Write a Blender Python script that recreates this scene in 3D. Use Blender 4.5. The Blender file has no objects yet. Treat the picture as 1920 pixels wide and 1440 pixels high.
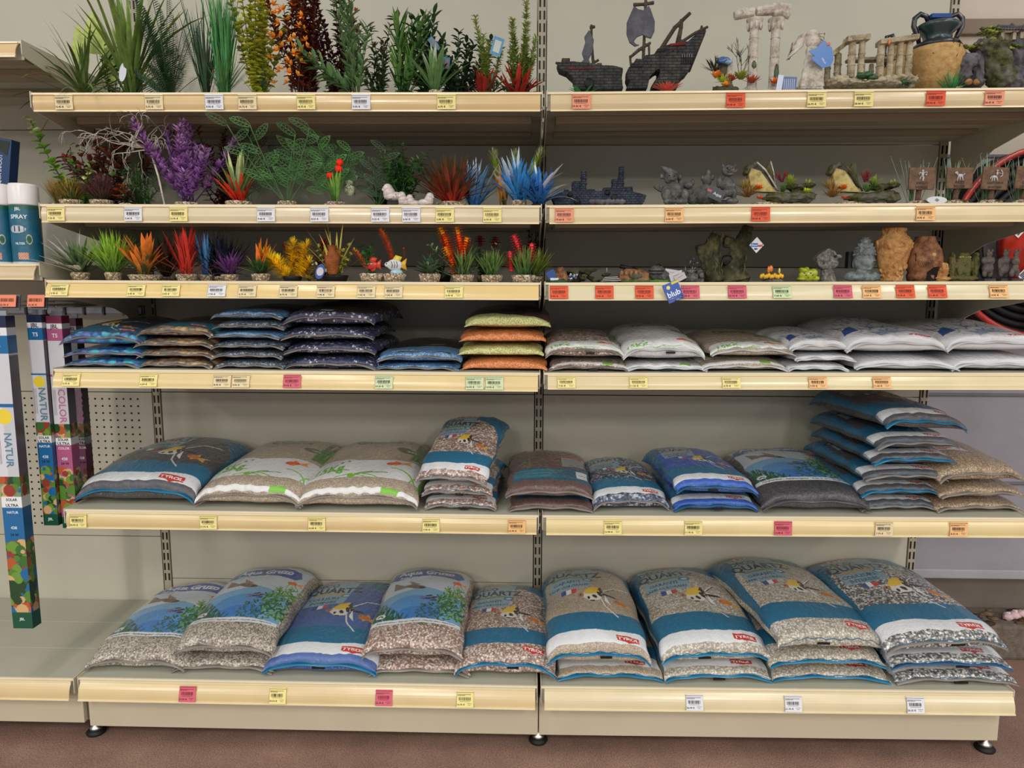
import bpy, math, random
import numpy as np
from mathutils import Vector, Matrix, noise as mnoise
SC = bpy.context.scene
COL = SC.collection
PI = math.pi
# ---------------------------------------------------------------- camera
F_PX, CAM, PITCH, YAW, ROLL = 1321.44, np.array([-.03546, -1.87015, 1.32172]), .13044, -.02382, .00379
def cam_axes():
    cy, sy, cp, sp = math.cos(YAW), math.sin(YAW), math.cos(PITCH), math.sin(PITCH)
    fw = np.array([sy*cp, cy*cp, -sp]); rt = np.array([cy, -sy, 0.]); up = np.cross(rt, fw)
    cr, sr = math.cos(ROLL), math.sin(ROLL)
    return cr*rt+sr*up, -sr*rt+cr*up, fw
RT, UP, FW = cam_axes()
cd = bpy.data.cameras.new('camera'); cam = bpy.data.objects.new('camera', cd); COL.objects.link(cam)
cd.sensor_width = 36; cd.lens = F_PX/1920*36; cd.clip_start = .05
cam.matrix_world = Matrix(((RT[0], UP[0], -FW[0], CAM[0]), (RT[1], UP[1], -FW[1], CAM[1]), (RT[2], UP[2], -FW[2], CAM[2]), (0, 0, 0, 1)))
SC.camera = cam
# ---------------------------------------------------------------- light
SC.view_settings.view_transform = 'Standard'; SC.view_settings.look = 'None'
SC.view_settings.gamma = 1; SC.view_settings.use_curve_mapping = False
SC.view_settings.exposure = 0.06
wd = bpy.data.worlds.new('world'); SC.world = wd; wd.use_nodes = True
wd.node_tree.nodes['Background'].inputs[0].default_value = (.88, .93, 1, 1)
wd.node_tree.nodes['Background'].inputs[1].default_value = .40
def tube_light(x, y, z, power):
    l = bpy.data.lights.new('ceiling_tube_light', 'AREA'); l.shape = 'RECTANGLE'; l.size = .22; l.size_y = 1.5
    l.energy = power; l.color = (1, .965, .90)
    o = bpy.data.objects.new('ceiling_tube_light', l); o.location = (x, y, z); COL.objects.link(o)
for lx in (-4.7, -1.3, 2.1, 5.5):
    for ly, pw in ((-1.2, 17), (-4.0, 58), (-7.0, 106), (-10.5, 140)):
        tube_light(lx, ly, 3.4, pw)
# ---------------------------------------------------------------- layout numbers
W, WR, D = 1.33, 1.325, .5236            # bay widths and shelf depth
HS = {1: 1.8227, 2: 1.5424, 3: 1.3443, 4: 1.1057, 5: .7123, 0: .2112}
SLL, SLR = -.0017, .0064                 # the two bays stand very slightly out of level
def hz(i, x): return HS[i] + (SLR*x if x > 0 else SLL*x)
def wx(px, y, z):                        # world x seen at photo column px for a given depth and height
    k = (px-960)/F_PX; a = RT-k*FW
    return CAM[0] - (a[1]*(y-CAM[1])+a[2]*(z-CAM[2]))/a[0]
def wz(py, x, y):                        # world z seen at photo row py
    k = (720-py)/F_PX; a = UP-k*FW
    return CAM[2] - (a[0]*(x-CAM[0])+a[1]*(y-CAM[1]))/a[2]
def spot(px, ptop, sh, y):               # a standing thing: x, base z, height
    z = HS[sh]
    for _ in range(3): x = wx(px, y, z+.03); z = hz(sh, x)
    return x, z, wz(ptop, x, y)-z
def pxm(y, z=1.2): return abs(1/(wx(961, y, z)-wx(960, y, z)))      # photo pixels per metre
# ---------------------------------------------------------------- object helpers
def tag(o, label=None, cat=None, group=None, kind=None):
    if label: o['label'] = label
    if cat: o['category'] = cat
    if group: o['group'] = group
    if kind: o['kind'] = kind
    return o
def empty(name, loc, label, cat, group=None, rz=0):
    o = bpy.data.objects.new(name, None); COL.objects.link(o); o.location = loc; o.rotation_euler = (0, 0, rz)
    o.empty_display_size = .02
    return tag(o, label, cat, group)
def srgb(c):
    if isinstance(c, str): c = tuple(int(c[i:i+2], 16)/255 for i in (0, 2, 4))
    elif max(c) > 1.001: c = tuple(v/255 for v in c)
    return tuple((v/12.92 if v <= .04045 else ((v+.055)/1.055)**2.4) for v in c[:3])
class MB:
    """collects polygons with a colour per vertex and links them as one mesh"""
    def __init__(s, M=None): s.v = []; s.f = []; s.c = []; s.M = M or Matrix()
    def add(s, vs, fs, col):
        n = len(s.v); M = s.M
        s.v.extend((M @ Vector(p))[:] for p in vs)
        if isinstance(col, list): s.c.extend(col)
        else:
            c = srgb(col)
            s.c.extend([c]*len(vs))
        s.f.extend(tuple(i+n for i in f) for f in fs)
        return s
    def box(s, c, d, col, R=None):
        x, y, z = d[0]/2, d[1]/2, d[2]/2
        vs = [Vector((a*x, b*y, e*z)) for a in (-1, 1) for b in (-1, 1) for e in (-1, 1)]
        if R: vs = [R @ v for v in vs]
        vs = [v+Vector(c) for v in vs]
        return s.add(vs, [(0, 1, 3, 2), (4, 6, 7, 5), (0, 4, 5, 1), (2, 3, 7, 6), (0, 2, 6, 4), (1, 5, 7, 3)], col)
    def tube(s, pts, rs, col, n=6, col2=None, cap=True):
        pts = [Vector(p) for p in pts]; m = len(pts)
        if not hasattr(rs, '__len__'): rs = [rs]*m
        vs = []; cs = []; a = srgb(col); b = srgb(col2) if col2 else a
        ref = None
        for i, p in enumerate(pts):
            t = (pts[min(i+1, m-1)]-pts[max(i-1, 0)])
            if t.length < 1e-9: t = Vector((0, 0, 1))
            t.normalize()
            if ref is None: ref = t.orthogonal()
            ref = ref - t*ref.dot(t)
            if ref.length < 1e-6: ref = t.orthogonal()
            ref.normalize(); bi = t.cross(ref); f = i/(m-1) if m > 1 else 0
            for k in range(n):
                an = 2*PI*k/n; vs.append(p+(ref*math.cos(an)+bi*math.sin(an))*rs[i])
                cs.append(tuple(a[q]*(1-f)+b[q]*f for q in range(3)))
        fs = [(i*n+k, i*n+(k+1) % n, (i+1)*n+(k+1) % n, (i+1)*n+k) for i in range(m-1) for k in range(n)]
        if cap: fs += [tuple(range(n))[::-1], tuple((m-1)*n+k for k in range(n))]
        return s.add(vs, fs, cs)
    def lathe(s, prof, col, c=(0, 0, 0), n=24, sx=1, sy=1, cols=None):
        vs = []; cs = []
        for i, (r, z) in enumerate(prof):
            cc = srgb(cols[i]) if cols else srgb(col)
            for k in range(n):
                a = 2*PI*k/n; vs.append((c[0]+r*sx*math.cos(a), c[1]+r*sy*math.sin(a), c[2]+z)); cs.append(cc)
        m = len(prof)
        fs = [(i*n+k, i*n+(k+1) % n, (i+1)*n+(k+1) % n, (i+1)*n+k) for i in range(m-1) for k in range(n)]
        fs += [tuple(range(n))[::-1], tuple((m-1)*n+k for k in range(n))]
        return s.add(vs, fs, cs)
    def blob(s, c, r, col, n=10, amp=0, fr=3, seed=0, R=None):
        if not hasattr(r, '__len__'): r = (r, r, r)
        vs = []; fs = []; m = n
        for i in range(n+1):
            th = PI*i/n
            for k in range(2*m):
                ph = PI*k/m; d = Vector((math.sin(th)*math.cos(ph), math.sin(th)*math.sin(ph), math.cos(th)))
                q = 1+(amp*mnoise.noise(d*fr+Vector((seed*7.1, seed*3.3, 0))) if amp else 0)
                p = Vector((d.x*r[0]*q, d.y*r[1]*q, d.z*r[2]*q))
                if R: p = R @ p
                vs.append(p+Vector(c))
        for i in range(n):
            for k in range(2*m):
                fs.append((i*2*m+k, (i+1)*2*m+k, (i+1)*2*m+(k+1) % (2*m), i*2*m+(k+1) % (2*m)))
        return s.add(vs, fs, col)
    def prism(s, pts, y0, y1, col):      # outline in x,z given real thickness along y
        n = len(pts); vs = [(x, y0, z) for x, z in pts]+[(x, y1, z) for x, z in pts]
        fs = [tuple(range(n)), tuple(range(n, 2*n))[::-1]]+[(i, i+n, (i+1) % n+n, (i+1) % n) for i in range(n)]
        return s.add(vs, fs, col)
    def leaf(s, p, d, L, w, col, col2=None, bend=.4, n=5, up=None, fold=.15, shape=1.0, side=None):
        """one leaf blade: p base, d direction, bending towards the ground"""
        p = Vector(p); d = Vector(d).normalized(); g = Vector((0, 0, -1)) if up is None else Vector(up)
        sd = d.cross(Vector((0, 0, 1))) if side is None else Vector(side)
        if sd.length < .05: sd = Vector((1, .3, 0)).normalized()
        sd.normalize(); vs = []; cs = []; a = srgb(col); b = srgb(col2 or col); q = p.copy(); dd = d.copy()
        for i in range(n+1):
            t = i/n; wd_ = w*.5*(math.sin(PI*min(1, (t*.86+.1))**shape))**.8 if i < n else w*.02
            nn = sd.cross(dd).normalized()
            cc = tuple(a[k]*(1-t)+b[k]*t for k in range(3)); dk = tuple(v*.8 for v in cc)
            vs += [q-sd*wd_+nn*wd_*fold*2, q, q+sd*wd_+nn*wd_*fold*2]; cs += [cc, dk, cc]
            dd = (dd+g*bend/n).normalized(); q = q+dd*(L/n)
        fs = []
        for i in range(n): b0 = 3*i; fs += [(b0, b0+1, b0+4, b0+3), (b0+1, b0+2, b0+5, b0+4)]
        return s.add(vs, fs, cs)
    def build(s, name, mat, parent=None, smooth=True, loc=None, bevel=0, rz=0, rot=None):
        me = bpy.data.meshes.new(name); me.from_pydata(s.v, [], s.f)
        ca = me.color_attributes.new('Col', 'FLOAT_COLOR', 'POINT')
        arr = np.ones((len(s.v), 4), np.float32); arr[:, :3] = np.array(s.c, np.float32).reshape(-1, 3)
        ca.data.foreach_set('color', arr.ravel())
        if smooth: me.polygons.foreach_set('use_smooth', [True]*len(me.polygons))
        me.materials.append(mat); me.update()
        o = bpy.data.objects.new(name, me); COL.objects.link(o)
        if parent: o.parent = parent
        if loc: o.location = loc
        if rot: o.rotation_euler = rot
        elif rz: o.rotation_euler = (0, 0, rz)
        if bevel:
            b = o.modifiers.new('bevel', 'BEVEL'); b.width = bevel; b.segments = 2; b.limit_method = 'ANGLE'
        return o
# ---------------------------------------------------------------- materials
def new_mat(name):
    m = bpy.data.materials.new(name); m.use_nodes = True; nt = m.node_tree
    return m, nt, nt.nodes['Principled BSDF']
def nd(nt, typ, **kw):
    n = nt.nodes.new(typ)
    for k, v in kw.items():
        if k in n.inputs.keys() if isinstance(k, str) else False: n.inputs[k].default_value = v
        else: setattr(n, k, v)
    return n
def ramp(nt, stops, interp='LINEAR'):
    r = nt.nodes.new('ShaderNodeValToRGB'); r.color_ramp.interpolation = interp
    e = r.color_ramp.elements
    while len(e) < len(stops): e.new(.5)
    for i, (p, c) in enumerate(stops): e[i].position = p; e[i].color = (*srgb(c), 1)
    return r
def mixc(nt, fac, a, b, mode='MIX'):
    m = nt.nodes.new('ShaderNodeMix'); m.data_type = 'RGBA'; m.blend_type = mode
    for s_, v in ((0, fac), (6, a), (7, b)):
        if isinstance(v, (int, float)): m.inputs[s_].default_value = v
        elif isinstance(v, tuple): m.inputs[s_].default_value = (*v, 1) if len(v) == 3 else v
        else: nt.links.new(v, m.inputs[s_])
    return m.outputs[2]
def vc_mat(name, rough=.5, spec=.5, var=.15, vs=40, bump=0, bs=120, coat=0, metal=0, detail=4, gain=1.0, trans=0):
    """colour comes from the mesh, with procedural variation and relief"""
    m, nt, b = new_mat(name); L = nt.links
    at = nd(nt, 'ShaderNodeAttribute', attribute_name='Col'); tc = nt.nodes.new('ShaderNodeTexCoord')
    no = nt.nodes.new('ShaderNodeTexNoise'); no.inputs['Scale'].default_value = vs; no.inputs['Detail'].default_value = detail
    L.new(tc.outputs['Object'], no.inputs['Vector'])
    rp = nt.nodes.new('ShaderNodeMapRange'); rp.inputs[1].default_value = .3; rp.inputs[2].default_value = .7
    rp.inputs[3].default_value = (1-var)*gain; rp.inputs[4].default_value = (1+var*.6)*gain; L.new(no.outputs['Fac'], rp.inputs[0])
    mu = nt.nodes.new('ShaderNodeVectorMath'); mu.operation = 'SCALE'; L.new(at.outputs['Color'], mu.inputs[0]); L.new(rp.outputs[0], mu.inputs['Scale'])
    L.new(mu.outputs[0], b.inputs['Base Color'])
    b.inputs['Roughness'].default_value = rough; b.inputs['Specular IOR Level'].default_value = spec
    b.inputs['Coat Weight'].default_value = coat; b.inputs['Coat Roughness'].default_value = .15; b.inputs['Metallic'].default_value = metal
    if bump:
        n2 = nt.nodes.new('ShaderNodeTexNoise'); n2.inputs['Scale'].default_value = bs; n2.inputs['Detail'].default_value = 5
        L.new(tc.outputs['Object'], n2.inputs['Vector']); bp = nt.nodes.new('ShaderNodeBump')
        bp.inputs['Strength'].default_value = bump; bp.inputs['Distance'].default_value = .004
        L.new(n2.outputs['Fac'], bp.inputs['Height']); L.new(bp.outputs[0], b.inputs['Normal'])
    return m
M_PLAIN = vc_mat('painted_metal', .45, .4, .04, 6, .05, 300)
M_RAIL = vc_mat('glossy_price_rail', .24, .7, .05, 9)
M_PAPER = vc_mat('paper', .6, .3, .03, 30)
M_GLOSSCARD = vc_mat('glossy_card', .3, .5, .02, 20)
M_LEAF = vc_mat('plastic_foliage', .42, .5, .3, 60, gain=1.6)
M_SILK = vc_mat('fabric_foliage', .7, .2, .25, 50, gain=1.5)
M_RESIN = vc_mat('painted_resin', .7, .25, .45, 55, .8, 260)
M_STONE = vc_mat('pale_cast_stone', .85, .15, .3, 45, .9, 190)
M_GLAZE = vc_mat('glazed_ceramic', .3, .5, .25, 30, .15, 90, coat=.4)
M_METAL = vc_mat('steel', .3, .5, .1, 30, metal=1)
M_RUBBER = vc_mat('black_rubber', .5, .3, .15, 30)
def gravel_nodes(nt, size, pal, vec):
    """pebble colours and relief at a given grain size"""
    L = nt.links; v = nt.nodes.new('ShaderNodeTexVoronoi'); v.inputs['Scale'].default_value = 1/size; v.inputs['Randomness'].default_value = 1
    L.new(vec, v.inputs['Vector'])
    sp = nt.nodes.new('ShaderNodeSeparateColor'); L.new(v.outputs['Color'], sp.inputs[0])
    n = len(pal); r = ramp(nt, [(i/n, c) for i, c in enumerate(pal)], 'CONSTANT'); L.new(sp.outputs[0], r.inputs[0])
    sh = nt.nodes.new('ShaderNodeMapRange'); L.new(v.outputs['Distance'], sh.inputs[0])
    sh.inputs[1].default_value = .25; sh.inputs[2].default_value = .75; sh.inputs[3].default_value = 1.12; sh.inputs[4].default_value = .60  # shade between grains painted in: colour darkens towards the gaps
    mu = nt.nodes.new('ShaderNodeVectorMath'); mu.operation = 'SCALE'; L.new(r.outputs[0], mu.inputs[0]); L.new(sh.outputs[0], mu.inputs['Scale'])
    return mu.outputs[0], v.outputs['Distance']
def gravel_mat(name, size, pal, rough=.7):
    m, nt, b = new_mat(name); tc = nt.nodes.new('ShaderNodeTexCoord')
    c, d = gravel_nodes(nt, size, pal, tc.outputs['Object']); nt.links.new(c, b.inputs['Base Color']); b.inputs['Roughness'].default_value = rough
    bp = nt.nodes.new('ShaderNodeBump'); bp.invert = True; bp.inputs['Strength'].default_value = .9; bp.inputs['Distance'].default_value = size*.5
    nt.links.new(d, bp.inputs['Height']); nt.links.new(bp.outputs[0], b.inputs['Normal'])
    return m
M_POT = gravel_mat('gravel_covered_base', .0045, ['b9a488', 'd9c7a8', '8f7758', 'cdb491', 'a98a66', 'e4d8c2', '7d6a50'])
M_POTP = gravel_mat('pinkish_gravel_base', .004, ['b8968a', 'd8c2b4', '8f6a5c', 'c8a99a', 'a98a7a', 'e4d0c8', '6d5048'])
def bag_mat(name, size, pal, crinkle=.5, rough=.5, coat=.85):
    """printed film over grains: alpha of the print says where the film is clear"""
    m, nt, b = new_mat(name); L = nt.links; tc = nt.nodes.new('ShaderNodeTexCoord')
    at = nd(nt, 'ShaderNodeAttribute', attribute_name='Col')
    g, d = gravel_nodes(nt, size, pal, tc.outputs['Object'])
    L.new(mixc(nt, .02, mixc(nt, at.outputs['Alpha'], at.outputs['Color'], g), (.62, .60, .57)), b.inputs['Base Color'])  # faint pale haze of the film mixed into the colour
    b.inputs['Roughness'].default_value = rough; b.inputs['Coat Weight'].default_value = coat; b.inputs['Coat Roughness'].default_value = .07; b.inputs['Coat IOR'].default_value = 1.5
    mp = nt.nodes.new('ShaderNodeMapping'); mp.inputs['Scale'].default_value = (48, 20, 40); L.new(tc.outputs['Object'], mp.inputs[0])
    n1 = nt.nodes.new('ShaderNodeTexNoise'); n1.inputs['Scale'].default_value = 1; n1.inputs['Detail'].default_value = 6; n1.inputs['Distortion'].default_value = 1.2
    L.new(mp.outputs[0], n1.inputs['Vector'])
    n2 = nt.nodes.new('ShaderNodeTexVoronoi'); n2.feature = 'DISTANCE_TO_EDGE'; n2.inputs['Scale'].default_value = 55
    L.new(tc.outputs['Object'], n2.inputs['Vector'])
    mx = nt.nodes.new('ShaderNodeMath'); mx.operation = 'MULTIPLY_ADD'; L.new(n2.outputs['Distance'], mx.inputs[0]); mx.inputs[1].default_value = .35; L.new(n1.outputs['Fac'], mx.inputs[2])
    bc = nt.nodes.new('ShaderNodeBump'); bc.inputs['Strength'].default_value = min(1, crinkle*1.6); bc.inputs['Distance'].default_value = .020; L.new(mx.outputs[0], bc.inputs['Height'])
    L.new(bc.outputs[0], b.inputs['Coat Normal'])
    bb = nt.nodes.new('ShaderNodeBump'); bb.invert = True; bb.inputs['Strength'].default_value = .35; bb.inputs['Distance'].default_value = size*.4
    L.new(d, bb.inputs['Height']); L.new(bb.outputs[0], b.inputs['Normal'])
    return m
# ---------------------------------------------------------------- the shelving
PANEL, DECK, PLINTH = (190, 184, 166), (176, 174, 156), (198, 186, 160)
RAILC = {('L', 1): (214, 186, 134), ('R', 1): (214, 192, 150), ('L', 2): (216, 200, 166), ('R', 2): (222, 204, 162), ('L', 3): (226, 198, 132),
         ('R', 3): (220, 208, 170), ('L', 4): (224, 200, 144), ('R', 4): (220, 204, 160), ('L', 5): (216, 192, 140), ('R', 5): (224, 204, 150),
         ('L', 0): (216, 192, 144), ('R', 0): (218, 202, 164)}
LIPH = {1: .046, 2: .046, 3: .043, 4: .045, 5: .048, 0: .054}
TILT = {1: 0, 2: .004, 3: .016, 4: .015, 5: .004, 0: .017}
LIPR = {3: .044, 4: .039, 5: .049}
def shelf(side, i, x0, x1, label, roty, rail=True, nm='shelf', depth=None):
    h = HS[i]; dp = depth or D; n = 'LR'.index(side) if side in 'LR' else 0
    t = empty(nm, (0, 0, h), label, 'shelf', 'shelves of the display rack'); t.rotation_euler = (0, roty, 0)
    m = MB(); c = (x0+x1)/2; w = x1-x0
    for k in range(3):                   # three deck plates with fine joints
        d0, d1 = dp*k/3+(.004 if k == 0 else .0008), dp*(k+1)/3-.0008
        m.box((c, (d0+d1)/2, -.012), (w-.004, d1-d0, .024), DECK)
    m.build('deck_plate', M_PLAIN, t, smooth=False, bevel=.0012)
    m = MB(); lh = LIPR.get(i, LIPH[i]) if side == 'R' else LIPH[i]
    m.box((c, .003, -.002), (w-.004, .008, .006), (228, 214, 186)); m.box((c, .006, -.0225), (w-.004, .003, .042), DECK)
    m.build('front_lip', M_PLAIN, t, smooth=False, bevel=.001)
    m = MB(); g0 = .012                  # the bowed price rail clipped on the lip
    col = RAILC.get((side, i), (214, 190, 140)); prof = []
    for k in range(9):
        f = k/8; prof.append((-.0045-.005*math.sin(PI*f)-TILT[i]*f, -.005-f*(lh-.005)))
    vs = []; fs = []
    for (y, z) in prof: vs += [(x0+g0, y, z), (x1-.008, y, z), (x0+g0, y+.003, z), (x1-.008, y+.003, z)]
    for k in range(8):
        a = 4*k; fs += [(a, a+1, a+5, a+4), (a+2, a+6, a+7, a+3), (a, a+4, a+6, a+2), (a+1, a+3, a+7, a+5)]
    fs += [(0, 2, 3, 1), (32, 33, 35, 34)]
    m.add(vs, fs, col)
    for z, y in ((-.0045, -.006), (-lh, -.0055-TILT[i])): m.box(((x0+g0+x1-.008)/2, y, z), (w-g0-.008, .0042, .0035), (238, 222, 180))
    m.build('price_rail', M_RAIL, t, smooth=False)
    if i != 0:
        m = MB(); uc = (150, 136, 112)
        m.box((c, .05, -.030), (w-.05, .05, .012), uc); m.box((c, .17, -.034), (w-.06, .06, .02), uc); m.box((c, .36, -.030), (w-.06, .05, .012), uc)
        m.build('stiffening_rib', M_PLAIN, t, smooth=False, bevel=.002)
    hb = {1: .10, 4: .02, 5: .02, 0: .03}.get(i, .085)
    for sx, s in ((x0+.0025, 1), (x1-.0025, -1)):
        m = MB(); tck = .0022; bc = (205, 196, 172)
        pts = [(-.003, .004), (-.003, -lh+.010), (.012, -lh+.004), (.30, -lh-hb*.45), (.37, -lh-hb*.75), (.39, -lh-hb), (dp-.004, -lh-hb), (dp-.004, .004)]
        if not i: pts = [(-.003, .006), (-.003, -lh+.006), (dp-.004, -lh+.006), (dp-.004, .006)]
        n_ = len(pts); vs = [(sx-tck/2, a, b) for a, b in pts]+[(sx+tck/2, a, b) for a, b in pts]
        m.add(vs, [tuple(range(n_)), tuple(range(n_, 2*n_))[::-1]]+[(q, q+n_, (q+1) % n_+n_, (q+1) % n_) for q in range(n_)], bc)
        m.build('bracket', M_PLAIN, t, smooth=False)
    return t
ORD = {1: 'top', 2: 'second', 3: 'third', 4: 'fourth', 5: 'fifth', 0: 'lowest'}
HOLD = {('L', 1): 'carrying tall green plants', ('R', 1): 'carrying shipwrecks and ruins', ('L', 2): 'carrying purple and blue plants', ('R', 2): 'carrying dark figurines and zodiac signs',
        ('L', 3): 'carrying a row of small potted plants', ('R', 3): 'carrying statue heads and vases', ('L', 4): 'carrying blue and orange gravel packs', ('R', 4): 'carrying white sand bags',
        ('L', 5): 'carrying large quartz sacks', ('R', 5): 'carrying the tall dark stack', ('L', 0): 'at the floor with gravel sacks', ('R', 0): 'at the floor with stacked quartz sacks'}
for i in (1, 2, 3, 4, 5, 0):
    shelf('L', i, -W+.002, -.003, f'{ORD[i]} beige metal shelf of the left bay {HOLD[("L", i)]}', -SLL)
    shelf('R', i, .003, WR, f'{ORD[i]} beige metal shelf of the right bay {HOLD[("R", i)]}', -SLR)
def upright(x, lab):
    t = empty('upright_post', (x, D, 0), lab, 'shelf upright', 'uprights of the display rack')
    m = MB(); m.box((0, .025, 1.15), (.026, .05, 2.3), (170, 160, 138)); m.build('post', M_PLAIN, t, smooth=False, bevel=.002)
    m = MB(); z = .3
    while z < 2.28:
        for sx in (-.0068, .0068): m.box((sx, -.0006, z), (.0050, .0012, .026), (18, 15, 12))
        z += .038
    m.build('slot_row', M_RUBBER, t, smooth=False)
    t = empty('base_foot', (x, D, 0), lab.replace('slotted upright post', 'floor foot and bearer'), 'rack foot', 'floor feet of the display rack')
    m = MB(); m.box((0, -.24, .085), (.03, .46, .07), (150, 140, 120)); m.build('base_leg', M_PLAIN, t, smooth=False, bevel=.002)
    f = MB(); f.lathe([(.0, .0), (.026, .0), (.028, .006), (.02, .014), (.010, .018)], (28, 26, 24)); fo = f.build('leveling_foot', M_RUBBER, t, loc=(.0, -.455, 0))
    f = MB(); f.lathe([(.019, .012), (.017, .022), (.008, .028), (.0075, .055)], (190, 188, 182)); f.build('chrome_spindle', M_METAL, fo)
for x, lab in ((-W, 'left slotted upright post between the perforated panels and the sack bay'), (0, 'middle slotted upright post between the two sack bays'), (WR, 'right slotted upright post at the open end of the rack')):
    upright(x-(.02 if x > 1 else 0)+(.0 if x else 0), lab)
def panel(x0, x1, z0, z1, lab, holes=None, col=PANEL, y=None, slope=0):
    y = D+.004 if y is None else y
    t = MB(); t.box(((x0+x1)/2, y+.006, (z0+z1)/2), (x1-x0, .012, z1-z0-.0025), col)
    o = t.build('back_panel', M_PLAIN, None, smooth=False, bevel=.0012); tag(o, lab, 'back panel', 'back panels of the display rack')
    if holes:
        h = MB(); hx0, hx1, hz0, hz1 = holes; z = hz0
        while z < hz1:
            x = hx0
            while x < hx1:
                h.lathe([(.0035, 0), (.0035, .0008)], (16, 13, 10), n=10); 
                for q in range(20): a = len(h.v)-20+q; vx, vy, vz = h.v[a]; h.v[a] = (x+vx, y-.0008+vz*.9, z+vy)
                x += .0251
            z += .0251
        h.build('hole_grid', M_RUBBER, o, smooth=False)['kind'] = 'stuff'
ZB = [.11, wz(1090, -.6, D), wz(738, -.6, D), wz(499, -.6, D), wz(272, -.6, D), 2.02, 2.35]
PN = ['behind the sacks of the lowest shelf', 'between the fifth and fourth shelf', 'behind the packs of the fourth shelf', 'behind the third shelf', 'behind the top shelf', 'above the top shelf']
ZB[5] = 2.35
for k in range(5):
    panel(-W+.016, -.016, ZB[k], ZB[k+1], f'beige back panel of the left bay {PN[k]}')
    panel(.016, WR-.036, ZB[k], ZB[k+1], f'beige back panel of the right bay {PN[k]}')
def plinth(x0, x1, z0, z1, y, lab, ry):
    m = MB(); m.box(((x0+x1)/2, y+.01, (z0+z1)/2), (x1-x0, .018, z1-z0), PLINTH)
    o = m.build('plinth_board', M_PLAIN, None, smooth=False, bevel=.0015, rot=(0, ry, 0)); tag(o, lab, 'plinth', 'plinth boards of the rack')
plinth(-W+.004, -.002, .040, .158, .035, 'beige plinth board under the left sack bay', -SLL)
plinth(.002, WR-.008, .040, .158, .035, 'beige plinth board under the right sack bay', -SLR)
# ---------------------------------------------------------------- the room
def struct(o, kind='structure'): o['kind'] = kind; return o
def floor_mat():
    m, nt, b = new_mat('worn_terracotta_concrete'); L = nt.links; tc = nt.nodes.new('ShaderNodeTexCoord')
    n = nt.nodes.new('ShaderNodeTexNoise'); n.inputs['Scale'].default_value = 3.2; n.inputs['Detail'].default_value = 9; n.inputs['Roughness'].default_value = .7
    L.new(tc.outputs['Object'], n.inputs['Vector']); r = ramp(nt, [(.25, (126, 98, 86)), (.5, (160, 126, 110)), (.75, (182, 146, 128))]); L.new(n.outputs['Fac'], r.inputs[0])
    n2 = nt.nodes.new('ShaderNodeTexNoise'); n2.inputs['Scale'].default_value = 260; n2.inputs['Detail'].default_value = 2; L.new(tc.outputs['Object'], n2.inputs['Vector'])
    r2 = ramp(nt, [(.35, (190, 190, 190)), (.65, (255, 255, 255))]); L.new(n2.outputs['Fac'], r2.inputs[0])
    L.new(mixc(nt, 1.0, r.outputs[0], r2.outputs[0], 'MULTIPLY'), b.inputs['Base Color']); b.inputs['Roughness'].default_value = .5
    bp = nt.nodes.new('ShaderNodeBump'); bp.inputs['Strength'].default_value = .05; bp.inputs['Distance'].default_value = .003; L.new(n.outputs['Fac'], bp.inputs['Height']); L.new(bp.outputs[0], b.inputs['Normal'])
    return m
def solid(name, lo, hi, mat, col, **k):
    m = MB(); m.box([(a+b)/2 for a, b in zip(lo, hi)], [b-a for a, b in zip(lo, hi)], col); return m.build(name, mat, None, smooth=False, **k)
struct(solid('floor', (-6, -6, -.1), (6, 1.2, 0), floor_mat(), (130, 100, 85)))
M_WALL = vc_mat('painted_blockwork', .75, .25, .12, 5, .25, 160)
YW = .74
LIL, WARM = (150, 146, 152), (196, 184, 166)
z1, z2, z3, z4, z5 = wz(1085, 1.7, YW-.05), wz(739, 1.7, YW-.03), wz(295, 1.7, YW-.03), wz(60, 1.75, YW-.03), wz(14, 1.75, YW-.03)
m = MB()
m.box((0, YW+.1, z1/2), (12, .2, z1), (120, 108, 98))
m.box((0, YW+.08, (z1+z2)/2), (12, .26, z2-z1-.004), LIL); m.box((0, YW+.08, (z2+z3)/2), (12, .26, z3-z2-.004), LIL)
m.box((0, YW+.095, (z2+z3)/2), (12, .26, .02), (90, 86, 90))
m.box((0, YW+.09, (z3+z4)/2), (12, .26, z4-z3), WARM); m.box((0, YW+.07, z4+.01), (12, .26, .05), (138, 122, 104)); m.box((0, YW+.09, 3.0), (12, .26, 6-2*z4), (205, 192, 176))
for zz in (z2, z3, (z1+z2)/2+.02): m.box((0, YW+.073, zz), (12, .26, .012), (112, 108, 114))
m.box((0, YW+.068, z1+.02), (12, .26, .035), (168, 164, 168))
struct(m.build('wall_back', M_WALL, None, smooth=False, bevel=.004))
m = MB()
struct(solid('trim_1', (-6, YW-.16, 0), (6, YW-.004, z1-.13), M_STONE, (118, 106, 94), bevel=.012))
rnd = random.Random(5)
m = MB()
for k in range(60):
    x = rnd.uniform(1.3, 2.4); m.blob((x, YW-.1+rnd.uniform(-.05, .07), z1-.128), (rnd.uniform(.008, .03), rnd.uniform(.008, .02), rnd.uniform(.004, .010)), rnd.choice([(96, 72, 52), (70, 54, 42), (120, 96, 74)]), 5, .5, 3, k)
tag(m.build('plaster_debris', M_RESIN), 'brown crumbs and rubble lying on the stone ledge behind the rack', 'debris', kind='stuff')
x = wx(1908, .62, .5); m = MB()
for k in range(5): m.blob((x+.012*k, .62+.01*(k % 2), z1-.118+.004*k), (.02, .014, .012), [(214, 180, 182), (230, 214, 214)][k % 2], 6, .5, 3, k)
tag(m.build('crumpled_paper', M_PAPER), 'crumpled pale pink paper on the ledge at the far right', 'litter')
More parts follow.
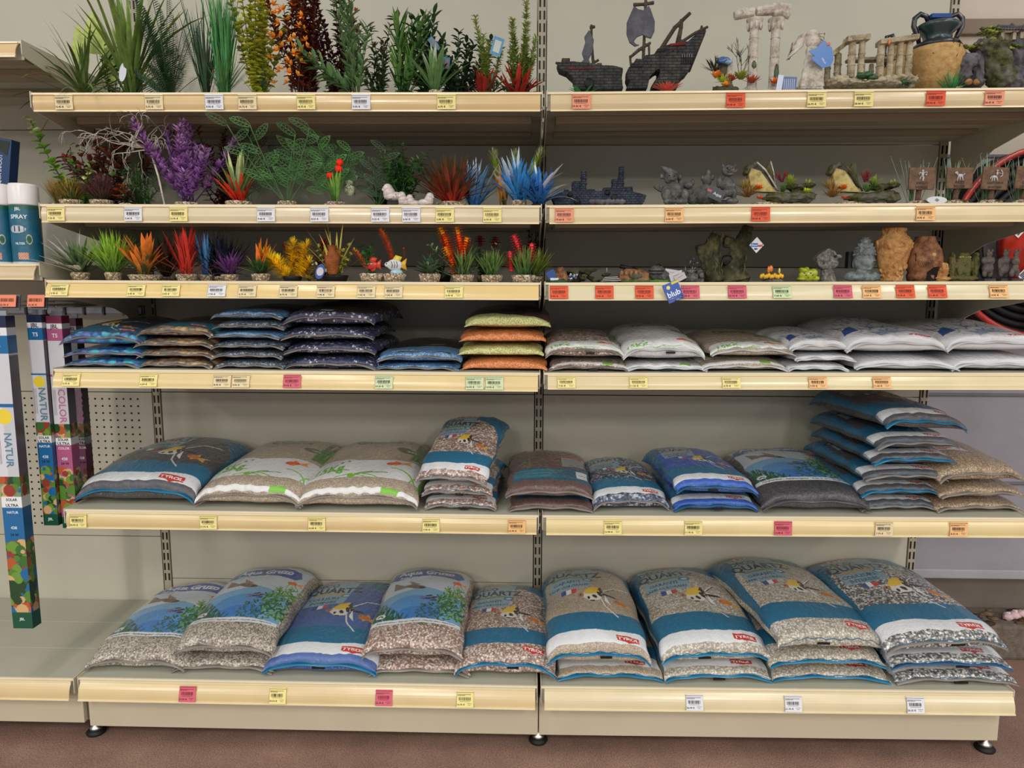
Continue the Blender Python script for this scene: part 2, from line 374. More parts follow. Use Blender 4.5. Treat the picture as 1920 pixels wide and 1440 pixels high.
# pipe
x = wx(1776, .66, 1.2); t = empty('drain_pipe', (x, .66, 0), 'grey vertical pipe with a collar on the wall behind the white bags', 'pipe')
m = MB(); m.tube([(0, .09, 1.11), (0, .02, 1.12), (0, 0, 1.15), (0, 0, 1.235), (.004, 0, 1.27), (-.02, 0, 1.33)], [.021, .021, .021, .021, .021, .012], (170, 170, 180), 16); m.build('pipe', M_PLAIN, t)
m = MB(); zc = wz(600, 1.75, .66); m.lathe([(.024, -.012), (.026, -.008), (.026, .008), (.024, .012)], (150, 150, 160), (0, 0, zc)); m.build('collar', M_PLAIN, t)
# hose reel
rx, rz_ = wx(1946, .58, 1.45), wz(456, 1.8, .58)
t = empty('fire_hose_reel', (rx, .70, rz_), 'red fire hose reel wound with black hose on the wall at the right', 'hose reel')
def disc(m, R0, R1, y0, y1, col, n=64):
    vs = [(r*math.cos(2*PI*k/n), y, r*math.sin(2*PI*k/n)) for (r, y) in ((R0, y0), (R1, y0), (R1, y1), (R0, y1)) for k in range(n)]
    m.add(vs, [(q*n+k, q*n+(k+1) % n, ((q+1) % 4)*n+(k+1) % n, ((q+1) % 4)*n+k) for q in range(4) for k in range(n)], col)
m = MB(); disc(m, .300, .318, -.158, -.148, (170, 34, 22)); m.build('rim', M_GLAZE, t)
m = MB()
for j, R in enumerate((.20, .226, .252, .278, .30)):
    for q in range(4):
        y = -.045-.026*q; m.tube([(R*math.cos(2*PI*k/64), y, R*math.sin(2*PI*k/64)) for k in range(65)], .0132, (16, 15, 16), 8, cap=False)
m.build('hose', M_RUBBER, t)
m = MB(); disc(m, .0, .155, -.19, -.14, (205, 46, 26)); disc(m, .02, .05, -.20, -.18, (150, 30, 18)); m.box((0, -.165, .0), (.022, .03, .6), (180, 36, 22)); m.build('hub_cover', M_GLAZE, t)
def sticker(parent, x, y, z, s, ang):
    g = MB(); g.box((0, 0, 0), (s, .001, s), (226, 226, 226)); r_ = random.Random(3); xx = -s*.36
    while xx < s*.36: w_ = r_.uniform(.04, .1)*s; g.box((xx, -.0008, 0), (w_*.6, .0006, s*.66), (40, 40, 46)); xx += w_
    o = g.build('barcode_sticker', M_PAPER, parent, smooth=False); o.location = (x, y, z); o.rotation_euler = (0, ang, 0)
yy = .70-.20
sticker(t, wx(1904, yy, 1.4)-rx, -.196, wz(434, 1.8, yy)-rz_, .030, .7)
sticker(t, wx(1917, yy, 1.3)-rx, -.196, wz(517, 1.8, yy)-rz_, .030, .75)
# ---------------------------------------------------------------- neighbouring bay at the left edge
XL, XF = -W-.006, -2.75
HS['a'] = wz(78, -1.36, 0); HS['b'] = wz(495, -1.36, 0); HS['c'] = HS[0]
for k, v in (('a', .042), ('b', .040), ('c', .052)): LIPH[k] = v; TILT[k] = .014
RAILC[('L', 'a')] = (214, 184, 136); RAILC[('L', 'b')] = (206, 184, 146); RAILC[('L', 'c')] = (216, 190, 142)
shelf('L', 'a', XF, XL, 'bare beige shelf of the neighbouring bay cut off at the upper left', 0)
shelf('L', 'b', XF, XL, 'beige shelf of the neighbouring bay carrying two spray cans', 0)
HS['c'] = HS[0]+.0
def cshelf():
    t = shelf('L', 'c', XF, XL, 'empty beige base shelf of the neighbouring bay at the lower left', 0)
    t.location.z = HS[0]-.001
cshelf()
plinth(XF, XL-.003, .055, .158, .030, 'beige plinth board under the empty base shelf', 0)
zz = [.11, wz(1005, -1.6, D), wz(735, -1.6, D), wz(499, -1.6, D), wz(243, -1.6, D), 2.35]
nn = ['plain beige back panel above the empty base shelf', None, 'plain beige back panel beside the hanging lamp boxes', 'beige back panel behind the spray cans', 'beige back panel beside the tall green plants', 'beige back panel above the bare shelf']
for k in range(5):
    if k == 1: panel(XF, -W-.018, zz[1], zz[2], 'perforated beige back panel behind the hanging lamp boxes', (wx(20, D, .9), -W-.045, zz[1]+.045, zz[2]-.006))
    else: panel(XF, -W-.018, zz[k], zz[k+1], nn[k])
# spray cans
def spray(px, lab, y=.055):
    z = HS['b']; x = wx(px, y, z+.1); h = wz(346, x, y)-z; t = empty('spray_can', (x, y, z), lab, 'spray can', 'spray cans on the neighbouring shelf')
    r = .0365; m = MB(); hb = h*.735
    n = 40; rows = 130; vs = []; cs = []; fs = []
    def colr(a, f):      # printed label
        u = ((a-1.5*PI+PI) % (2*PI)-PI)
        c = (24, 96, 122)
        if f > .93: c = (20, 92, 70)
        if .52 < f < .66 and abs(u) < .7: c = (190, 200, 210) if (f-.59)**2/.004+(u/.6)**2 < 1 else c
        if .55 < f < .64 and abs((u % .35)-.17) < .05 and abs(u) < .5: c = (70, 50, 60)
        if (u-.75)**2+((f-.42)*2.4)**2 < .04: c = (190, 200, 170)
        if (u-.75)**2+((f-.42)*2.4)**2 < .025: c = (30, 90, 70)
        if .08 < f < .2 and abs(u-.3) < .35: c = (196, 120, 90) if math.sin(u*40)*math.sin(f*160) > -.2 else (200, 190, 180)
        if f < .04: c = (200, 204, 206)
        return srgb(c)
    for j in range(rows+1):
        for k in range(n*6):
            a = 2*PI*k/(n*6); vs.append((r*math.cos(a), r*math.sin(a), hb*j/rows)); cs.append(colr(a, j/rows))
    N = n*6
    for j in range(rows):
        for k in range(N): fs.append((j*N+k, j*N+(k+1) % N, (j+1)*N+(k+1) % N, (j+1)*N+k))
    m.add(vs, fs, cs); m.build('can_body', M_GLAZE, t)
    g = MB()
    for sy, (txt, f, hh, ww) in enumerate((('SPRAY', .80, .011, .9), ('JBL', .93, .008, .5), ('FILTER', .35, .006, .8))):
        text_on(g, txt, hh, lambda X, Y, f=f: ((r+.0004)*math.sin(X/r+.15), -(r+.0004)*math.cos(X/r+.15), hb*f+Y), (225, 235, 238), par=t)
    m = MB(); m.lathe([(r*.985, hb), (r*.99, hb+.004), (r*.97, h*.97), (r*.9, h), (0, h)], (232, 228, 226), n=40); m.build('cap', M_GLOSSCARD, t)
# ---- text helper: letters as small solid shapes laid on any surface
_tc = {}
def text_tris(s):
    if s in _tc: return _tc[s]
    cu = bpy.data.curves.new('t', 'FONT'); cu.body = s; cu.resolution_u = 2; cu.align_x = 'CENTER'; cu.offset = .018
    o = bpy.data.objects.new('t', cu); COL.objects.link(o); dg = bpy.context.evaluated_depsgraph_get(); dg.update()
    me = bpy.data.meshes.new_from_object(o.evaluated_get(dg)); me.calc_loop_triangles()
    P = np.array([v.co[:2] for v in me.vertices]).reshape(-1, 2); T = np.array([t.vertices[:] for t in me.loop_triangles]).reshape(-1, 3)
    bpy.data.objects.remove(o); bpy.data.curves.remove(cu); bpy.data.meshes.remove(me)
    _tc[s] = (P, T); return P, T
def text_on(m, s, h, fn, col, sx=1.0, par=None):
    P, T = text_tris(s)
    if len(P) == 0: return
    if par is not None:
        m = MB(); m.add([fn(p[0]*h*1.35*sx, (p[1]-.35)*h*1.35) for p in P], [tuple(int(q) for q in t) for t in T], col); m.build('lettering', M_PAPER, par, smooth=False); return
    m.add([fn(p[0]*h*1.35*sx, (p[1]-.35)*h*1.35) for p in P], [tuple(int(q) for q in t) for t in T], col)
spray(49, 'front spray can with white cap and teal label, nearest the rack end'); spray(-1, 'spray can with white cap cut off by the left edge of the photo')
# blue carton
x = wx(12, .20, HS['b']+.2)-.034; z = HS['b']
t = empty('boxed_filter', (x, .22, z+.001), 'tilted dark blue carton standing behind the spray cans', 'carton')
zt = wz(252, x, .17)-z; m = MB(); Rm = Matrix.Rotation(math.radians(9), 3, 'Y')
m.box(Rm @ Vector((-.045, 0, zt*.5)), (.10, .035, zt*.98), (22, 62, 112), Rm); o = m.build('carton', M_GLOSSCARD, t, smooth=False, bevel=.001)
def lay(X, Y): v = Rm @ Vector((-.045+.022-Y, -.0185, zt*.74+X)); return v
g = MB(); text_on(g, 'AQUA IN-OUT', .0105, lay, (226, 232, 240), par=t)
g.add([Rm @ Vector((a, -.0182, b)) for a, b in ((-.03, zt*.90), (-.005, zt*.86), (.001, zt*.975), (-.03, zt*.975))], [(0, 1, 2, 3)], (60, 66, 60))
g.build('printing', M_PAPER, t, smooth=False)
# thin black tool
m = MB(); xa = wx(84, .02, 1.5); m.tube([(xa-.006, .012, wz(349, xa, .02)), (xa-.005, .012, wz(362, xa, .02)), (xa-.001, .012, wz(385, xa, .02)), (xa+.010, .012, wz(430, xa, .02))], [.0035, .004, .0015, .0015], (24, 20, 40), 8)
# ---- long lamp cartons hanging from hooks
def art_box(nx, nz, fn):
    return [[fn(i/(nx-1), j/(nz-1)) for i in range(nx)] for j in range(nz)]
def lamp_box(pxl, pxr, ptop, pbot, y, scheme, lab, word, dim=1, dp=.034):
    xl, xr = wx(pxl, y, 1.2), wx(pxr, y, 1.2); ztop = wz(ptop, xl, y); zb = wz(pbot, xl, y); w = xr-xl; h = ztop-zb
    t = empty('lamp_carton', (xl+w/2, y, zb), lab, 'carton', 'long lamp cartons hanging on hooks')
    main = {'n': (34, 104, 156), 'c': (176, 90, 130)}[scheme]; r_ = random.Random(hash(lab) % 999 if False else len(lab))
    nx, nz = 30, max(60, int(h/.0016)); blobs = [(r_.random(), r_.random(), r_.uniform(.15, .5), r_.choice([(60, 110, 50), (110, 150, 60), (180, 90, 50), (206, 170, 120), (40, 70, 40), main, (150, 60, 50), (86, 130, 50)])) for _ in range(120)]
    def colr(u, f):       # f from the top
        if f < .035: return (28, 40, 70) if scheme == 'n' else (120, 40, 70)
        if f < .06: return (226, 226, 230)
        if f < .115: return main
        if f < .27: return (208, 206, 212)
        if f < .28: return main
        if f < .34 and scheme == 'n' and (u-.5)**2+((f-.31)*h/w)**2 < .14: return (236, 210, 60)
        if f < .50: return (196, 198, 204) if u > .45 else (214, 214, 220)
        if f < .565: base = (200, 120, 80) if scheme == 'c' else (120, 150, 120)
        elif f < .60: return (230, 232, 232)
        elif f < .70: return main
        elif f > .945: return (28, 84, 60)
        else: base = main
        c = base
        for (bu, bf, br, bc) in blobs:
            fz = .50+bf*.44
            if .60 < fz < .72: fz += .13
            if (u-bu)**2+((f-fz)*h/w)**2 < br*br*.5: c = bc
        return c
    m = MB()
    for face in (0, 1):
        vs = []; cs = []; fs = []
        for j in range(nz+1):
            for i in range(nx+1):
                u, f = i/nx, 1-j/nz
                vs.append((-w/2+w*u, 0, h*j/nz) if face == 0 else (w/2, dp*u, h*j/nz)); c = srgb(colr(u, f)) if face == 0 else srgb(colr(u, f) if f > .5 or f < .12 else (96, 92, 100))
                cs.append(tuple(v*dim*(.5 if face else 1) for v in c))  # side face coloured darker as painted shade; dim darkens the whole carton
        for j in range(nz):
            for i in range(nx): a = j*(nx+1)+i; fs.append((a, a+1, a+nx+2, a+nx+1))
        m.add(vs, fs, cs)
    m.add([(-w/2, 0, 0), (w/2, 0, 0), (w/2, dp, 0), (-w/2, dp, 0), (-w/2, 0, h), (w/2, 0, h), (w/2, dp, h), (-w/2, dp, h)], [(0, 3, 2, 1), (4, 5, 6, 7), (0, 4, 7, 3), (2, 3, 7, 6)], (60, 70, 80))
    m.build('carton_body', M_GLOSSCARD, t, smooth=False)
    g = MB(); Y0 = -.0004
    flat = lambda X0, f: (lambda X, Y: (X0+X, Y0, h*(1-f)+Y))
    text_on(g, 'JBL', .012, flat(0, .048), (20, 24, 40), par=t); text_on(g, 'T5', .011, flat(0, .09), (236, 236, 240), par=t)
    text_on(g, word, .021 if len(word) < 6 else .018, lambda X, Y: (.006+Y*1.0, Y0, h*(1-.415)-X), (90, 130, 150) if scheme == 'n' else (190, 110, 150), par=t)
    for q in range(3): g.add([(-w*.42+.002*q*1.6, Y0, h*.54), (-w*.42+.002*q*1.6+.0008, Y0, h*.54), (-w*.42+.002*q*1.6+.0008, Y0, h*.66), (-w*.42+.002*q*1.6, Y0, h*.66)], [(0, 1, 2, 3)], (120, 90, 110))
    text_on(g, 'SOLAR', .0075, flat(0, .574), (26, 30, 40), par=t); text_on(g, 'ULTRA', .0085, flat(0, .592), (26, 30, 40), par=t); text_on(g, word.upper(), .007, flat(0, .615), (232, 236, 240), par=t)
    text_on(g, '438', .0085, flat(0, .665), (214, 226, 240), par=t); text_on(g, '24 W', .0075, flat(0, .688), (26, 30, 50), par=t); text_on(g, 'JBL', .008, flat(0, .968), (220, 230, 224), par=t)
    g.build('small_print', M_PAPER, t, smooth=False)
    m = MB(); m.box((0, dp*.5, h+.006), (w*.7, .004, .014), (150, 150, 160)); m.build('hang_tab', M_PLAIN, t, smooth=False)
    return xl+w/2, ztop
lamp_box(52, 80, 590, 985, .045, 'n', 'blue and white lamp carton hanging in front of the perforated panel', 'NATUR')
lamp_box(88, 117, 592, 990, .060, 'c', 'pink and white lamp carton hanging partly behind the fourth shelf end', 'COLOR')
lamp_box(127, 143, 597, 985, .22, 'c', 'shaded pink lamp carton hanging behind the pink and white one', 'COLOR', .45)  # shade of this rear carton is put into its print colours
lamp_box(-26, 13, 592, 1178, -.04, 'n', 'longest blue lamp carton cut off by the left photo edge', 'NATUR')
# hooks with price holders
for k, (px, y0, lab) in enumerate(((20, -.01, 'orange price ticket on the leftmost display hook'), (71, .0, 'orange price ticket on the hook over the blue lamp carton'), (101, .03, 'orange price ticket on the plain hook over the pink lamp carton'), (135, .19, 'orange price ticket on the rear hook over the shaded pink carton'))):
    x = wx(px, y0, 1.27); z0 = wz(575, x, y0); t = empty('display_hook', (x, y0, z0), lab.replace('orange price ticket on', 'steel display hook with ticket holder,') if k < 2 else lab.replace('orange price ticket on the', 'thin steel'), 'hook', 'display hooks of the neighbouring bay')
    m = MB(); m.tube([(0, .006, 0), (0, D, .004)], .0028, (150, 150, 155), 8); m.tube([(0, .008, .012), (0, D, .012)], .002, (150, 150, 155), 8); m.build('prong', M_METAL, t)
    if k > 1: continue
    m = MB(); m.box((0, .003, .012), (.052, .003, .040), (70, 66, 74), Matrix.Rotation(-.2, 3, 'X')); m.build('ticket_holder', M_GLOSSCARD, t, smooth=False)
for px, pz in ((205, 575),):
    x0, x1 = wx(-5, .40, 1.2), wx(272, .46, 1.2); z0 = wz(582, -1.5, .42)
    t = empty('hook_rail', ((x0+x1)/2, .44, z0), 'chrome cross rail with clear plastic packs behind the lamp cartons', 'rail')
    m = MB()
    for dz in (-.014, .014): m.box((0, 0, dz), (x1-x0, .006, .005), (120, 116, 112))
    m.build('rail', M_METAL, t, smooth=False); m = MB()
    for q in range(7): m.box((-(x1-x0)/2+.04+q*(x1-x0)/7, -.001, 0), (.055, .004, .022), (176, 182, 196)); m.box((-(x1-x0)/2+.075+q*(x1-x0)/7, -.002, 0), (.007, .012, .032), (40, 36, 34))
    m.build('plastic_pack', M_GLAZE, t, smooth=False, bevel=.002)
# ---------------------------------------------------------------- printed film: a small painter working in width units
class Art:
    def __init__(s, ratio, px=200):
        s.n = px; s.m = int(px*ratio); s.r = ratio
        x = (np.arange(s.n)+.5)/s.n; y = (np.arange(s.m)+.5)/s.n
        s.X, s.Y = np.meshgrid(x, y); s.C = np.zeros((s.m, s.n, 4), np.float32)
    def put(s, mask, col, a=1.0, sub=None):
        T = s.C if sub is None else s.C[sub]
        c = np.array([*srgb(col), 0.] if col is not None else [0, 0, 0, 1.], np.float32)
        if col is None: T[..., 3] = np.where(mask, T[..., 3]*(1-a)+a, T[..., 3]); return
        k = (mask*a)[..., None]; T[...] = T*(1-k)+c*k
    def all(s, col): s.put(np.ones_like(s.X, bool), col)
    def sub(s, P, pad=1):
        x0, y0 = P.min(0); x1, y1 = P.max(0)
        i0 = max(0, int(x0*s.n)-pad); i1 = min(s.n, int(x1*s.n)+pad+1); j0 = max(0, int(y0*s.n)-pad); j1 = min(s.m, int(y1*s.n)+pad+1)
        return (slice(j0, max(j0, j1)), slice(i0, max(i0, i1)))
    def poly(s, pts, col, a=1.0):
        P = np.array(pts, float); sb = s.sub(P); X = s.X[sb]; Y = s.Y[sb]; ins = np.zeros(X.shape, bool)
        for (xa, ya), (xb, yb) in zip(P, np.roll(P, -1, 0)):
            if ya == yb: continue
            ins ^= ((ya > Y) != (yb > Y)) & (X < (xb-xa)*(Y-ya)/(yb-ya)+xa)
        s.put(ins, col, a, sb)
    def ell(s, cx, cy, rx, ry, col, ang=0, a=1.0):
        c, n = math.cos(ang), math.sin(ang); dx = s.X-cx; dy = s.Y-cy
        u = (dx*c+dy*n)/rx; v = (-dx*n+dy*c)/ry; s.put(u*u+v*v < 1, col, a)
    def below(s, y, amp=0, fr=1, ph=0, col=(0, 0, 0), top=None, a=1.0):
        f = s.Y < y+amp*np.sin(s.X*fr*6.283+ph)+amp*.5*np.sin(s.X*fr*11+ph*2)
        if top is not None: f &= s.Y > top
        s.put(f, col, a)
    def line(s, pts, w, col, a=1.0):
        for (xa, ya), (xb, yb) in zip(pts[:-1], pts[1:]):
            l = math.hypot(xb-xa, yb-ya) or 1; nx, ny = -(yb-ya)/l*w/2, (xb-xa)/l*w/2
            s.poly([(xa+nx, ya+ny), (xb+nx, yb+ny), (xb-nx, yb-ny), (xa-nx, ya-ny)], col, a)
    def text(s, t, x, y, h, col, ang=0, sx=1., bold=1, a=1.0):
        P, T = text_tris(t)
        c, n = math.cos(ang), math.sin(ang); Q = P.copy(); Q[:, 1] -= .35; Q = Q*h*1.38*np.array([sx, 1]); Q = np.stack([x+Q[:, 0]*c-Q[:, 1]*n, y+Q[:, 0]*n+Q[:, 1]*c], 1)
        msk = np.zeros(s.X.shape, bool)
        for t3 in T:
            A = Q[t3]; sb = s.sub(A, 1); X = s.X[sb]; Y = s.Y[sb]
            if X.size == 0: continue
            (x0, y0), (x1, y1), (x2, y2) = A; d = (x1-x0)*(y2-y0)-(x2-x0)*(y1-y0)
            if abs(d) < 1e-12: continue
            w1 = ((X-x0)*(y2-y0)-(x2-x0)*(Y-y0))/d; w2 = ((x1-x0)*(Y-y0)-(X-x0)*(y1-y0))/d; e = -.12
            msk[sb] |= (w1 > e) & (w2 > e) & (w1+w2 < 1-e)
        s.put(msk, col, a)
def leafy(A, cx, cy, r, cols, n=90, seed=1):
    g = random.Random(seed)
    for _ in range(n):
        a = g.uniform(0, 6.28); q = r*math.sqrt(g.random()); x, y = cx+q*math.cos(a)*.8, cy+q*math.sin(a); l = r*g.uniform(.12, .3); b = g.uniform(.3, 2.8)
        A.line([(x, y), (x+l*math.cos(b), y+l*math.sin(b))], r*.06, g.choice(cols))
def goldfish(A, x, y, s, ang=0, c1=(226, 96, 40), c2=(240, 150, 60)):
    R = lambda u, v: (x+s*(u*math.cos(ang)-v*math.sin(ang)), y+s*(u*math.sin(ang)+v*math.cos(ang)))
    A.poly([R(.4, 0), R(1.3, .55), R(1.0, .1), R(1.25, -.35), R(.4, -.12)], c2); A.poly([R(-.1, .25), R(.1, .62), R(.45, .2)], c2)
    A.ell(*R(0, 0), s*.55, s*.32, c1, ang); A.poly([R(-.05, -.2), R(.1, -.55), R(.3, -.15)], c2); A.ell(*R(-.38, .05), s*.05, s*.05, (40, 20, 20))
    A.line([R(.5, .1), R(1.15, .42)], s*.03, (250, 200, 140)); A.line([R(.5, 0), R(1.1, -.2)], s*.03, (250, 200, 140))
def angelfish(A, x, y, s):
    W_ = (232, 228, 218)
    A.poly([(x-.5*s, y), (x-.2*s, y+.32*s), (x+.25*s, y+.3*s), (x+.5*s, y), (x+.3*s, y-.35*s), (x-.1*s, y-.4*s)], W_)
    A.poly([(x-.35*s, y+.15*s), (x-.1*s, y+.5*s), (x+.32*s, y+.62*s), (x+.38*s, y+.22*s), (x, y+.1*s)], (232, 190, 50))
    A.ell(x-.42*s, y+.02*s, .15*s, .12*s, (186, 120, 90)); A.ell(x-.46*s, y+.04*s, .04*s, .04*s, (30, 20, 20))
    for p in ([(0, -.1), (.12, -.45), (-.12, -.42)], [(.22, .3), (.42, .62), (.5, .2), (.36, .05)], [(-.3, -.12), (-.1, -.3), (-.02, -.14)], [(.4, 0), (1.1, -.12), (1.0, .0), (.5, .14)], [(.35, .25), (1.15, .8), (.6, .3)]):
        A.poly([(x+a*s, y+b*s) for a, b in p], (52, 40, 38))
    A.ell(x+.05*s, y-.05*s, .40*s, .30*s, W_, .2); A.ell(x+.02*s, y+.22*s, .34*s, .16*s, (236, 196, 56), .2); A.ell(x+.12*s, y-.12*s, .09*s, .14*s, (40, 32, 32), .5); A.ell(x-.14*s, y-.20*s, .06*s, .10*s, (40, 32, 32)); A.ell(x+.34*s, y+.05*s, .08*s, .2*s, (40, 32, 32), .4)
    for p in ([(.5, .3), (1.0, .75), (1.7, .82)], [(.35, -.2), (.5, -.8), (.95, -1.4)]):
        A.line([(x+a*s, y+b*s) for a, b in p], .05*s, (236, 234, 226))
    A.poly([(x+.55*s, y+.05*s), (x+.75*s, y-.7*s), (x+.5*s, y-.4*s)], (240, 238, 230))
    goldfish(A, x+1.15*s, y-.38*s, .5*s, -.35, (206, 120, 50), (224, 166, 80))
def badge(A, x, y, w, t='TYROL', ang=0):
    R = lambda u, v: (x+w*(u*math.cos(ang)-v*math.sin(ang)), y+w*(u*math.sin(ang)+v*math.cos(ang)))
    A.poly([R(-.5, .2), R(.5, .2), R(.48, -.18), R(.15, -.24), R(0, -.36), R(-.15, -.24), R(-.48, -.18)], (196, 42, 34)); A.text(t, *R(0, -.0), w*.2, (240, 232, 226), ang, 1.05)
TEAL = (18, 104, 140)
def art_quartz(A, clearband=False, sub='', window=True, tint=None):
    r = A.r; A.all(TEAL)
    wob = [(.5+.38*math.cos(t)*(1 if math.cos(t) > 0 else 1.06)+.02*math.sin(3*t), .66*r+.30*r*math.sin(t)) for t in np.linspace(0, 6.283, 50)]
    top = [(.06, .36*r), (.08, .55*r), (.10, .74*r), (.2, .84*r), (.42, .86*r), (.62, .845*r), (.82, .78*r), (.93, .66*r), (.96, .5*r), (.95, .36*r)]
    A.poly(top, None if window else tint)
    if not window: A.poly([(a*.9+.05, b*.98) for a, b in top], tuple(v*.93 for v in tint), .4)
    if tint and window: A.poly(top, tint, .55)
    bx = .30; A.below(.40*r, .012, 1, .8, TEAL); 
    A.below(.245*r, .012, 1, 2.0, None if clearband else (224, 226, 228)); A.below(.135*r, .006, 1.4, .5, None if window else tint)
    if not clearband: A.poly([(0, .16*r), (.06, .16*r), (.07, .27*r), (0, .27*r)], TEAL, .0)
    A.below(.028*r, col=TEAL)
    A.poly([(0, .0), (.035, 0), (.05, r), (0, r)], TEAL, .6 if not clearband else .15); A.poly([(.97, .3*r), (1, .3*r), (1, r), (.95, r)], TEAL)
    A.poly([(.14, .62*r), (.50, .63*r), (.56, .92*r), (.16, .91*r)], (150, 182, 196), .82)
    A.poly([(.18, .89*r), (.50, .90*r), (.54, .95*r), (.22, .945*r)], (196, 52, 40)); A.text('TYROL', .355, .918*r, .05, (238, 226, 220), .02, 1.3)
    A.text('DÉCO', .26, .845*r, .062, (30, 34, 40), 0, .95); A.text('QUARTZ', .36, .785*r, .088, (30, 34, 40), 0, 1.02)
    A.poly([(.18, .725*r), (.46, .73*r), (.46, .75*r), (.18, .745*r)], (120, 140, 90) if sub != 'COULEURS' else (190, 150, 90))
    A.text('GARANTI' if sub != 'COULEURS' else 'COULEURS', .30, .692*r, .04, (24, 90, 120)); A.text('SANS COLORANT' if sub != 'COULEURS' else 'INTENSES', .31, .65*r, .032 if sub != 'COULEURS' else .04, (24, 90, 120))
    A.ell(.49, .715*r, .05, .032, (30, 110, 146)); A.ell(.49, .715*r, .03, .015, (180, 210, 220))
    for k, c in enumerate(((50, 80, 150), (232, 232, 236), (206, 60, 56))): A.poly([(.24+k*.045, .575*r+k*.004), (.285+k*.045, .58*r+k*.004), (.285+k*.045, .62*r), (.24+k*.045, .615*r)], c)
    angelfish(A, .50, .55*r, .205)
    badge(A, .74, .185*r, .19, ang=-.03)
    if clearband: A.text('15 KG', .14, .2*r, .05, (214, 214, 216))
def art_gruzo(A):
    r = A.r; A.all((0, 0, 0)); A.C[..., 3] = 1
    A.C[A.Y > .98*r] *= 1
    x0, x1 = .09, .90; r0 = A.r
    A.poly([(x0, .30*r), (x1, .30*r), (x1+.02, .95*r), (x0+.02, .95*r)], (196, 206, 214))
    A.poly([(x0, .30*r), (x1, .30*r), (x1, .56*r), (.5, .66*r), (x0, .56*r)], (120, 170, 208)); A.ell(.46, .44*r, .26, .13*r, (70, 140, 206), 0, .8); A.ell(.5, .38*r, .2, .08*r, (46, 122, 200), 0, .8)
    A.poly([(x0, .78*r), (.14, .86*r), (.5, .905*r), (.82, .87*r), (.86, .81*r), (.8, .775*r), (.5, .80*r), (.2, .765*r)], (48, 84, 158))
    A.text('Aqua Gruzo', .47, .845*r, .082, (226, 232, 240), .0, 1.0); A.text('Aquarium gravel', .36, .79*r, .034, (214, 222, 236)); A.text('FLAMINGO', .42, .925*r, .036, (60, 50, 56)); A.ell(.27, .925*r, .03, .018, (170, 50, 50))
    goldfish(A, .80, .735*r, .085, .05)
    A.ell(.40, .665*r, .11, .035, (116, 92, 72), -.25); A.poly([(.3, .68*r), (.18, .73*r), (.2, .64*r), (.32, .655*r)], (120, 104, 92)); A.poly([(.36, .68*r), (.32, .745*r), (.45, .69*r)], (140, 120, 104)); A.ell(.47, .652*r, .03, .02, (50, 40, 40))
    for k in range(4): A.ell(.56+.05*(k % 2), .555*r-.014*k*r+.02, .035, .012, (40, 46, 60), .1); A.ell(.5+.05*(k % 3), .55*r-.008*k, .03, .007, (120, 50, 50), .1)
    leafy(A, .86, .50*r, .26, [(40, 110, 44), (60, 130, 50), (30, 84, 40), (110, 160, 60)], 190, 2); leafy(A, .82, .62*r, .15, [(120, 170, 64), (90, 150, 60)], 70, 3); leafy(A, .62, .37*r, .2, [(36, 100, 60), (28, 84, 52)], 120, 4)
    g = random.Random(9)
    for k in range(46): a = x0+g.random()*.28; A.line([(a, .29*r), (a+g.uniform(-.04, .05), (.30+g.uniform(.08, .24)*(1-(a-x0)*2.2))*r)], .012, g.choice([(22, 84, 50), (30, 100, 60), (18, 64, 44)]))
    A.ell(.155, .375*r, .045, .036, (228, 230, 230)); A.line([(.13, .37*r), (.16, .382*r), (.18, .365*r)], .014, (40, 50, 44))
    A.poly([(x0-.02, .285*r), (x1, .285*r), (x1, .315*r), (.5, .335*r), (x0-.02, .325*r)], (226, 228, 230)); A.text('Aquariumkies - Aquariumgrind - Gravier pour aquarium', .49, .308*r, .024, (60, 66, 80), 0, .95)
    A.put((A.X < x0-.02) | (A.X > x1+.03), None); 
def art_fine(A, white=False, band=True):
    r = A.r; A.all((0, 0, 0)); A.C[..., 3] = 1
    wt = (226, 226, 226)
    if white: A.all((206, 204, 204))
    A.poly([(.04, .24*r), (.96, .24*r), (1, .50*r), (.7, .52*r), (.42, .47*r), (.2, .52*r), (0, .50*r)], wt)
    if band: A.below(.12*r, .004, 1, 0, wt); A.below(.05*r, .004, 1, 1, wt if white else None); A.poly([(.66, .05*r), (.78, .05*r), (.8, .125*r), (.67, .125*r)], (120, 190, 50))
    G = [(120, 190, 50), (96, 160, 50), (140, 200, 70)]
    for x, y, b, l in ((.42, .24, .9, .3), (.42, .24, 1.2, .2), (.62, .24, 2.4, .25), (.3, .25, .5, .25), (.9, .24, 1.9, .3), (.86, .24, 1.3, .3), (.12, .28, .8, .3)):
        P = [(x, y*r)];
        for k in range(6): P.append((P[-1][0]+l/6*math.cos(b), P[-1][1]+l/6*math.sin(b))); b -= .22 if b < 1.5 else -.2
        A.line(P, .014, G[int(x*10) % 3])
    A.ell(.42, .26*r, .03, .03, G[0]); A.poly([(.93, .2*r), (1, .2*r), (1, .42*r), (.96, .38*r)], G[0])
    A.text('15Kg', .22, .37*r, .13, (104, 176, 50), .06, .62); A.ell(.30, .44*r, .014, .012, (30, 30, 34)); A.ell(.35, .455*r, .012, .01, (30, 30, 34))
    goldfish(A, .70, .45*r, .115, .12)
    g = random.Random(3)
    for k in range(26): a = .80+g.random()*.17; A.line([(a, .55*r), (a+g.uniform(-.03, .04), (.62+g.uniform(.05, .32))*r)], .022, g.choice([(84, 130, 60), (70, 110, 56), (100, 150, 70)]), .8)
    A.ell(.74, .68*r, .08, .045, (84, 92, 70), -.1, .85); A.text('Fijn', .52, .875*r, .05, (70, 64, 58)); A.text('Quartz', .48, .80*r, .075, (60, 54, 48), 0, 1.3); A.text('Quartz', .78, .68*r, .02, (200, 200, 190))
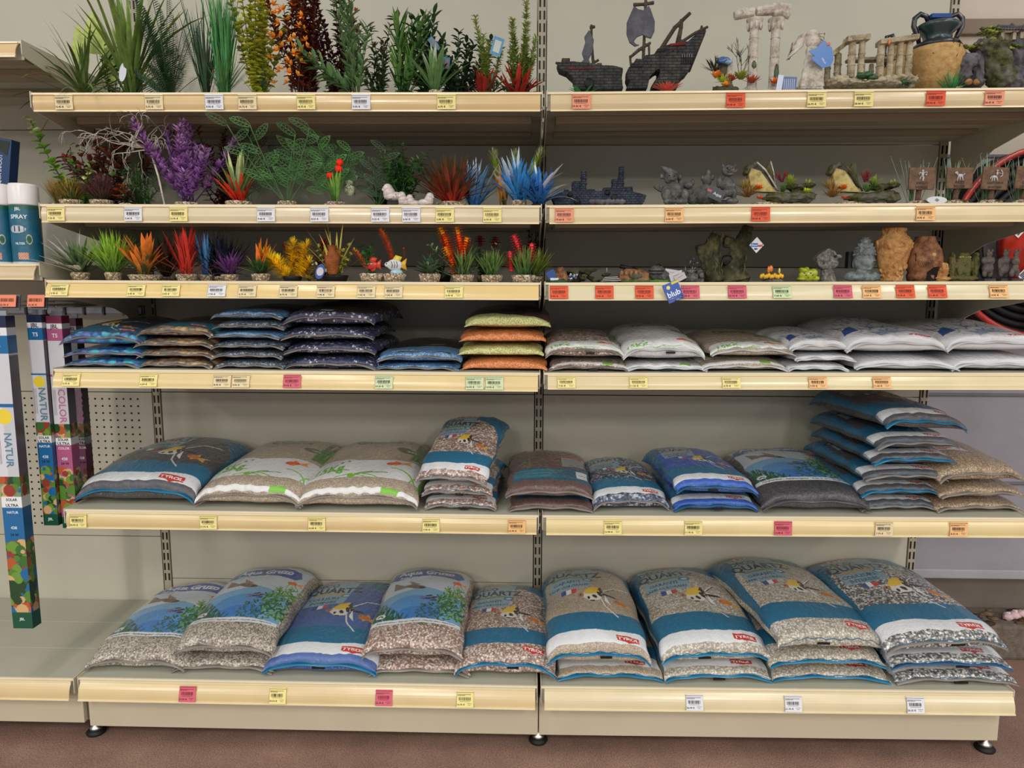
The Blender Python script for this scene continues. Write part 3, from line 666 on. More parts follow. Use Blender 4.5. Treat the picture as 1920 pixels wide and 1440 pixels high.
def art_brown(A):
    r = A.r; A.all((0, 0, 0)); A.C[..., 3] = 1
    A.poly([(.10, .22*r), (.94, .20*r), (.97, .50*r), (.55, .44*r), (.18, .46*r)], (20, 92, 118)); g = random.Random(4)
    for k in range(30): y = .25+g.random()*.17; A.line([(.12, y*r), (.5+g.random()*.2, (y+.01)*r)], .005, (70, 150, 170))
    leafy(A, .22, .66*r, .17, [(90, 104, 60), (120, 130, 80), (70, 84, 50)], 70, 5); leafy(A, .25, .53*r, .10, [(190, 190, 130), (160, 170, 110)], 50, 6)
    A.poly([(.26, .85*r), (.74, .84*r), (.74, .97*r), (.30, .97*r)], (196, 192, 188)); A.text('Color', .52, .935*r, .06, (50, 46, 44)); A.text('Quartz', .50, .875*r, .07, (44, 40, 40), 0, 1.2)
    A.poly([(.66, .50*r), (.94, .52*r), (.94, .72*r), (.66, .70*r)], (150, 154, 156)); A.poly([(.67, .66*r), (.9, .67*r), (.9, .71*r), (.67, .70*r)], (176, 60, 50))
    for k in range(5): A.line([(.68, (.53+.025*k)*r), (.92, (.54+.025*k)*r)], .008, (80, 80, 84))
    A.poly([(.80, .28*r), (.93, .28*r), (.93, .42*r), (.80, .42*r)], (226, 226, 226)); A.text('QSTA', .865, .35*r, .025, (40, 40, 40))
def art_small(A, top, mid, fish=True, white=None):
    r = A.r; A.all((0, 0, 0)); A.C[..., 3] = 1
    A.poly([(.0, .34*r), (.3, .40*r), (.6, .36*r), (1, .4*r), (1, r), (0, r)], top); A.poly([(.0, .36*r), (.3, .42*r), (.6, .38*r), (1, .42*r), (1, .6*r), (.5, .56*r), (0, .62*r)], mid)
    if fish: angelfish(A, .45, .62*r, .2)
    if white: A.poly([(.1, .62*r), (.6, .62*r), (.6, .9*r), (.12, .9*r)], white); A.text('DÉCO', .35, .82*r, .08, (30, 34, 40)); A.text('PEBBLES', .37, .72*r, .08, (30, 34, 40))
    badge(A, .74, .47*r, .2)
def art_white(A):
    r = A.r; A.all((214, 214, 216)); A.poly([(.04, .30*r), (.96, .30*r), (.96, .95*r), (.04, .95*r)], (224, 224, 226)); g = random.Random(8)
    for k in range(170):
        a = g.uniform(0, 6.28); q = g.random()**.7; x, y = .42+.30*q*math.cos(a), (.62+.22*q*math.sin(a))*r; b = g.uniform(0, 3.1); l = g.uniform(.03, .1)
        A.line([(x, y), (x+l*math.cos(b), y+l*math.sin(b))], .012, g.choice([(60, 90, 150), (90, 120, 170), (44, 60, 120), (200, 206, 220), (150, 170, 196)]), .8)
    A.poly([(.10, .50*r), (.26, .55*r), (.24, .66*r), (.12, .60*r)], (34, 84, 156)); A.poly([(.38, .40*r), (.55, .48*r), (.9, .52*r), (.5, .53*r), (.3, .5*r)], (120, 150, 180), .8)
    A.ell(.72, .40*r, .10, .035, (190, 44, 40)); A.text('MARINE', .72, .40*r, .028, (240, 226, 220))
def art_sand(A):
    r = A.r; A.all(None); A.C[..., 3] = 1
    A.poly([(0, .34*r), (.34, .40*r), (.62, .36*r), (.5, .7*r), (.42, r), (0, r)], (216, 216, 218)); badge(A, .42, .44*r, .16); A.text('QUARTZ', .2, .75*r, .07, (70, 80, 110), .6)
def art_blackfilm(A, wave=(40, 46, 60), oval=(96, 160, 206), word=None, pan=None):
    r = A.r; A.all((0, 0, 0)); A.C[..., 3] = 1
    A.poly([(.25, .38*r), (.82, .36*r), (.96, .6*r), (.96, r), (.06, r), (.06, .66*r)], (24, 22, 24)); 
    if pan: A.poly([(0, .30*r), (.3, .42*r), (.6, .36*r), (1, .44*r), (1, .62*r), (0, .6*r)], pan)
    A.ell(.46, .44*r, .07, .05, oval); A.text('AQUA', .46, .44*r, .03, (230, 236, 240))
    goldfish(A, .6, .66*r, .12, .2, (120, 96, 60), (80, 70, 60))
    if word: A.text(word, .3, .46*r, .07, (206, 214, 230))
def art_bw(A):      # yellow or orange gravel pack: dark upper film with a red fish
    r = A.r; A.all((0, 0, 0)); A.C[..., 3] = 1
    A.poly([(0, .46*r), (.3, .52*r), (.7, .42*r), (1, .36*r), (1, r), (0, r)], (22, 20, 26)); A.poly([(.62, .44*r), (.78, .62*r), (.96, .56*r), (.98, .40*r), (.8, .43*r)], (116, 50, 70)); g = random.Random(2)
    for k in range(9): A.line([(.76+.02*k, .42*r), (.80+.02*k, .55*r)], .008, (50, 36, 60))
    A.ell(.35, .75*r, .2, .05*r, (90, 150, 60), .1)
# ---------------------------------------------------------------- bag geometry
def arc_re(a, b, e, n):      # even spacing along the domed cross-section
    t = np.linspace(-1, 1, 801)*PI/2; x = a*np.sin(t); z = b*np.cos(t)**e*.75; s = np.concatenate([[0], np.cumsum(np.hypot(np.diff(x), np.diff(z)))]); return np.interp(np.linspace(0, s[-1], n), s, t)
_ac = {}
def bag_mesh(name, mat, W_, L_, T, art, res=.0016, e=.55, zs=.35, seed=0, pinch=.035, lump=.05, bot=None, ew=.62, wedge=.34, vexp=.76):
    nu = max(24, int(W_*1.12/res)); nv = max(24, int(L_*1.12/res)); z0 = T*zs
    tu = arc_re(W_/2, T-z0, ew, nu); tv = arc_re(L_/2, T-z0, e, nv); TU, TV = np.meshgrid(tu, tv)
    g = np.random.RandomState(seed)
    def surf(TU, TV, top):
        su, sv, cu, cv = np.sin(TU), np.sin(TV), np.maximum(np.cos(TU), 0), np.maximum(np.cos(TV), 0)
        X = W_/2*su*(1-pinch*cv**.7)+.0025*np.sin(TV*9+seed)*np.abs(su)**3; Y = L_/2*sv*(1-pinch*.8*cu**.7)+.003*np.sin(TU*7+seed)*np.abs(sv)**3
        N = np.zeros_like(X)
        for k in range(9): fx, fy = g2[k, 0], g2[k, 1]; N += np.sin(X*fx+Y*fy+g2[k, 2])*g2[k, 3]
        cs = z0*(1-.75*np.abs(su*sv)**5); wv = .0026*np.sin(X*g2[0, 0]*5+g2[0, 2])*(1-cv**.5)*cu**.3
        if top:
            Z = cs+(T-z0)*cu**ew*cv**e*(1+wedge*sv)/(1+wedge*.42)*(1+lump*N); fr = np.exp(-((sv+1)/.13)**2)*cu**.5*cv**.5
            Z += T*.022*np.sin(X*95+3*np.sin(X*31+seed)+seed)*fr; Y += .0025*np.sin(X*140+seed*2+4*np.sin(X*47))*fr
            return X, Y, np.maximum(Z+wv, .0003)
        Z = cs*(1-(cu**.35)*(cv**.35)); return X, Y, np.maximum(Z+wv*(1-cv**.3), .0002)
    g2 = np.stack([g.uniform(-38, 38, 9), g.uniform(-30, 30, 9), g.uniform(0, 6.28, 9), g.uniform(.2, .5, 9)], 1)
    X, Y, Z = surf(TU, TV, True); key = (art.__name__ if callable(art) else str(art), nu, nv, vexp)
    if key not in _ac: A = Art(nv/nu, nu); art(A); C = A.C[:nv, :nu]; C = np.pad(C, ((0, nv-C.shape[0]), (0, 0), (0, 0)), 'edge'); C = C[(np.clip(np.linspace(0, 1, nv)**vexp, 0, 1)*(nv-1)).astype(int)]; _ac[key] = C
    C = _ac[key]; V = np.stack([X, Y, Z], -1).reshape(-1, 3)
    n2 = 64; tu2 = np.linspace(-PI/2, PI/2, n2); U2, V2 = np.meshgrid(tu2, tu2); Xb, Yb, Zb_ = surf(U2, V2, False); Vb = np.stack([Xb, Yb, Zb_], -1).reshape(-1, 3)
    def quads(a, b, off, flip):
        i = np.arange(a-1)[None, :]+np.arange(b-1)[:, None]*a; i = i.ravel()+off; q = np.stack([i, i+1, i+a+1, i+a], 1); return q[:, ::-1] if flip else q
    Fq = np.concatenate([quads(nu, nv, 0, False), quads(n2, n2, nu*nv, True)]); Vt = np.concatenate([V, Vb]).astype(np.float32)
    me = bpy.data.meshes.new(name); me.vertices.add(len(Vt)); me.vertices.foreach_set('co', Vt.ravel()); me.loops.add(Fq.size); me.loops.foreach_set('vertex_index', Fq.ravel().astype(np.int32))
    me.polygons.add(len(Fq)); me.polygons.foreach_set('loop_start', np.arange(0, Fq.size, 4, dtype=np.int32)); me.polygons.foreach_set('loop_total', np.full(len(Fq), 4, np.int32)); me.update(calc_edges=True)
    me.polygons.foreach_set('use_smooth', np.ones(len(Fq), bool)); bc = np.array([*srgb(bot), 0.] if bot else [0, 0, 0, 1.], np.float32)
    ca = me.color_attributes.new('Col', 'FLOAT_COLOR', 'POINT'); ca.data.foreach_set('color', np.concatenate([C.reshape(-1, 4), np.tile(bc, (n2*n2, 1))]).astype(np.float32).ravel())
    me.materials.append(mat); me.validate(); o = bpy.data.objects.new(name, me); COL.objects.link(o)
    return o
def variant(f, nm, **kw):
    def g(A): f(A, **kw)
    g.__name__ = nm; return g
Q_ = variant(art_quartz, 'q'); QC = variant(art_quartz, 'qc', clearband=True); QI = variant(art_quartz, 'qi', sub='COULEURS')
QB = variant(art_quartz, 'qb', sub='COULEURS', window=False, tint=(74, 104, 164)); QD = variant(art_quartz, 'qd', sub='COULEURS', window=False, tint=(78, 78, 84)); QBC = variant(art_quartz, 'qbc', sub='COULEURS', window=False, tint=(50, 94, 186))
QGS = variant(art_quartz, 'qgs', sub='COULEURS')
SM_B = variant(art_small, 'smb', top=(40, 56, 76), mid=(20, 104, 134)); SM_T = variant(art_small, 'smt', top=(62, 56, 50), mid=(20, 110, 130), fish=False); SM_G = variant(art_small, 'smg', top=(52, 58, 66), mid=(90, 150, 196), fish=False)
BF = variant(art_blackfilm, 'bf'); BL = variant(art_blackfilm, 'bl', pan=(96, 140, 186), word='SABLE', oval=(70, 110, 160)); FWH = variant(art_fine, 'fw', white=True); FN = variant(art_fine, 'fn')
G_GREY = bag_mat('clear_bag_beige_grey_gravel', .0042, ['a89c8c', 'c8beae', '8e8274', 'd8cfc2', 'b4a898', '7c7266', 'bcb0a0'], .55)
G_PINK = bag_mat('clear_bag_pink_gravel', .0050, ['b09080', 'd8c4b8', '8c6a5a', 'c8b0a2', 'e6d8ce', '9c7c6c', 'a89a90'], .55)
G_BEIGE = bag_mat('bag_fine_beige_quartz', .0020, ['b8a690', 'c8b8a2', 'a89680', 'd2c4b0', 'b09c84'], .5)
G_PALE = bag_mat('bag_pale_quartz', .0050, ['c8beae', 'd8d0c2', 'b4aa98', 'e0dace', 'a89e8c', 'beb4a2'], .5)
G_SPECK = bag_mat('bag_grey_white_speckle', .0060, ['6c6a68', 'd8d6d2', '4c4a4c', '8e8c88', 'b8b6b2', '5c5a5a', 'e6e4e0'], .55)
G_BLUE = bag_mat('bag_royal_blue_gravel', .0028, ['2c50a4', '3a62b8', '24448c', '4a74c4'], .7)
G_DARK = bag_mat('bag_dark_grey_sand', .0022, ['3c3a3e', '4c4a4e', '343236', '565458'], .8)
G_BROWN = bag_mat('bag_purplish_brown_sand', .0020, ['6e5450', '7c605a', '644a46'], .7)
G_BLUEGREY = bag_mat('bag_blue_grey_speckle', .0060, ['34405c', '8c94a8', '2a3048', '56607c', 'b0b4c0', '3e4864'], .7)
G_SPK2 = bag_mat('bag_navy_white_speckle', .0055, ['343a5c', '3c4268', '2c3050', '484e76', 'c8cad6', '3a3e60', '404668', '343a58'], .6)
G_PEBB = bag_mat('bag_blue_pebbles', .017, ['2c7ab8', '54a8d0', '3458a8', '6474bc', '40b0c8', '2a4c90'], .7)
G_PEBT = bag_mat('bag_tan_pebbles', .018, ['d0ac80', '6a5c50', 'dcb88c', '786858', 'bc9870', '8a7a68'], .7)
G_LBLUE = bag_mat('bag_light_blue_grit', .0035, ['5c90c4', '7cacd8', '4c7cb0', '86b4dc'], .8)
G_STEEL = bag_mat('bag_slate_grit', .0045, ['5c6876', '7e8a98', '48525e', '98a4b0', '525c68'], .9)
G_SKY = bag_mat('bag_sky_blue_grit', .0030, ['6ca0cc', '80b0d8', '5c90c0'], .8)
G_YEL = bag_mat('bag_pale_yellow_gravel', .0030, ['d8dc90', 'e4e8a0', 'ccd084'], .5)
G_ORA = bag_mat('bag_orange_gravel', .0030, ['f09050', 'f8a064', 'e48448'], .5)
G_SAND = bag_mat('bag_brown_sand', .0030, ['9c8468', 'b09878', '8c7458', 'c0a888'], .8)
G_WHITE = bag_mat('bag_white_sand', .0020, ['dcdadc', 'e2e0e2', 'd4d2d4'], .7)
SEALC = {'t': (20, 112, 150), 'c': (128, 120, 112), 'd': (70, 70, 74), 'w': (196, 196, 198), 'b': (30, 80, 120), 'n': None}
def bag(lab, art, mat, px, sh, yf, up, W_, L_, T, yaw=0, pitch=0, roll=0, seal='c', group=None, res=.0017, seed=None, slot=True, cat='gravel bag', e=.5, zs=.35, **k):
    """px: photo column of the middle of the front edge; yf: its distance behind the shelf edge; up: height of its underside above the deck"""
    seed = len(lab)*7+int(px) if seed is None else seed; z = HS[sh]
    for _ in range(3): x = wx(px, yf, z+up+T*zs); z = hz(sh, x)
    o = bag_mesh('gravel_bag', mat, W_, L_, T, art, res=res, seed=seed, e=e, zs=zs, **k)
    Rt = Matrix.Rotation(math.radians(yaw), 4, 'Z') @ Matrix.Rotation(math.radians(pitch), 4, 'X') @ Matrix.Rotation(math.radians(roll), 4, 'Y')
    off = Rt @ Vector((0, -L_/2, 0)); o.matrix_world = Matrix.Translation(Vector((x, yf, z+up))-off) @ Rt
    tag(o, lab, cat, group)
    if SEALC[seal]:
        m = MB(); n = 30; vs = []; cs = []; fs = []; c = srgb(SEALC[seal])
        for i in range(n+1):
            u = -1+2*i/n; xx = W_/2*u*.985; yb = -L_/2*(1-.028*math.cos(u*PI/2)); zb = T*zs*(1-.75*abs(u)**5)
            w1 = .002*math.sin(u*9+seed); vs += [(xx, yb+.004, zb+.002), (xx, yb-.007, zb-.003+w1), (xx, yb-.007, zb-.0042+w1), (xx, yb+.004, zb-.002)]; cs += [c]*4
        for i in range(n):
            a = 4*i
            for q in range(4): fs.append((a+q, a+(q+1) % 4, a+4+(q+1) % 4, a+4+q))
        m.add(vs, fs, cs); s_ = m.build('end_seal', M_GLOSSCARD, o)
    if slot:
        m = MB(); x0 = W_*random.Random(seed).uniform(-.12, .12); m.box((x0, -L_/2*.975-.004, T*zs-.010), (W_*.11, .003, .006), (28, 24, 26)); m.build('carry_slot', M_RUBBER, o, smooth=False)
    return o
# ---- lowest shelf
GB = 'gravel sacks on the lowest shelf'
bag('clear sack of grey gravel with blue fish label, leftmost on the lowest shelf', art_gruzo, G_GREY, 252, 0, .035, 0, .30, .47, .10, group=GB, slot=False)
bag('plain clear gravel sack underneath in the second pile from the left, lowest shelf', art_gruzo, G_GREY, 416, 0, .04, 0, .30, .46, .058, group=GB, res=.003, slot=False)
bag('clear sack of grey gravel with blue fish label, topmost of the second pile from left', art_gruzo, G_GREY, 416, 0, .035, .050, .295, .48, .10, group=GB, slot=False, pitch=1)
bag('blue and teal quartz sack lying alone on the lowest shelf', QB, G_BLUE, 598, 0, .03, 0, .335, .50, .105, seal='t', group=GB)
bag('clear pink gravel sack underneath its twin right of the blue sack', art_gruzo, G_PINK, 785, 0, .04, 0, .30, .47, .058, group=GB, res=.003, slot=False)
bag('clear pink gravel sack with blue fish label lying on another, right of the blue sack', art_gruzo, G_PINK, 772, 0, .035, .050, .295, .48, .105, group=GB, pitch=1, slot=False)
bag('pink gravel quartz sack with teal stripe left of the middle post, lowest shelf', QC, G_PINK, 947, 0, .03, 0, .295, .46, .115, seal='t', group=GB, zs=.42, yaw=-1)
bag('fine beige quartz sack underneath its twin right of the middle post', Q_, G_BEIGE, 1145, 0, .03, 0, .305, .48, .055, seal='t', group=GB, res=.003, slot=False)
bag('fine beige quartz sack with white stripe, topmost right of the middle post', Q_, G_BEIGE, 1123, 0, .02, .048, .30, .47, .135, seal='t', group=GB, yaw=1, zs=.3)
bag('pale quartz sack at the bottom of the bulging two-sack pile on the lowest shelf', Q_, G_PALE, 1348, 0, .03, 0, .31, .48, .060, seal='t', group=GB, res=.003, yaw=2)
bag('pale quartz sack with a folded front corner, topmost of the bulging two-sack pile', Q_, G_PALE, 1345, 0, .035, .052, .32, .50, .125, seal='t', group=GB, yaw=4, zs=.25)
bag('pale quartz sack at the bottom of the three-sack pile on the lowest shelf', QC, G_PALE, 1560, 0, .035, 0, .335, .48, .052, seal='t', group=GB, res=.003, slot=False)
bag('pale quartz sack in the middle of the three-sack pile on the lowest shelf', QC, G_PALE, 1553, 0, .03, .046, .335, .50, .066, seal='t', group=GB, res=.0025, yaw=2, slot=False)
bag('pale quartz sack sliding to the right on top of the three-sack pile', QC, G_PALE, 1565, 0, .02, .100, .335, .50, .105, seal='n', group=GB, yaw=9, roll=5, pitch=1)
bag('grey speckled quartz sack at the bottom of the rightmost pile on the lowest shelf', QGS, G_SPECK, 1795, 0, .03, 0, .345, .50, .052, group=GB, res=.003, seal='c')
bag('grey speckled quartz sack in the middle of the rightmost pile on the lowest shelf', QGS, G_SPECK, 1785, 0, .03, .046, .345, .50, .056, group=GB, res=.003, seal='b', yaw=1)
bag('grey speckled quartz sack with teal and white stripes, topmost of the rightmost pile', QGS, G_SPECK, 1778, 0, .02, .098, .36, .52, .105, group=GB, yaw=5, seal='c')
# ---- fifth shelf
GC = 'sacks on the fifth shelf'
bag('dark grey quartz sack with teal waves at the left end of the fifth shelf', QD, G_DARK, 250, 5, .05, 0, .35, .46, .125, seal='t', group=GC, slot=False)
bag('beige fine quartz sack with goldfish, second from the left on the fifth shelf', FN, G_BEIGE, 463, 5, .03, 0, .315, .47, .118, seal='c', group=GC, slot=False, yaw=-3)
bag('beige fine quartz sack with large green 15Kg, third from the left on the fifth shelf', FN, G_BEIGE, 668, 5, .02, 0, .345, .47, .12, seal='c', group=GC, slot=False)
bag('pink gravel quartz bag at the bottom of the three-bag pile on the fifth shelf', Q_, G_PINK, 862, 5, .035, 0, .205, .34, .048, seal='c', group=GC, res=.0025, yaw=-2)
bag('pink gravel quartz bag in the middle of the three-bag pile on the fifth shelf', Q_, G_PINK, 856, 5, .03, .040, .200, .34, .052, seal='c', group=GC, res=.0025, yaw=-5)
bag('pink gravel quartz bag propped up at a steep tilt on its pile', Q_, G_PINK, 846, 5, .025, .078, .205, .33, .065, seal='c', group=GC, yaw=-10, pitch=17, res=.0013, slot=False)
bag('purplish brown sand bag under its twin, below the middle post on the fifth shelf', art_brown, G_BROWN, 1034, 5, .03, 0, .235, .35, .045, seal='c', group=GC, res=.0025, slot=False)
bag('purplish brown sand bag with teal band on top of its twin on the fifth shelf', art_brown, G_BROWN, 1030, 5, .03, .036, .245, .38, .07, seal='c', group=GC, slot=False, res=.0014)
bag('blue-grey speckled quartz bag lying alone on the fifth shelf', QGS, G_BLUEGREY, 1184, 5, .045, 0, .215, .36, .085, seal='c', group=GC, slot=False, res=.0014, yaw=3)
bag('royal blue quartz bag at the bottom of its pair on the fifth shelf', QBC, G_BLUE, 1342, 5, .04, 0, .235, .36, .056, seal='b', group=GC, res=.0022, yaw=1)
bag('royal blue quartz bag lying skewed on top of its pair on the fifth shelf', QBC, G_BLUE, 1345, 5, .03, .050, .235, .36, .072, seal='b', group=GC, res=.0014, yaw=6, roll=3)
bag('dark sand sack with a blue aquarium picture on the fifth shelf', art_gruzo, G_DARK, 1532, 5, .03, 0, .30, .46, .105, seal='d', group=GC, slot=False)
dz = 0
for k, (px, yaw, T, w) in enumerate(((1688, 3, .050, .225), (1690, 4, .055, .23), (1700, 3, .055, .235), (1716, 3, .055, .235), (1722, 5, .062, .235), (1738, 9, .082, .245))):
    bag(['dark quartz bag at the very bottom of the tall six-bag stack', 'dark quartz bag second from the bottom of the tall six-bag stack', 'dark quartz bag third from the bottom of the tall six-bag stack', 'dark quartz bag third from the top of the tall six-bag stack',
         'dark quartz bag second from the top of the tall six-bag stack', 'dark quartz bag topmost of the tall six-bag stack'][k], QD, G_DARK, px, 5, .05+.006*(k % 2)-.004*k, dz, w, .38, T, yaw=yaw, seal='t' if k % 2 else 'c', group='tall stack of dark quartz bags', res=.0014 if k > 3 else .0022, slot=False, roll=0 if k < 5 else 4)
    dz += T*.83
for k, (px, T, u_) in enumerate(((1838, .045, 0), (1846, .055, .037), (1842, .088, .080))):
    bag(['brown sand bag at the bottom of the rightmost pile on the fifth shelf', 'brown sand bag in the middle of the rightmost pile on the fifth shelf', 'brown sand bag with white label, topmost of the rightmost pile on the fifth shelf'][k], art_sand, G_SAND, px, 5, .05, u_, .25, .40, T, yaw=6, seal='c', group=GC, res=.002, slot=False) if k == 2 else \
    bag(['brown sand bag at the bottom of the rightmost pile on the fifth shelf', 'brown sand bag in the middle of the rightmost pile on the fifth shelf'][k], variant(lambda A: A.all(None) or A.C.__setitem__((Ellipsis, 3), 1.), 'cl'), G_SAND, px, 5, .05, u_, .25, .40, T, yaw=4, seal='c', group=GC, res=.003, slot=False)
# ---- fourth shelf
GD = 'packs on the fourth shelf'
def pile(n, names, art, mats, px, dx, W_, L_, T, yf=.04, yaw=0, seal='c', topT=None, res=.002, arts=None, **k):
    z = 0
    for i in range(n):
        tt = (topT or T) if i == n-1 else T
        bag(names[i], arts[i] if arts else art, mats[i] if isinstance(mats, list) else mats, px+dx[i % len(dx)], 4, yf+.004*(i % 2), z, W_, L_, tt, yaw=yaw+((i*37) % 5-2)*1.2, seal=seal if isinstance(seal, str) else seal[i], group=GD, res=res if i == n-1 else .003, vexp=.33 if i == n-1 else .76, **k)
        z += tt*.80
PO = ['bottom', 'second from the bottom', 'third from the bottom', 'fourth from the bottom', 'second from the top', 'topmost']
def names(fmt, n):
    w = {2: ['bottom', 'top'], 3: ['bottom', 'middle', 'top'], 4: ['bottom', 'second from the bottom', 'second from the top', 'topmost'], 5: ['bottom', 'second from the bottom', 'middle', 'second from the top', 'topmost'], 6: PO}[n]
    return [fmt.replace('#', q) for q in w]
pile(3, names('blue pebble pack, # of the pile at the left end of the fourth shelf', 3), SM_B, G_PEBB, 190, [0, 4, -2], .225, .34, .037, topT=.078, slot=False, ew=.8)
pile(4, names('tan pebble pack, # of the pile beside the blue pebble packs', 4), SM_T, G_PEBT, 326, [0, 2, -2], .215, .34, .036, topT=.050, slot=False, lump=.09)
pile(6, names('slate and blue grit pack, # in the pile of six', 6), SM_G, [G_STEEL, G_STEEL, G_STEEL, G_SKY, G_STEEL, G_LBLUE], 462, [4, 0, 2, -4], .200, .34, .034, topT=.040, slot=False)
pile(4, names('navy speckled pack, # in the tall pile of four', 4), BF, G_SPK2, 618, [2, 0, -4, -2], .255, .38, .050, topT=.070, res=.0016)
pile(2, names('light blue sand pack, # one of the low pile beside the orange packs', 2), BL, G_LBLUE, 782, [-2, 4], .235, .36, .026, topT=.052, res=.0016, slot=False)
pile(4, ['orange gravel pack at the bottom of the mixed orange and yellow pile', 'pale yellow gravel pack lying between the two orange packs', 'orange gravel pack between the two pale yellow packs', 'pale yellow gravel pack topmost on the orange packs'],
     art_bw, [G_ORA, G_YEL, G_ORA, G_YEL], 945, [0, -6, -2, 6], .235, .36, .048, topT=.062, res=.0016, slot=False, seal='n', e=.62)
pile(2, names('beige gravel pack with goldfish, # one of the pair right of the middle post', 2), FN, G_PINK, 1102, [2, -6], .215, .38, .042, topT=.075, res=.0016)
pile(2, names('white sand pack with goldfish, # one of the pair on the fourth shelf', 2), FWH, G_WHITE, 1245, [4, 0], .225, .38, .034, topT=.098, seal='w', res=.0016, yaw=2)
pile(2, names('beige gravel pack with white and green stripes, # one of the pair', 2), FN, G_BEIGE, 1404, [-6, 10], .235, .36, .046, topT=.065, seal='w', res=.0018, yaw=4, slot=False)
pile(3, names('small glossy white sand bag, # one of the three beside the large white bags', 3), art_white, G_WHITE, 1545, [-10, 4, -6], .165, .30, .032, topT=.060, seal='w', res=.002, slot=False, yaw=2, bot=(212, 212, 214))
pile(2, names('large white sand bag with blue coral print, # one of the left large pair', 2), art_white, G_WHITE, 1690, [12, -8], .275, .42, .058, topT=.092, seal='w', res=.0018, slot=False, yaw=1, bot=(212, 212, 214))
pile(2, names('large white sand bag with blue coral print, # one of the right large pair', 2), art_white, G_WHITE, 1870, [10, 0], .275, .42, .062, topT=.088, seal='w', res=.0018, slot=False, yaw=2, bot=(212, 212, 214))
# ---------------------------------------------------------------- plastic plants
DG, MG, LG, YG, OL = (36, 66, 32), (58, 104, 40), (104, 152, 48), (158, 190, 66), (92, 104, 40)
PG = {1: 'tall aquarium plants on the top shelf', 2: 'aquarium plants on the second shelf', 3: 'small potted aquarium plants on the third shelf'}
def pot(par, r, h, mat=None, sx=1.0, black=False, seed=1, box=False):
    m = MB(); g = random.Random(seed)
    if black: m.lathe([(r*.8, 0), (r*.95, h*.7), (r, h), (r*.9, h), (.0, h*.9)], (26, 24, 26), sx=sx); m.build('black_base', M_RUBBER, par); return
    prof = [(r*.80, .0005), (r*.86, h*.25), (r*.97, h*.7), (r, h*.95), (r*.9, h*1.05), (0, h)]
    m.lathe(prof, (180, 160, 130), sx=sx, n=40)
    for i, v in enumerate(m.v): q = 1+.05*mnoise.noise(Vector(v)*220+Vector((seed, 0, 0))); m.v[i] = (v[0]*q, v[1]*q, v[2]*(1+.06*mnoise.noise(Vector(v)*150)))
    m.build('gravel_base', mat or M_POT, par)
def rdir(g, tilt, az=None):
    a = g.uniform(0, 2*PI) if az is None else az; return Vector((math.sin(tilt)*math.cos(a), math.sin(tilt)*math.sin(a), math.cos(tilt)))
def cvar(g, c, v=.12):
    k = 1+g.uniform(-v, v); return tuple(min(255, q*k) for q in c)
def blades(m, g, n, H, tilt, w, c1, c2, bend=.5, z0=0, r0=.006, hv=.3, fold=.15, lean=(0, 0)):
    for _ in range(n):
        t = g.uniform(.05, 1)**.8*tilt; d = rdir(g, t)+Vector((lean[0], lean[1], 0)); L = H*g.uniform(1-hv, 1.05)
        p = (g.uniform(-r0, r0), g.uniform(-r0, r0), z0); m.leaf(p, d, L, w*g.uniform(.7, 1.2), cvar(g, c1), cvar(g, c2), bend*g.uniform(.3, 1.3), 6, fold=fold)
def stemline(g, p, d, L, curve, n=10):
    pts = [Vector(p)]; d = Vector(d).normalized(); c = Vector(curve)
    for i in range(n): d = (d+c/n+Vector((g.uniform(-.04, .04), g.uniform(-.04, .04), 0))).normalized(); pts.append(pts[-1]+d*(L/n))
    return pts
def along(pts, t):
    f = t*(len(pts)-1); i = min(int(f), len(pts)-2); q = f-i; return pts[i].lerp(pts[i+1], q), (pts[i+1]-pts[i]).normalized()
def leafstem(m, g, pts, dens, ll, lw, c1, c2, ang=1.0, bend=.25, per=2, taper=.6, start=.12, tipc=None, n=4, up=None, cb=None, shape=1.):
    L = sum((b-a).length for a, b in zip(pts[:-1], pts[1:])); k = max(3, int(L/dens)); ph = g.uniform(0, 6)
    for i in range(k):
        t = start+(1-start)*i/(k-1); p, d = along(pts, t*.999); o = d.orthogonal().normalized(); ph += 2.4 if per == 1 else PI/2+.15
        s_ = 1-(t*taper if taper >= 0 else 0)
        for q in range(per):
            if g.random() < .10: continue
            a = ph+2*PI*q/per+g.uniform(-.45, .45); an_ = ang*g.uniform(.72, 1.22); r = Matrix.Rotation(a, 3, d) @ o; dd = (r*math.sin(an_)+d*math.cos(an_)); p = p+d*g.uniform(-.4, .4)*dens
            cc = tipc if tipc and t > .8 else c2
            if cb and t < cb[0]: cc = cb[1]
            m.leaf(p, dd, ll*s_*g.uniform(.8, 1.15), lw*s_, cvar(g, c1 if not (cb and t < cb[0]) else cb[1]), cvar(g, cc), bend, n, up=up, fold=.2, shape=shape)
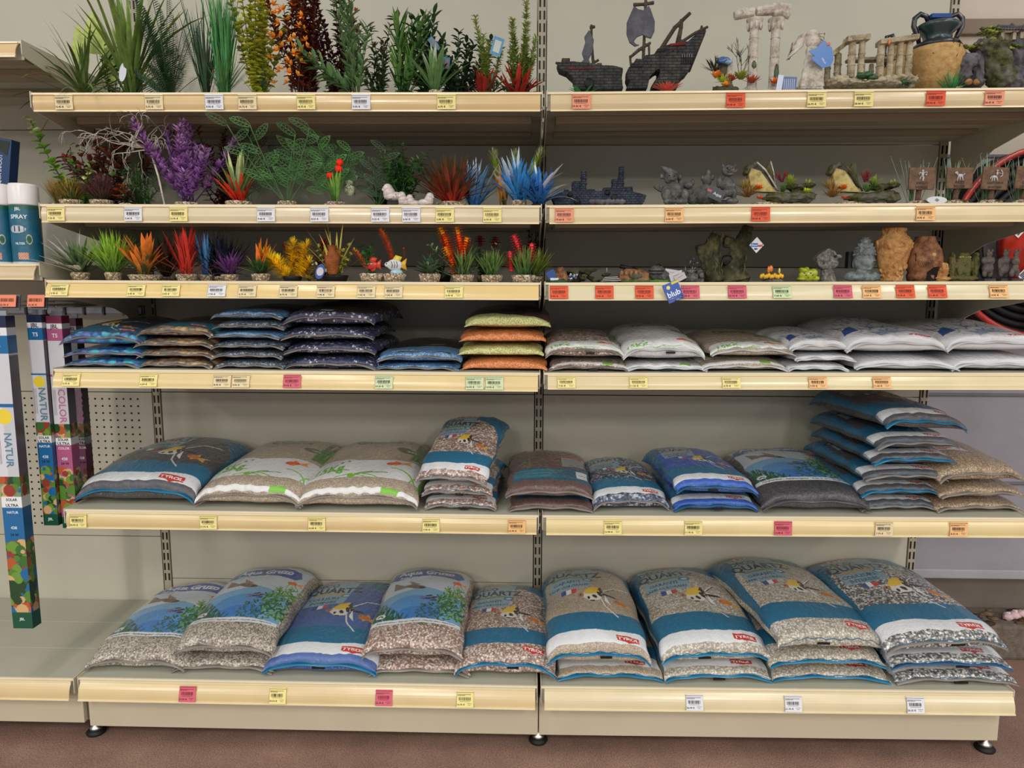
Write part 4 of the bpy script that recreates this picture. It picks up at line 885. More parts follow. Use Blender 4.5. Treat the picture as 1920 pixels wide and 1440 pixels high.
def bush(par, g, stems, H, spread, dens, ll, lw, c1, c2, stemc=(50, 70, 30), ang=1.0, bend=.25, per=2, taper=.5, tipc=None, lean=(0, 0), hv=.35, mat=None, z0=.01, start=.12, sag=.3, r0=.008, cb=None, n=4, name='foliage', st=.0012, shape=1.):
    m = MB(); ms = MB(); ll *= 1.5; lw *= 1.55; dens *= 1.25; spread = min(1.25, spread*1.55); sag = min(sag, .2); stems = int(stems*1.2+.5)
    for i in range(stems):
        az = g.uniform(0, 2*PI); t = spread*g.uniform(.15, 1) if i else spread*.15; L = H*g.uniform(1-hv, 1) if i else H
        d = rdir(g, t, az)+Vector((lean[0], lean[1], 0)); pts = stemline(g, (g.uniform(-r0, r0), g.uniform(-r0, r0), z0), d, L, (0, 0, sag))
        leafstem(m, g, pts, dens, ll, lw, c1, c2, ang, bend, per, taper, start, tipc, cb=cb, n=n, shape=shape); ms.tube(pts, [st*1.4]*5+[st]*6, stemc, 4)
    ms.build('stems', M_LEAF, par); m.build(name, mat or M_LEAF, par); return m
def fern(par, g, n, H, spread, c1, c2, pl=.03):
    m = MB()
    for i in range(n):
        pts = stemline(g, (0, 0, .01), rdir(g, spread*g.uniform(.1, 1)), H*g.uniform(.6, 1), (0, 0, -.35), 12)
        L = (pts[-1]-pts[0]).length; m.tube(pts, .0009, c1, 4); k = int(L/.006)
        for j in range(k):
            t = .12+.88*j/k; p, d = along(pts, t*.99); sd = d.cross(Vector((0, 1, .3))).normalized()
            for s in (-1, 1): m.leaf(p, sd*s+d*.6, pl*math.sin(PI*min(1, t*.9+.12))**.8, .0042, cvar(g, c1), cvar(g, c2), .1, 2, fold=.05)
    m.build('fronds', M_LEAF, par)
def needles(m, g, pts, r, c1, c2, dens=.0016, per=5, w=.0016, ang=1.0, tip=None, start=0, shape=None):
    L = sum((b-a).length for a, b in zip(pts[:-1], pts[1:])); k = int(L/dens)
    for i in range(k):
        t = start+(1-start)*i/k; p, d = along(pts, t*.999); o = d.orthogonal().normalized(); rr = r*(shape(t) if shape else 1)
        for q in range(per):
            a = g.uniform(0, 6.28); u = Matrix.Rotation(a, 3, d) @ o
            m.leaf(p, u*math.sin(ang)+d*math.cos(ang), rr*g.uniform(.8, 1.1), w, cvar(g, c1), cvar(g, tip if tip and t > .85 else c2), -.2, 2, up=d, fold=.05)
    p, d = pts[-1], (pts[-1]-pts[-2]).normalized()
    for q in range(26):
        u = rdir(g, g.uniform(0, 1.3)); q_ = d.to_track_quat('Z', 'Y'); m.leaf(p, q_ @ u, r*.8, w, cvar(g, c1), cvar(g, tip or c2), 0, 2, fold=.05)
def lace(m, g, p, d, L, w, col, bend=.4):
    """skeleton leaf: rim, midrib and net veins"""
    p = Vector(p); d = Vector(d).normalized(); sd = d.cross(Vector((0, 1, .2)));  sd = sd.normalized() if sd.length > .05 else Vector((1, 0, 0)); mid = []; Lf = []; Rt_ = []
    q = p.copy(); dd = d.copy(); n = 6
    for i in range(n+1):
        t = i/n; ww = w*.5*math.sin(PI*min(1, t*.9+.08))**.75 if i < n else 0; mid.append(q.copy()); Lf.append(q-sd*ww); Rt_.append(q+sd*ww)
        dd = (dd+Vector((0, 0, -bend/n))).normalized(); q = q+dd*L/n
    r = .0007; m.tube(mid, r*1.3, col, 3); m.tube(Lf, r, col, 3); m.tube(Rt_, r, col, 3)
    for i in range(n):
        for S in (Lf, Rt_):
            m.tube([mid[i], S[min(n, i+1)]], r, col, 3, cap=False); a = mid[i].lerp(S[min(n, i+1)], .5)
            if i > 0: m.tube([a, S[i]], r, col, 3, cap=False)
def plant(px, ptop, sh, y, lab, seed=None, cat='aquarium plant', nm='artificial_plant'):
    x, z, h = spot(px, ptop, sh, y); t = empty(nm, (x, y, z+.0004), lab, cat, PG.get(sh)); return t, h, random.Random(seed if seed is not None else int(px*7+y*100))
def tagcard(par, loc, w, h, col, rot, inner=None, name='care_tag'):
    m = MB(); m.box((0, 0, 0), (w, .0008, h), col)
    if inner: m.box((0, -.0007, 0), (w*.62, .0005, h*.66), inner)
    o = m.build(name, M_GLOSSCARD, par, smooth=False, bevel=.0005); o.location = loc; o.rotation_euler = rot; return o
def oval(par, loc, rx, rz_, col, rot, c2=None, name='care_tag'):
    m = MB(); pts = [(rx*math.cos(2*PI*k/28), rz_*math.sin(2*PI*k/28)) for k in range(28)]; m.prism(pts, -.0006, .0006, col)
    if c2: m.prism([(a*.75, b*.55) for a, b in pts], -.0010, -.0006, c2)
    o = m.build(name, M_GLOSSCARD, par, smooth=False); o.location = loc; o.rotation_euler = rot; return o
# ---- top shelf
t, h, g = plant(157, 70, 1, .10, 'arching green sword-leaved plant at the left end of the top shelf'); m = MB()
blades(m, g, 46, h*1.15, 1.15, .009, (74, 96, 38), (66, 84, 34), 1.1, .012, .01); blades(m, g, 12, h*1.2, 1.35, .004, OL, (130, 126, 60), 1.3, .012, lean=(-.5, -.2)); m.build('foliage', M_LEAF, t); pot(t, .028, .014, seed=1)
t, h, g = plant(212, 25, 1, .30, 'pale broad round leaf plant behind the sword-leaved plants'); m = MB()
for az, tl, L, w_ in ((2.9, .25, 1, .045), (.3, .4, .8, .04), (2.0, .7, .7, .035), (4.2, .5, .75, .035)):
    pts = stemline(g, (0, 0, .01), rdir(g, tl, az), h*L*.62, (0, 0, .1)); m.tube(pts, .0013, OL, 5); m.leaf(pts[-1], pts[-1]-pts[-2]+Vector((0, 0, .2)), h*.4, w_*1.3, (126, 140, 58), (160, 170, 84), .5, 8, shape=.7, side=(1, .2, 0))
m.build('foliage', M_LEAF, t); pot(t, .02, .012)
bush(t, g, 5, h*.62, .8, .010, .016, .009, DG, MG, ang=1.0, name='small_leaves')
t, h, g = plant(246, -20, 1, .12, 'tall dark green sword plant with a white oval tag on the top shelf'); m = MB()
blades(m, g, 46, h*1.06, .55, .012, (62, 88, 32), (96, 118, 46), .85, .012, .01, .35); blades(m, g, 26, h*.5, 1.2, .008, DG, OL, .9, .012); m.build('foliage', M_LEAF, t); pot(t, .03, .012, seed=2)
oval(t, (wx(231, .07, 1.88)-t.location.x, -.05, wz(135, -1.0, .07)-t.location.z), .0085, .024, (214, 216, 226), (.1, .22, .3))
t, h, g = plant(318, -22, 1, .13, 'blue-green fern with finely cut fronds on the top shelf'); fern(t, g, 15, h*1.02, .42, (38, 72, 48), (84, 112, 72), .034); m = MB(); fern(t, g, 12, h*.55, 1.0, (30, 60, 40), (60, 90, 50), .026); pot(t, .032, .014, seed=3)
t, h, g = plant(386, -10, 1, .16, 'sparse dark ribbon-leaved plant between the fern and the tall grass'); m = MB(); blades(m, g, 50, h*.95, .34, .004, (30, 56, 34), (40, 70, 40), .4, .012); m.build('foliage', M_LEAF, t); pot(t, .022, .012)
t, h, g = plant(420, -30, 1, .10, 'tall narrow bright green grass plant on the top shelf'); m = MB(); blades(m, g, 120, h*1.0, .20, .0046, (30, 96, 44), (52, 118, 50), .25, .012, .012, .5); blades(m, g, 60, h*.42, .75, .003, DG, MG, .5, .012); m.build('foliage', M_LEAF, t); pot(t, .03, .016, seed=5)
t, h, g = plant(484, -25, 1, .14, 'yellow-green round-leaved bushy plant on the top shelf')
bush(t, g, 13, h*1.05, .30, .009, .015, .013, (110, 124, 40), (206, 204, 70), ang=1.15, per=2, taper=.2, hv=.45, bend=.3, shape=.75); m = MB(); blades(m, g, 16, h*.3, .7, .005, (40, 66, 50), (50, 76, 50), .3, .012); m.build('basal_leaves', M_LEAF, t); pot(t, .03, .015, seed=6)
def flowers(t, g, n, cx, h0, h1, sx, sy, r, col, c2, name='blossoms', pet=6, w=.008, cy=0):
    m = MB()
    for _ in range(n):
        p = Vector((cx+g.uniform(-sx, sx), cy+g.uniform(-sy, sy), g.uniform(h0, h1))); d = rdir(g, g.uniform(.6, 1.5), g.uniform(PI, 2*PI))
        for k in range(pet): u = (rdir(g, .9, 2*PI*k/pet)); q = d.to_track_quat('Z', 'Y'); m.leaf(p, q @ u, r, w, col, c2, .1, 3, fold=.1)
    m.build(name, M_SILK, t)
t, h, g = plant(572, -25, 1, .13, 'maroon bushy plant dotted with orange blossoms on the top shelf')
bush(t, g, 22, h*1.02, .26, .0072, .014, .007, (70, 26, 20), (104, 42, 26), (60, 30, 20), ang=1.0, per=2, taper=.15, hv=.4, r0=.03); flowers(t, g, 46, -.016, h*.10, h*1.0, .062, .02, .0155, (206, 120, 34), (232, 170, 70), cy=-.055); pot(t, .038, .016, seed=7)
t, h, g = plant(640, -25, 1, .20, 'dark maroon dense plant behind the green pointed-leaf plant')
bush(t, g, 16, h*1.0, .30, .009, .013, .008, (50, 20, 20), (84, 30, 30), (50, 26, 20), per=2, taper=.2, hv=.5, r0=.03); flowers(t, g, 9, .04, h*.3, h*.95, .045, .03, .011, (150, 60, 40), (190, 110, 50)); pot(t, .034, .014)
t, h, g = plant(668, -10, 1, .08, 'green plant with long pointed leaves in front of the maroon bush')
bush(t, g, 9, h*1.0, .22, .012, .024, .0065, (62, 94, 56), (104, 134, 86), ang=.75, per=2, taper=.1, hv=.4, bend=.3, sag=-.3, lean=(-.12, 0), n=5); bush(t, g, 2, h*.62, .3, .010, .032, .010, (56, 90, 48), (92, 122, 76), ang=.75, per=2, taper=.1, hv=.1, lean=(-1.0, -.1), sag=-.2, name='side_branch', n=5); pot(t, .026, .012, seed=9)
t, h, g = plant(716, 55, 1, .16, 'dark small-leaved sprig between the pointed-leaf plant and the tall spiky plant'); bush(t, g, 8, h*1.0, .45, .009, .018, .007, (36, 60, 34), (60, 84, 44), per=2, taper=.3, hv=.4, tipc=(110, 60, 40)); pot(t, .024, .012)
t, h, g = plant(755, 5, 1, .12, 'tall spiky green plant with upright blades on the top shelf')
m = MB()
for s_ in range(4):
    pts = stemline(g, (g.uniform(-.01, .01), 0, .01), rdir(g, .22*g.random(), g.uniform(0, 6)), h*g.uniform(.55, .8), (0, 0, .1)); m.tube(pts, .0016, DG, 5)
    for k in range(22): p, d = along(pts, .1+.88*k/22); m.leaf(p, d+rdir(g, 1.3)*.55, h*.30, .0095, cvar(g, (44, 82, 34)), cvar(g, (84, 120, 50)), .15, 5)
m.build('foliage', M_LEAF, t); bush(t, g, 6, h*.45, .7, .010, .022, .008, DG, MG, per=2, name='low_leaves'); pot(t, .03, .014, seed=10)
t, h, g = plant(808, 22, 1, .20, 'dark green leafy plant with two printed blue tags on the top shelf'); bush(t, g, 9, h*.98, .38, .011, .026, .010, (30, 56, 34), (56, 86, 44), per=2, taper=.2, hv=.45, ang=.9); pot(t, .03, .014)
tagcard(t, (wx(815, .14, 1.9)-t.location.x, -.06, wz(82, -.2, .14)-t.location.z), .016, .040, (62, 132, 160), (.1, -.75, .1), (128, 110, 120)); tagcard(t, (wx(838, .12, 1.9)-t.location.x, -.09, wz(122, -.2, .12)-t.location.z), .018, .034, (50, 120, 150), (.1, .1, .1), (150, 110, 110), 'lower_care_tag')
t, h, g = plant(816, 96, 1, .055, 'low bright green lance-leaved plant in a pale gravel base'); m = MB(); blades(m, g, 34, h*1.0, .75, .013, (52, 88, 44), (96, 130, 74), .4, .014); blades(m, g, 5, h*1.05, .35, .014, (200, 210, 190), (150, 160, 140), .2, .014); m.build('foliage', M_LEAF, t); pot(t, .018, .017, seed=11)
t, h, g = plant(856, 66, 1, .13, 'dark green small-leaved bush left of the two red-footed plants'); bush(t, g, 15, h*.98, .42, .008, .017, .009, (24, 44, 28), (48, 70, 42), per=2, taper=.2, hv=.5, ang=1.0, r0=.02); pot(t, .03, .014)
for px, pt, lab, s_ in ((908, 26, 'smaller moss-green conifer plant with red leaves at its foot and a blue tag', 1), (972, 2, 'larger moss-green conifer plant with red leaves beside the middle post', 2)):
    t, h, g = plant(px, pt, 1, .10, lab); m = MB(); ms = MB()
    for i in range(7 if s_ == 1 else 10):
        pts = stemline(g, (g.uniform(-.012, .012), g.uniform(-.01, .01), h*.1), rdir(g, .12 if i < 3 else .5), h*(.88 if i == 0 else g.uniform(.35, .75)), (0, 0, .5)); ms.tube(pts, .0012, OL, 4)
        leafstem(m, g, pts, .0052, .017, .0058, (74, 98, 42), (128, 148, 66), 1.0, .1, 5, .2, .1, (176, 186, 110))
    ms.build('stems', M_LEAF, t); m.build('foliage', M_LEAF, t); m = MB(); blades(m, g, 34 if s_ == 1 else 44, h*.36, 1.05, .011, (132, 30, 24), (158, 44, 34), .3, .012, .015); m.build('red_leaves', M_SILK, t)
    m = MB(); bush(t, g, 5, h*.42, .9, .012, .026, .009, (36, 60, 40), (60, 80, 50), per=2, name='dark_leaves', tipc=(120, 50, 46)); pot(t, .024, .012, M_POTP, seed=12)
    if s_ == 1: tagcard(t, (wx(932, .05, 1.9)-t.location.x, -.05, wz(87, -.05, .05)-t.location.z), .028, .046, (24, 122, 168), (.05, .28, .25), (176, 178, 168))
# ---- second shelf
t, h, g = plant(150, 236, 2, .14, 'eucalyptus-like plant with pale tips reaching left over the shelf end')
bush(t, g, 1, h*1.12, .01, .008, .019, .017, (96, 140, 44), (120, 164, 60), (50, 40, 34), ang=1.2, per=2, taper=.35, tipc=(206, 210, 150), lean=(-.50, -.1), hv=0, sag=.2, name='main_branch', shape=.75, n=6)
bush(t, g, 4, h*.7, .55, .014, .019, .017, (90, 134, 50), (150, 176, 90), (60, 36, 34), ang=1.2, per=2, taper=.3, tipc=(190, 196, 130), hv=.3, name='foliage', shape=.75, n=6); pot(t, .022, .012)
def tuft(px, pt, sh, y, lab, cols, n, w=.0016, tilt=.8, px_r=.03, base=(.03, .016), seed=1, mat=None):
    t, h, g = plant(px, pt, sh, y, lab); m = MB()
    for _ in range(n): c = g.choice(cols); m.leaf((g.uniform(-.008, .008), g.uniform(-.006, .006), base[1]*.8), rdir(g, g.uniform(.02, 1)**.6*tilt), (h-base[1])*g.uniform(.7, 1.05), w, cvar(g, cols[0]), cvar(g, c), .3, 4, fold=.05)
    m.build('foliage', mat or M_LEAF, t); pot(t, *base, seed=seed); return t, h, g
tuft(134, 326, 2, .05, 'green tuft with orange and yellow tips on gravel, left end of second shelf', [(52, 76, 30), (190, 120, 50), (170, 150, 50), (70, 100, 40)], 620, tilt=.85, seed=3)
tuft(112, 326, 2, .14, 'straw-coloured fine tuft behind the green and orange one', [(120, 104, 50), (186, 150, 90), (160, 120, 60)], 360, tilt=.6)
tuft(190, 318, 2, .05, 'dark green tuft with purple-red tips, second on the second shelf', [(40, 52, 34), (116, 44, 66), (96, 40, 56), (90, 50, 54)], 720, tilt=.95, seed=4)
t, h, g = plant(178, 248, 2, .22, 'tall reddish rosette-leaved plant behind the tufts'); bush(t, g, 5, h, .35, .016, .022, .016, (70, 50, 36), (150, 76, 54), (60, 30, 30), per=2, taper=.2, ang=1.1, tipc=(186, 84, 50), hv=.4, shape=.8); pot(t, .02, .01)
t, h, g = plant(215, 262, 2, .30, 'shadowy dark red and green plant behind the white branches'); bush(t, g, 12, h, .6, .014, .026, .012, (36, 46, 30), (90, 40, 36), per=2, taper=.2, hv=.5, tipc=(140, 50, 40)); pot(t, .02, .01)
t, h, g = plant(262, 318, 2, .12, 'low fine-leaved green plant under the white branches'); bush(t, g, 12, h, .55, .007, .014, .0025, (44, 84, 44), (84, 120, 66), per=4, taper=.2, hv=.4); pot(t, .022, .01)
t, h, g = plant(236, 336, 2, .06, 'small plant with orange-red waxy flowers under the white branches'); m = MB()
for a, b, c in ((-.012, .0, .2), (.004, .012, .5), (0, .028, .9), (-.018, .018, 1.3)):
    for k in range(5): m.leaf((a, -.012, h*.3+b), rdir(g, 1.0, 2*PI*k/5+c), .020, .012, (196, 66, 30), (220, 120, 60), .4, 4)
m.build('blossoms', M_GLAZE, t); bush(t, g, 6, h*.8, .8, .012, .02, .009, (40, 30, 28), (60, 50, 40)); pot(t, .018, .009)
# white branching coral
x, z, h = spot(300, 208, 2, .10); t = empty('white_branch_ornament', (x, .10, z), 'bare white branching twig ornament arching over the second shelf', 'branch ornament'); m = MB(); g = random.Random(12)
def twig(p, d, L, r, dep):
    pts = [Vector(p)]; d = Vector(d).normalized()
    for i in range(7): d = (d+Vector((g.uniform(-.42, .42), g.uniform(-.3, .3), g.uniform(-.38, .30)-.03*dep))).normalized(); pts.append(pts[-1]+d*L/7)
    for p_ in pts: p_.z = max(p_.z, .004)
    m.tube(pts, [r*(1-.09*i) for i in range(8)], (214, 204, 192), 5)
    if dep < 4:
        for k in range(2 if dep < 3 else 1): i = g.randint(2, 7); twig(pts[i], d+Vector((g.uniform(-1, .7), g.uniform(-.6, .6), g.uniform(-.6, .5))), L*g.uniform(.5, .8), r*.66, dep+1)
top_ = Vector((-.02, 0, h*.62))
m.tube([(.055, -.085, .002), (.03, -.06, h*.3), top_], [.0022, .0026, .003], (200, 190, 178), 6); m.tube([(.07, .04, .002), (.02, .02, h*.4), top_], [.002, .0022, .0026], (200, 190, 178), 6)
twig(top_, (-1, -.1, .25), .11, .0024, 0); twig(top_, (-.8, .1, .1), .12, .0024, 0); twig(top_, (.1, 0, 1), .09, .0022, 1); twig(top_, (.9, -.1, .55), .09, .0022, 0); twig(top_, (-.5, -.3, .5), .10, .0024, 0); twig(top_, (-1, -.3, -.15), .10, .0022, 1); twig(top_, (-.9, -.5, .35), .12, .0026, 0); twig(top_, (-1, -.6, .0), .11, .0026, 0); twig(top_, (.6, -.6, .7), .08, .0022, 1)
m.build('branches', M_STONE, t)
t, h, g = plant(352, 228, 2, .11, 'large violet bushy plant on gravel, tallest colour spot of the second shelf'); m = MB(); ms = MB()
for i in range(17):
    L = h*g.uniform(.4, 1.0); pts = stemline(g, (g.uniform(-.015, .015), g.uniform(-.012, .012), .012), rdir(g, .85*g.uniform(.1, 1)), L, (0, 0, .3)); ms.tube(pts, .0016, (60, 30, 70), 4)
    leafstem(m, g, pts, .0105, .023, .0075, (100, 56, 126), (164, 112, 180), 1.15, -.5, 9, .1, .25, (200, 156, 208), n=4)
ms.build('stems', M_LEAF, t); m.build('foliage', M_SILK, t); pot(t, .034, .017, seed=5)
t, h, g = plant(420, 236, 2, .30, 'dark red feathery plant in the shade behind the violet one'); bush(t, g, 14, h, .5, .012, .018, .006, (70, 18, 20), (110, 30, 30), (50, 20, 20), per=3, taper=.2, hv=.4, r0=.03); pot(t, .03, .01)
t, h, g = plant(447, 296, 2, .09, 'green-leaved plant with flame red centre leaves on gravel'); m = MB(); blades(m, g, 20, h*1.1, 1.0, .009, (60, 84, 40), (120, 140, 80), .5, .014); blades(m, g, 7, h*1.15, .35, .011, (110, 140, 70), (186, 196, 140), .2, .014, lean=(.1, 0)); m.build('foliage', M_LEAF, t)
m = MB(); blades(m, g, 42, h*.66, .8, .012, (176, 34, 18), (206, 60, 34), .25, .014, .012, .5, lean=(-.12, -.1)); m.build('red_leaves', M_SILK, t); pot(t, .035, .018, seed=6)
def lacy(px, pt, y, lab, nst, H, spread, col, seed, ll=.05, base=None, tilt0=.2):
    t, h, g = plant(px, pt, 2, y, lab); m = MB(); ms = MB()
    for i in range(nst):
        pts = stemline(g, (0, 0, .012), rdir(g, spread*g.uniform(.2, 1), (i+.5)*2*PI/nst+g.uniform(-.4, .4)), h*g.uniform(.55, 1.0)*H, (0, 0, .25)); ms.tube(pts, .0012, (70, 100, 60), 5)
        for k in range(5): p, d = along(pts, .35+.64*k/4); s = 1 if k % 2 else -1; lace(m, g, p, d*.7+Vector((s*.9, g.uniform(-.4, .4), g.uniform(-.2, .4))), ll*g.uniform(.8, 1.15), ll*.36, cvar(g, col, .15), .25)
    ms.build('stems', M_LEAF, t); m.build('lace_leaves', M_LEAF, t); pot(t, *(base or (.026, .02)), seed=seed); return t, h, g
lacy(538, 212, .10, 'large plant of green lace-net leaves on a gravel base', 11, .98, .95, (70, 112, 62), 7, .058)
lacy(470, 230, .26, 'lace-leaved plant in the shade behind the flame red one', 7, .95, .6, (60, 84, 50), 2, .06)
t, h, g = lacy(625, 262, .14, 'lace-leaved plant behind the red tulip-like flowers', 9, 1.0, .85, (80, 130, 70), 8, .052)
t, h, g = plant(630, 300, 2, .06, 'small grassy plant with two red flowers on pinkish gravel'); m = MB(); blades(m, g, 22, h*.66, .4, .007, (60, 104, 36), (110, 150, 56), .3, .014); m.build('foliage', M_LEAF, t); m = MB(); ms = MB()
for dx, hh in ((-.014, .70), (.010, .84), (.012, .98)):
    ms.tube([(0, 0, .01), (dx*.5, 0, h*.4), (dx, 0, h*hh-.01)], .0012, (90, 120, 50), 5); m.blob((dx, 0, h*hh-.004), (.010, .010, .0085), (206, 40, 24), 8, .3, 2, int(dx*1000))
ms.build('stems', M_LEAF, t); m.build('blossoms', M_SILK, t); pot(t, .024, .014, M_POTP, seed=9)
x, z, h = spot(656, 325, 2, .12); m = MB(); m.lathe([(.0, 0), (.008, .001), (.0135, .012), (.0135, .026), (.009, .040), (0, .045)], (196, 200, 160), n=20)
for k in range(26): gg = random.Random(k); a, b = gg.uniform(3.3, 6.1), gg.uniform(.006, .036); m.tube([(.0140*math.cos(a), .0140*math.sin(a), b), (.0142*math.cos(a+.3), .0142*math.sin(a+.3), b+gg.uniform(-.007, .007)), (.0138*math.cos(a+.5), .0138*math.sin(a+.5), b+gg.uniform(-.007, .007))], .0006, (60, 80, 50), 3)
o = m.build('netted_egg_ornament', M_GLAZE, None, loc=(x, .12, wz(368, x, .12))); tag(o, 'pale cream egg ornament with dark net lines among the lace leaves', 'ornament')
t, h, g = lacy(708, 282, .20, 'grey-green lace-leaved plant right of the netted egg', 8, 1.0, .7, (84, 104, 84), 3, .045)
t, h, g = plant(752, 272, 2, .16, 'dense deep green small-leaved plant behind the white seals'); bush(t, g, 15, h, .45, .008, .017, .008, (36, 84, 36), (60, 116, 46), per=2, taper=.3, hv=.4, r0=.014, ang=1.1, tipc=(120, 150, 90)); pot(t, .024, .012)
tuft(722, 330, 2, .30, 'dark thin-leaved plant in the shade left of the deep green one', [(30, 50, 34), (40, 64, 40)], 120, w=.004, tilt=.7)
# seals
def seal(px, pt, y, yaw, s, lab):
    x, z, h = spot(px, pt, 2, y); m = MB(); c = (214, 200, 194); g = random.Random(int(px))
    m.blob((0, 0, h*.28), (h*.62, h*.34, h*.27), c, 12); m.blob((-h*.30, 0, h*.46), (h*.34, h*.30, h*.36), c, 10); m.blob((-h*.38, 0, h*.72), (h*.28, h*.26, h*.26), c, 10); m.blob((-h*.58, 0, h*.64), (h*.13, h*.15, h*.10), (224, 214, 208), 8)
    m.blob((h*.66, 0, h*.12), (h*.2, h*.22, h*.05), c, 8)
    o = m.build('seal_figurine', M_GLAZE, None, loc=(x, y, z+.0005), rz=yaw); tag(o, lab, 'seal figurine', 'white seal figurines')
    f = MB()
    for q in (-1, 1): f.blob((-h*.58, q*h*.11, h*.84), h*.035, (30, 24, 24), 6); f.blob((-h*.28, q*h*.26, h*.14), (h*.16, h*.12, h*.05), (190, 176, 170), 6)
    f.build('eyes_and_flippers', M_GLAZE, o)
    if s:
        f = MB()
        for k in range(8): a = g.uniform(-.1, .5)*h; f.blob((a, -h*.31*math.sqrt(max(0, 1-(a/h/.62)**2))-.0003, h*g.uniform(.2, .4)), h*.03, (150, 60, 50), 5)
        f.build('red_spots', M_GLAZE, o)
m = MB(); x, z, h = spot(742, 377, 2, .075); tag(solid('black_display_stand', (x-.018, .045, z+.0005), (x+.018, .085, z+.016), M_RUBBER, (30, 26, 26)), 'small black stand under the largest white seal', 'stand')
def seal2(px, pt, y, yaw, s, lab, up=0):
    n0 = len(COL.objects); seal(px, pt, y, yaw, s, lab)
    if up: [o for o in COL.objects[n0:] if not o.parent][0].location.z += up
seal2(740, 356, .065, .15, 1, 'white seal figurine with red spots lying on the black stand', .0165)
seal(761, 360, .035, .9, 1, 'white seal figurine with grey face, second from the left'); seal(776, 365, .035, .6, 0, 'smallest white seal figurine between two others'); seal(797, 361, .03, PI-.3, 0, 'plain white seal figurine at the right of the group')
t, h, g = plant(847, 306, 2, .09, 'wide red-leaved plant with dark green tips on gravel'); m = MB(); blades(m, g, 150, h*1.15, 1.05, .010, (150, 34, 26), (50, 60, 34), .35, .014, .018, .35); m.build('foliage', M_SILK, t); pot(t, .042, .017, seed=10)
BLUE, BW = (44, 116, 176), (190, 206, 220)
t, h, g = plant(888, 312, 2, .15, 'blue-leaved plant with white tips directly behind the wide red one'); m = MB(); blades(m, g, 70, h*1.02, .75, .009, BLUE, (120, 168, 206), .35, .012, .012, .4, lean=(.15, 0)); blades(m, g, 9, h*1.1, .5, .009, BLUE, BW, .2, .012, .01, .1, lean=(.15, 0)); m.build('foliage', M_SILK, t); pot(t, .028, .012)
t, h, g = plant(973, 300, 2, .07, 'blue-leaved plant with white tips in a small square gravel base'); m = MB(); blades(m, g, 95, h*.95, .9, .010, BLUE, (60, 136, 190), .4, .016, .014, .4); blades(m, g, 16, h*1.15, 1.0, .011, BLUE, BW, .5, .016, .01, .2); m.build('foliage', M_SILK, t); pot(t, .021, .020, seed=11)
t, h, g = plant(1010, 330, 2, .06, 'dark blue-leaved plant leaning over the middle post'); m = MB(); blades(m, g, 70, h*1.2, 1.1, .010, (36, 92, 150), (60, 120, 180), .6, .010, .012, .3); blades(m, g, 8, h*1.5, 1.3, .012, (40, 100, 160), (210, 214, 210), .8, .012, .01, .2, lean=(.2, -.1)); m.build('foliage', M_SILK, t); pot(t, .02, .010, black=True)
t, h, g = plant(958, 286, 2, .17, 'three pale yellow-green foxtail plumes rising behind the blue plants'); m = MB(); ms = MB()
for dx, hh, ln in ((-.048, .93, -.12), (.008, .90, .03), (.052, 1.02, .22)):
    pts = stemline(g, (dx*.4, 0, .01), (ln+dx*3, 0, 1), h*hh, (ln*.5, 0, 0)); ms.tube(pts, .0015, (120, 130, 50), 4); needles(m, g, pts, .026, (110, 140, 40), (168, 184, 74), .0021, 5, .0015, .75, (214, 216, 160), .45)
ms.build('stems', M_LEAF, t); m.build('plumes', M_LEAF, t); pot(t, .022, .012)
t, h, g = plant(944, 318, 2, .10, 'few broad orange leaves between the blue-leaved plants'); m = MB(); blades(m, g, 7, h*1.0, .35, .013, (60, 70, 30), (226, 136, 60), .1, .012, .008, .3); m.build('foliage', M_SILK, t); pot(t, .014, .012, black=True)
# ---- third shelf, left bay
def small(px, pt, lab, y=.05, base=(.024, .018), seed=1, **k):
    t, h, g = plant(px, pt, 3, y, lab); pot(t, *base, seed=seed, **k); return t, h, g
def tl(t, px, y, z=1.38): return wx(px, y, z)-t.location.x
t, h, g = small(150, 452, 'grey-green rosette with white outer leaves at the left end of the third shelf', base=(.024, .022)); m = MB(); blades(m, g, 70, h*1.0, 1.05, .009, (52, 72, 42), (92, 112, 74), .4, .016, .01, .4); m.build('foliage', M_LEAF, t); m = MB(); blades(m, g, 10, h*1.15, 1.15, .011, (150, 160, 140), (214, 218, 210), .35, .018, .008, .2, lean=(-.7, -.2)); blades(m, g, 4, h*.8, 1.0, .014, (170, 180, 160), (214, 216, 206), .4, .018, lean=(0, -.6)); m.build('white_leaves', M_SILK, t)
t, h, g = small(212, 442, 'lime green grassy tuft in a small round gravel base', base=(.022, .022), seed=2); m = MB(); blades(m, g, 300, h*1.0, .95, .0034, (48, 90, 34), (150, 196, 60), .25, .02, .012, .35); m.build('foliage', M_LEAF, t)
t, h, g = small(271, 443, 'orange-tipped broad-leaved plant on a wide gravel base', base=(.042, .016), seed=3); m = MB(); blades(m, g, 22, h*.7, 1.15, .014, (58, 70, 30), (84, 90, 44), .4, .014); blades(m, g, 36, h*1.02, .8, .014, (80, 76, 34), (222, 122, 46), .25, .014, .012, .35); m.build('foliage', M_SILK, t)
t, h, g = small(312, 450, 'dark brownish plant in the shade behind the orange-tipped one', .2, (.03, .014), 4); m = MB(); blades(m, g, 60, h, .9, .007, (50, 36, 26), (96, 60, 44), .3, .012); m.build('foliage', M_LEAF, t)
t, h, g = small(349, 428, 'plant of long bright red spiky blades on gravel', base=(.027, .018), seed=5); m = MB(); blades(m, g, 44, h*1.0, .5, .007, (176, 40, 30), (186, 54, 44), .1, .016, .012, .4); m.build('foliage', M_SILK, t); m = MB(); blades(m, g, 18, h*.8, 1.25, .004, (110, 44, 36), (190, 80, 50), .3, .014); m.build('thin_side_leaves', M_LEAF, t)
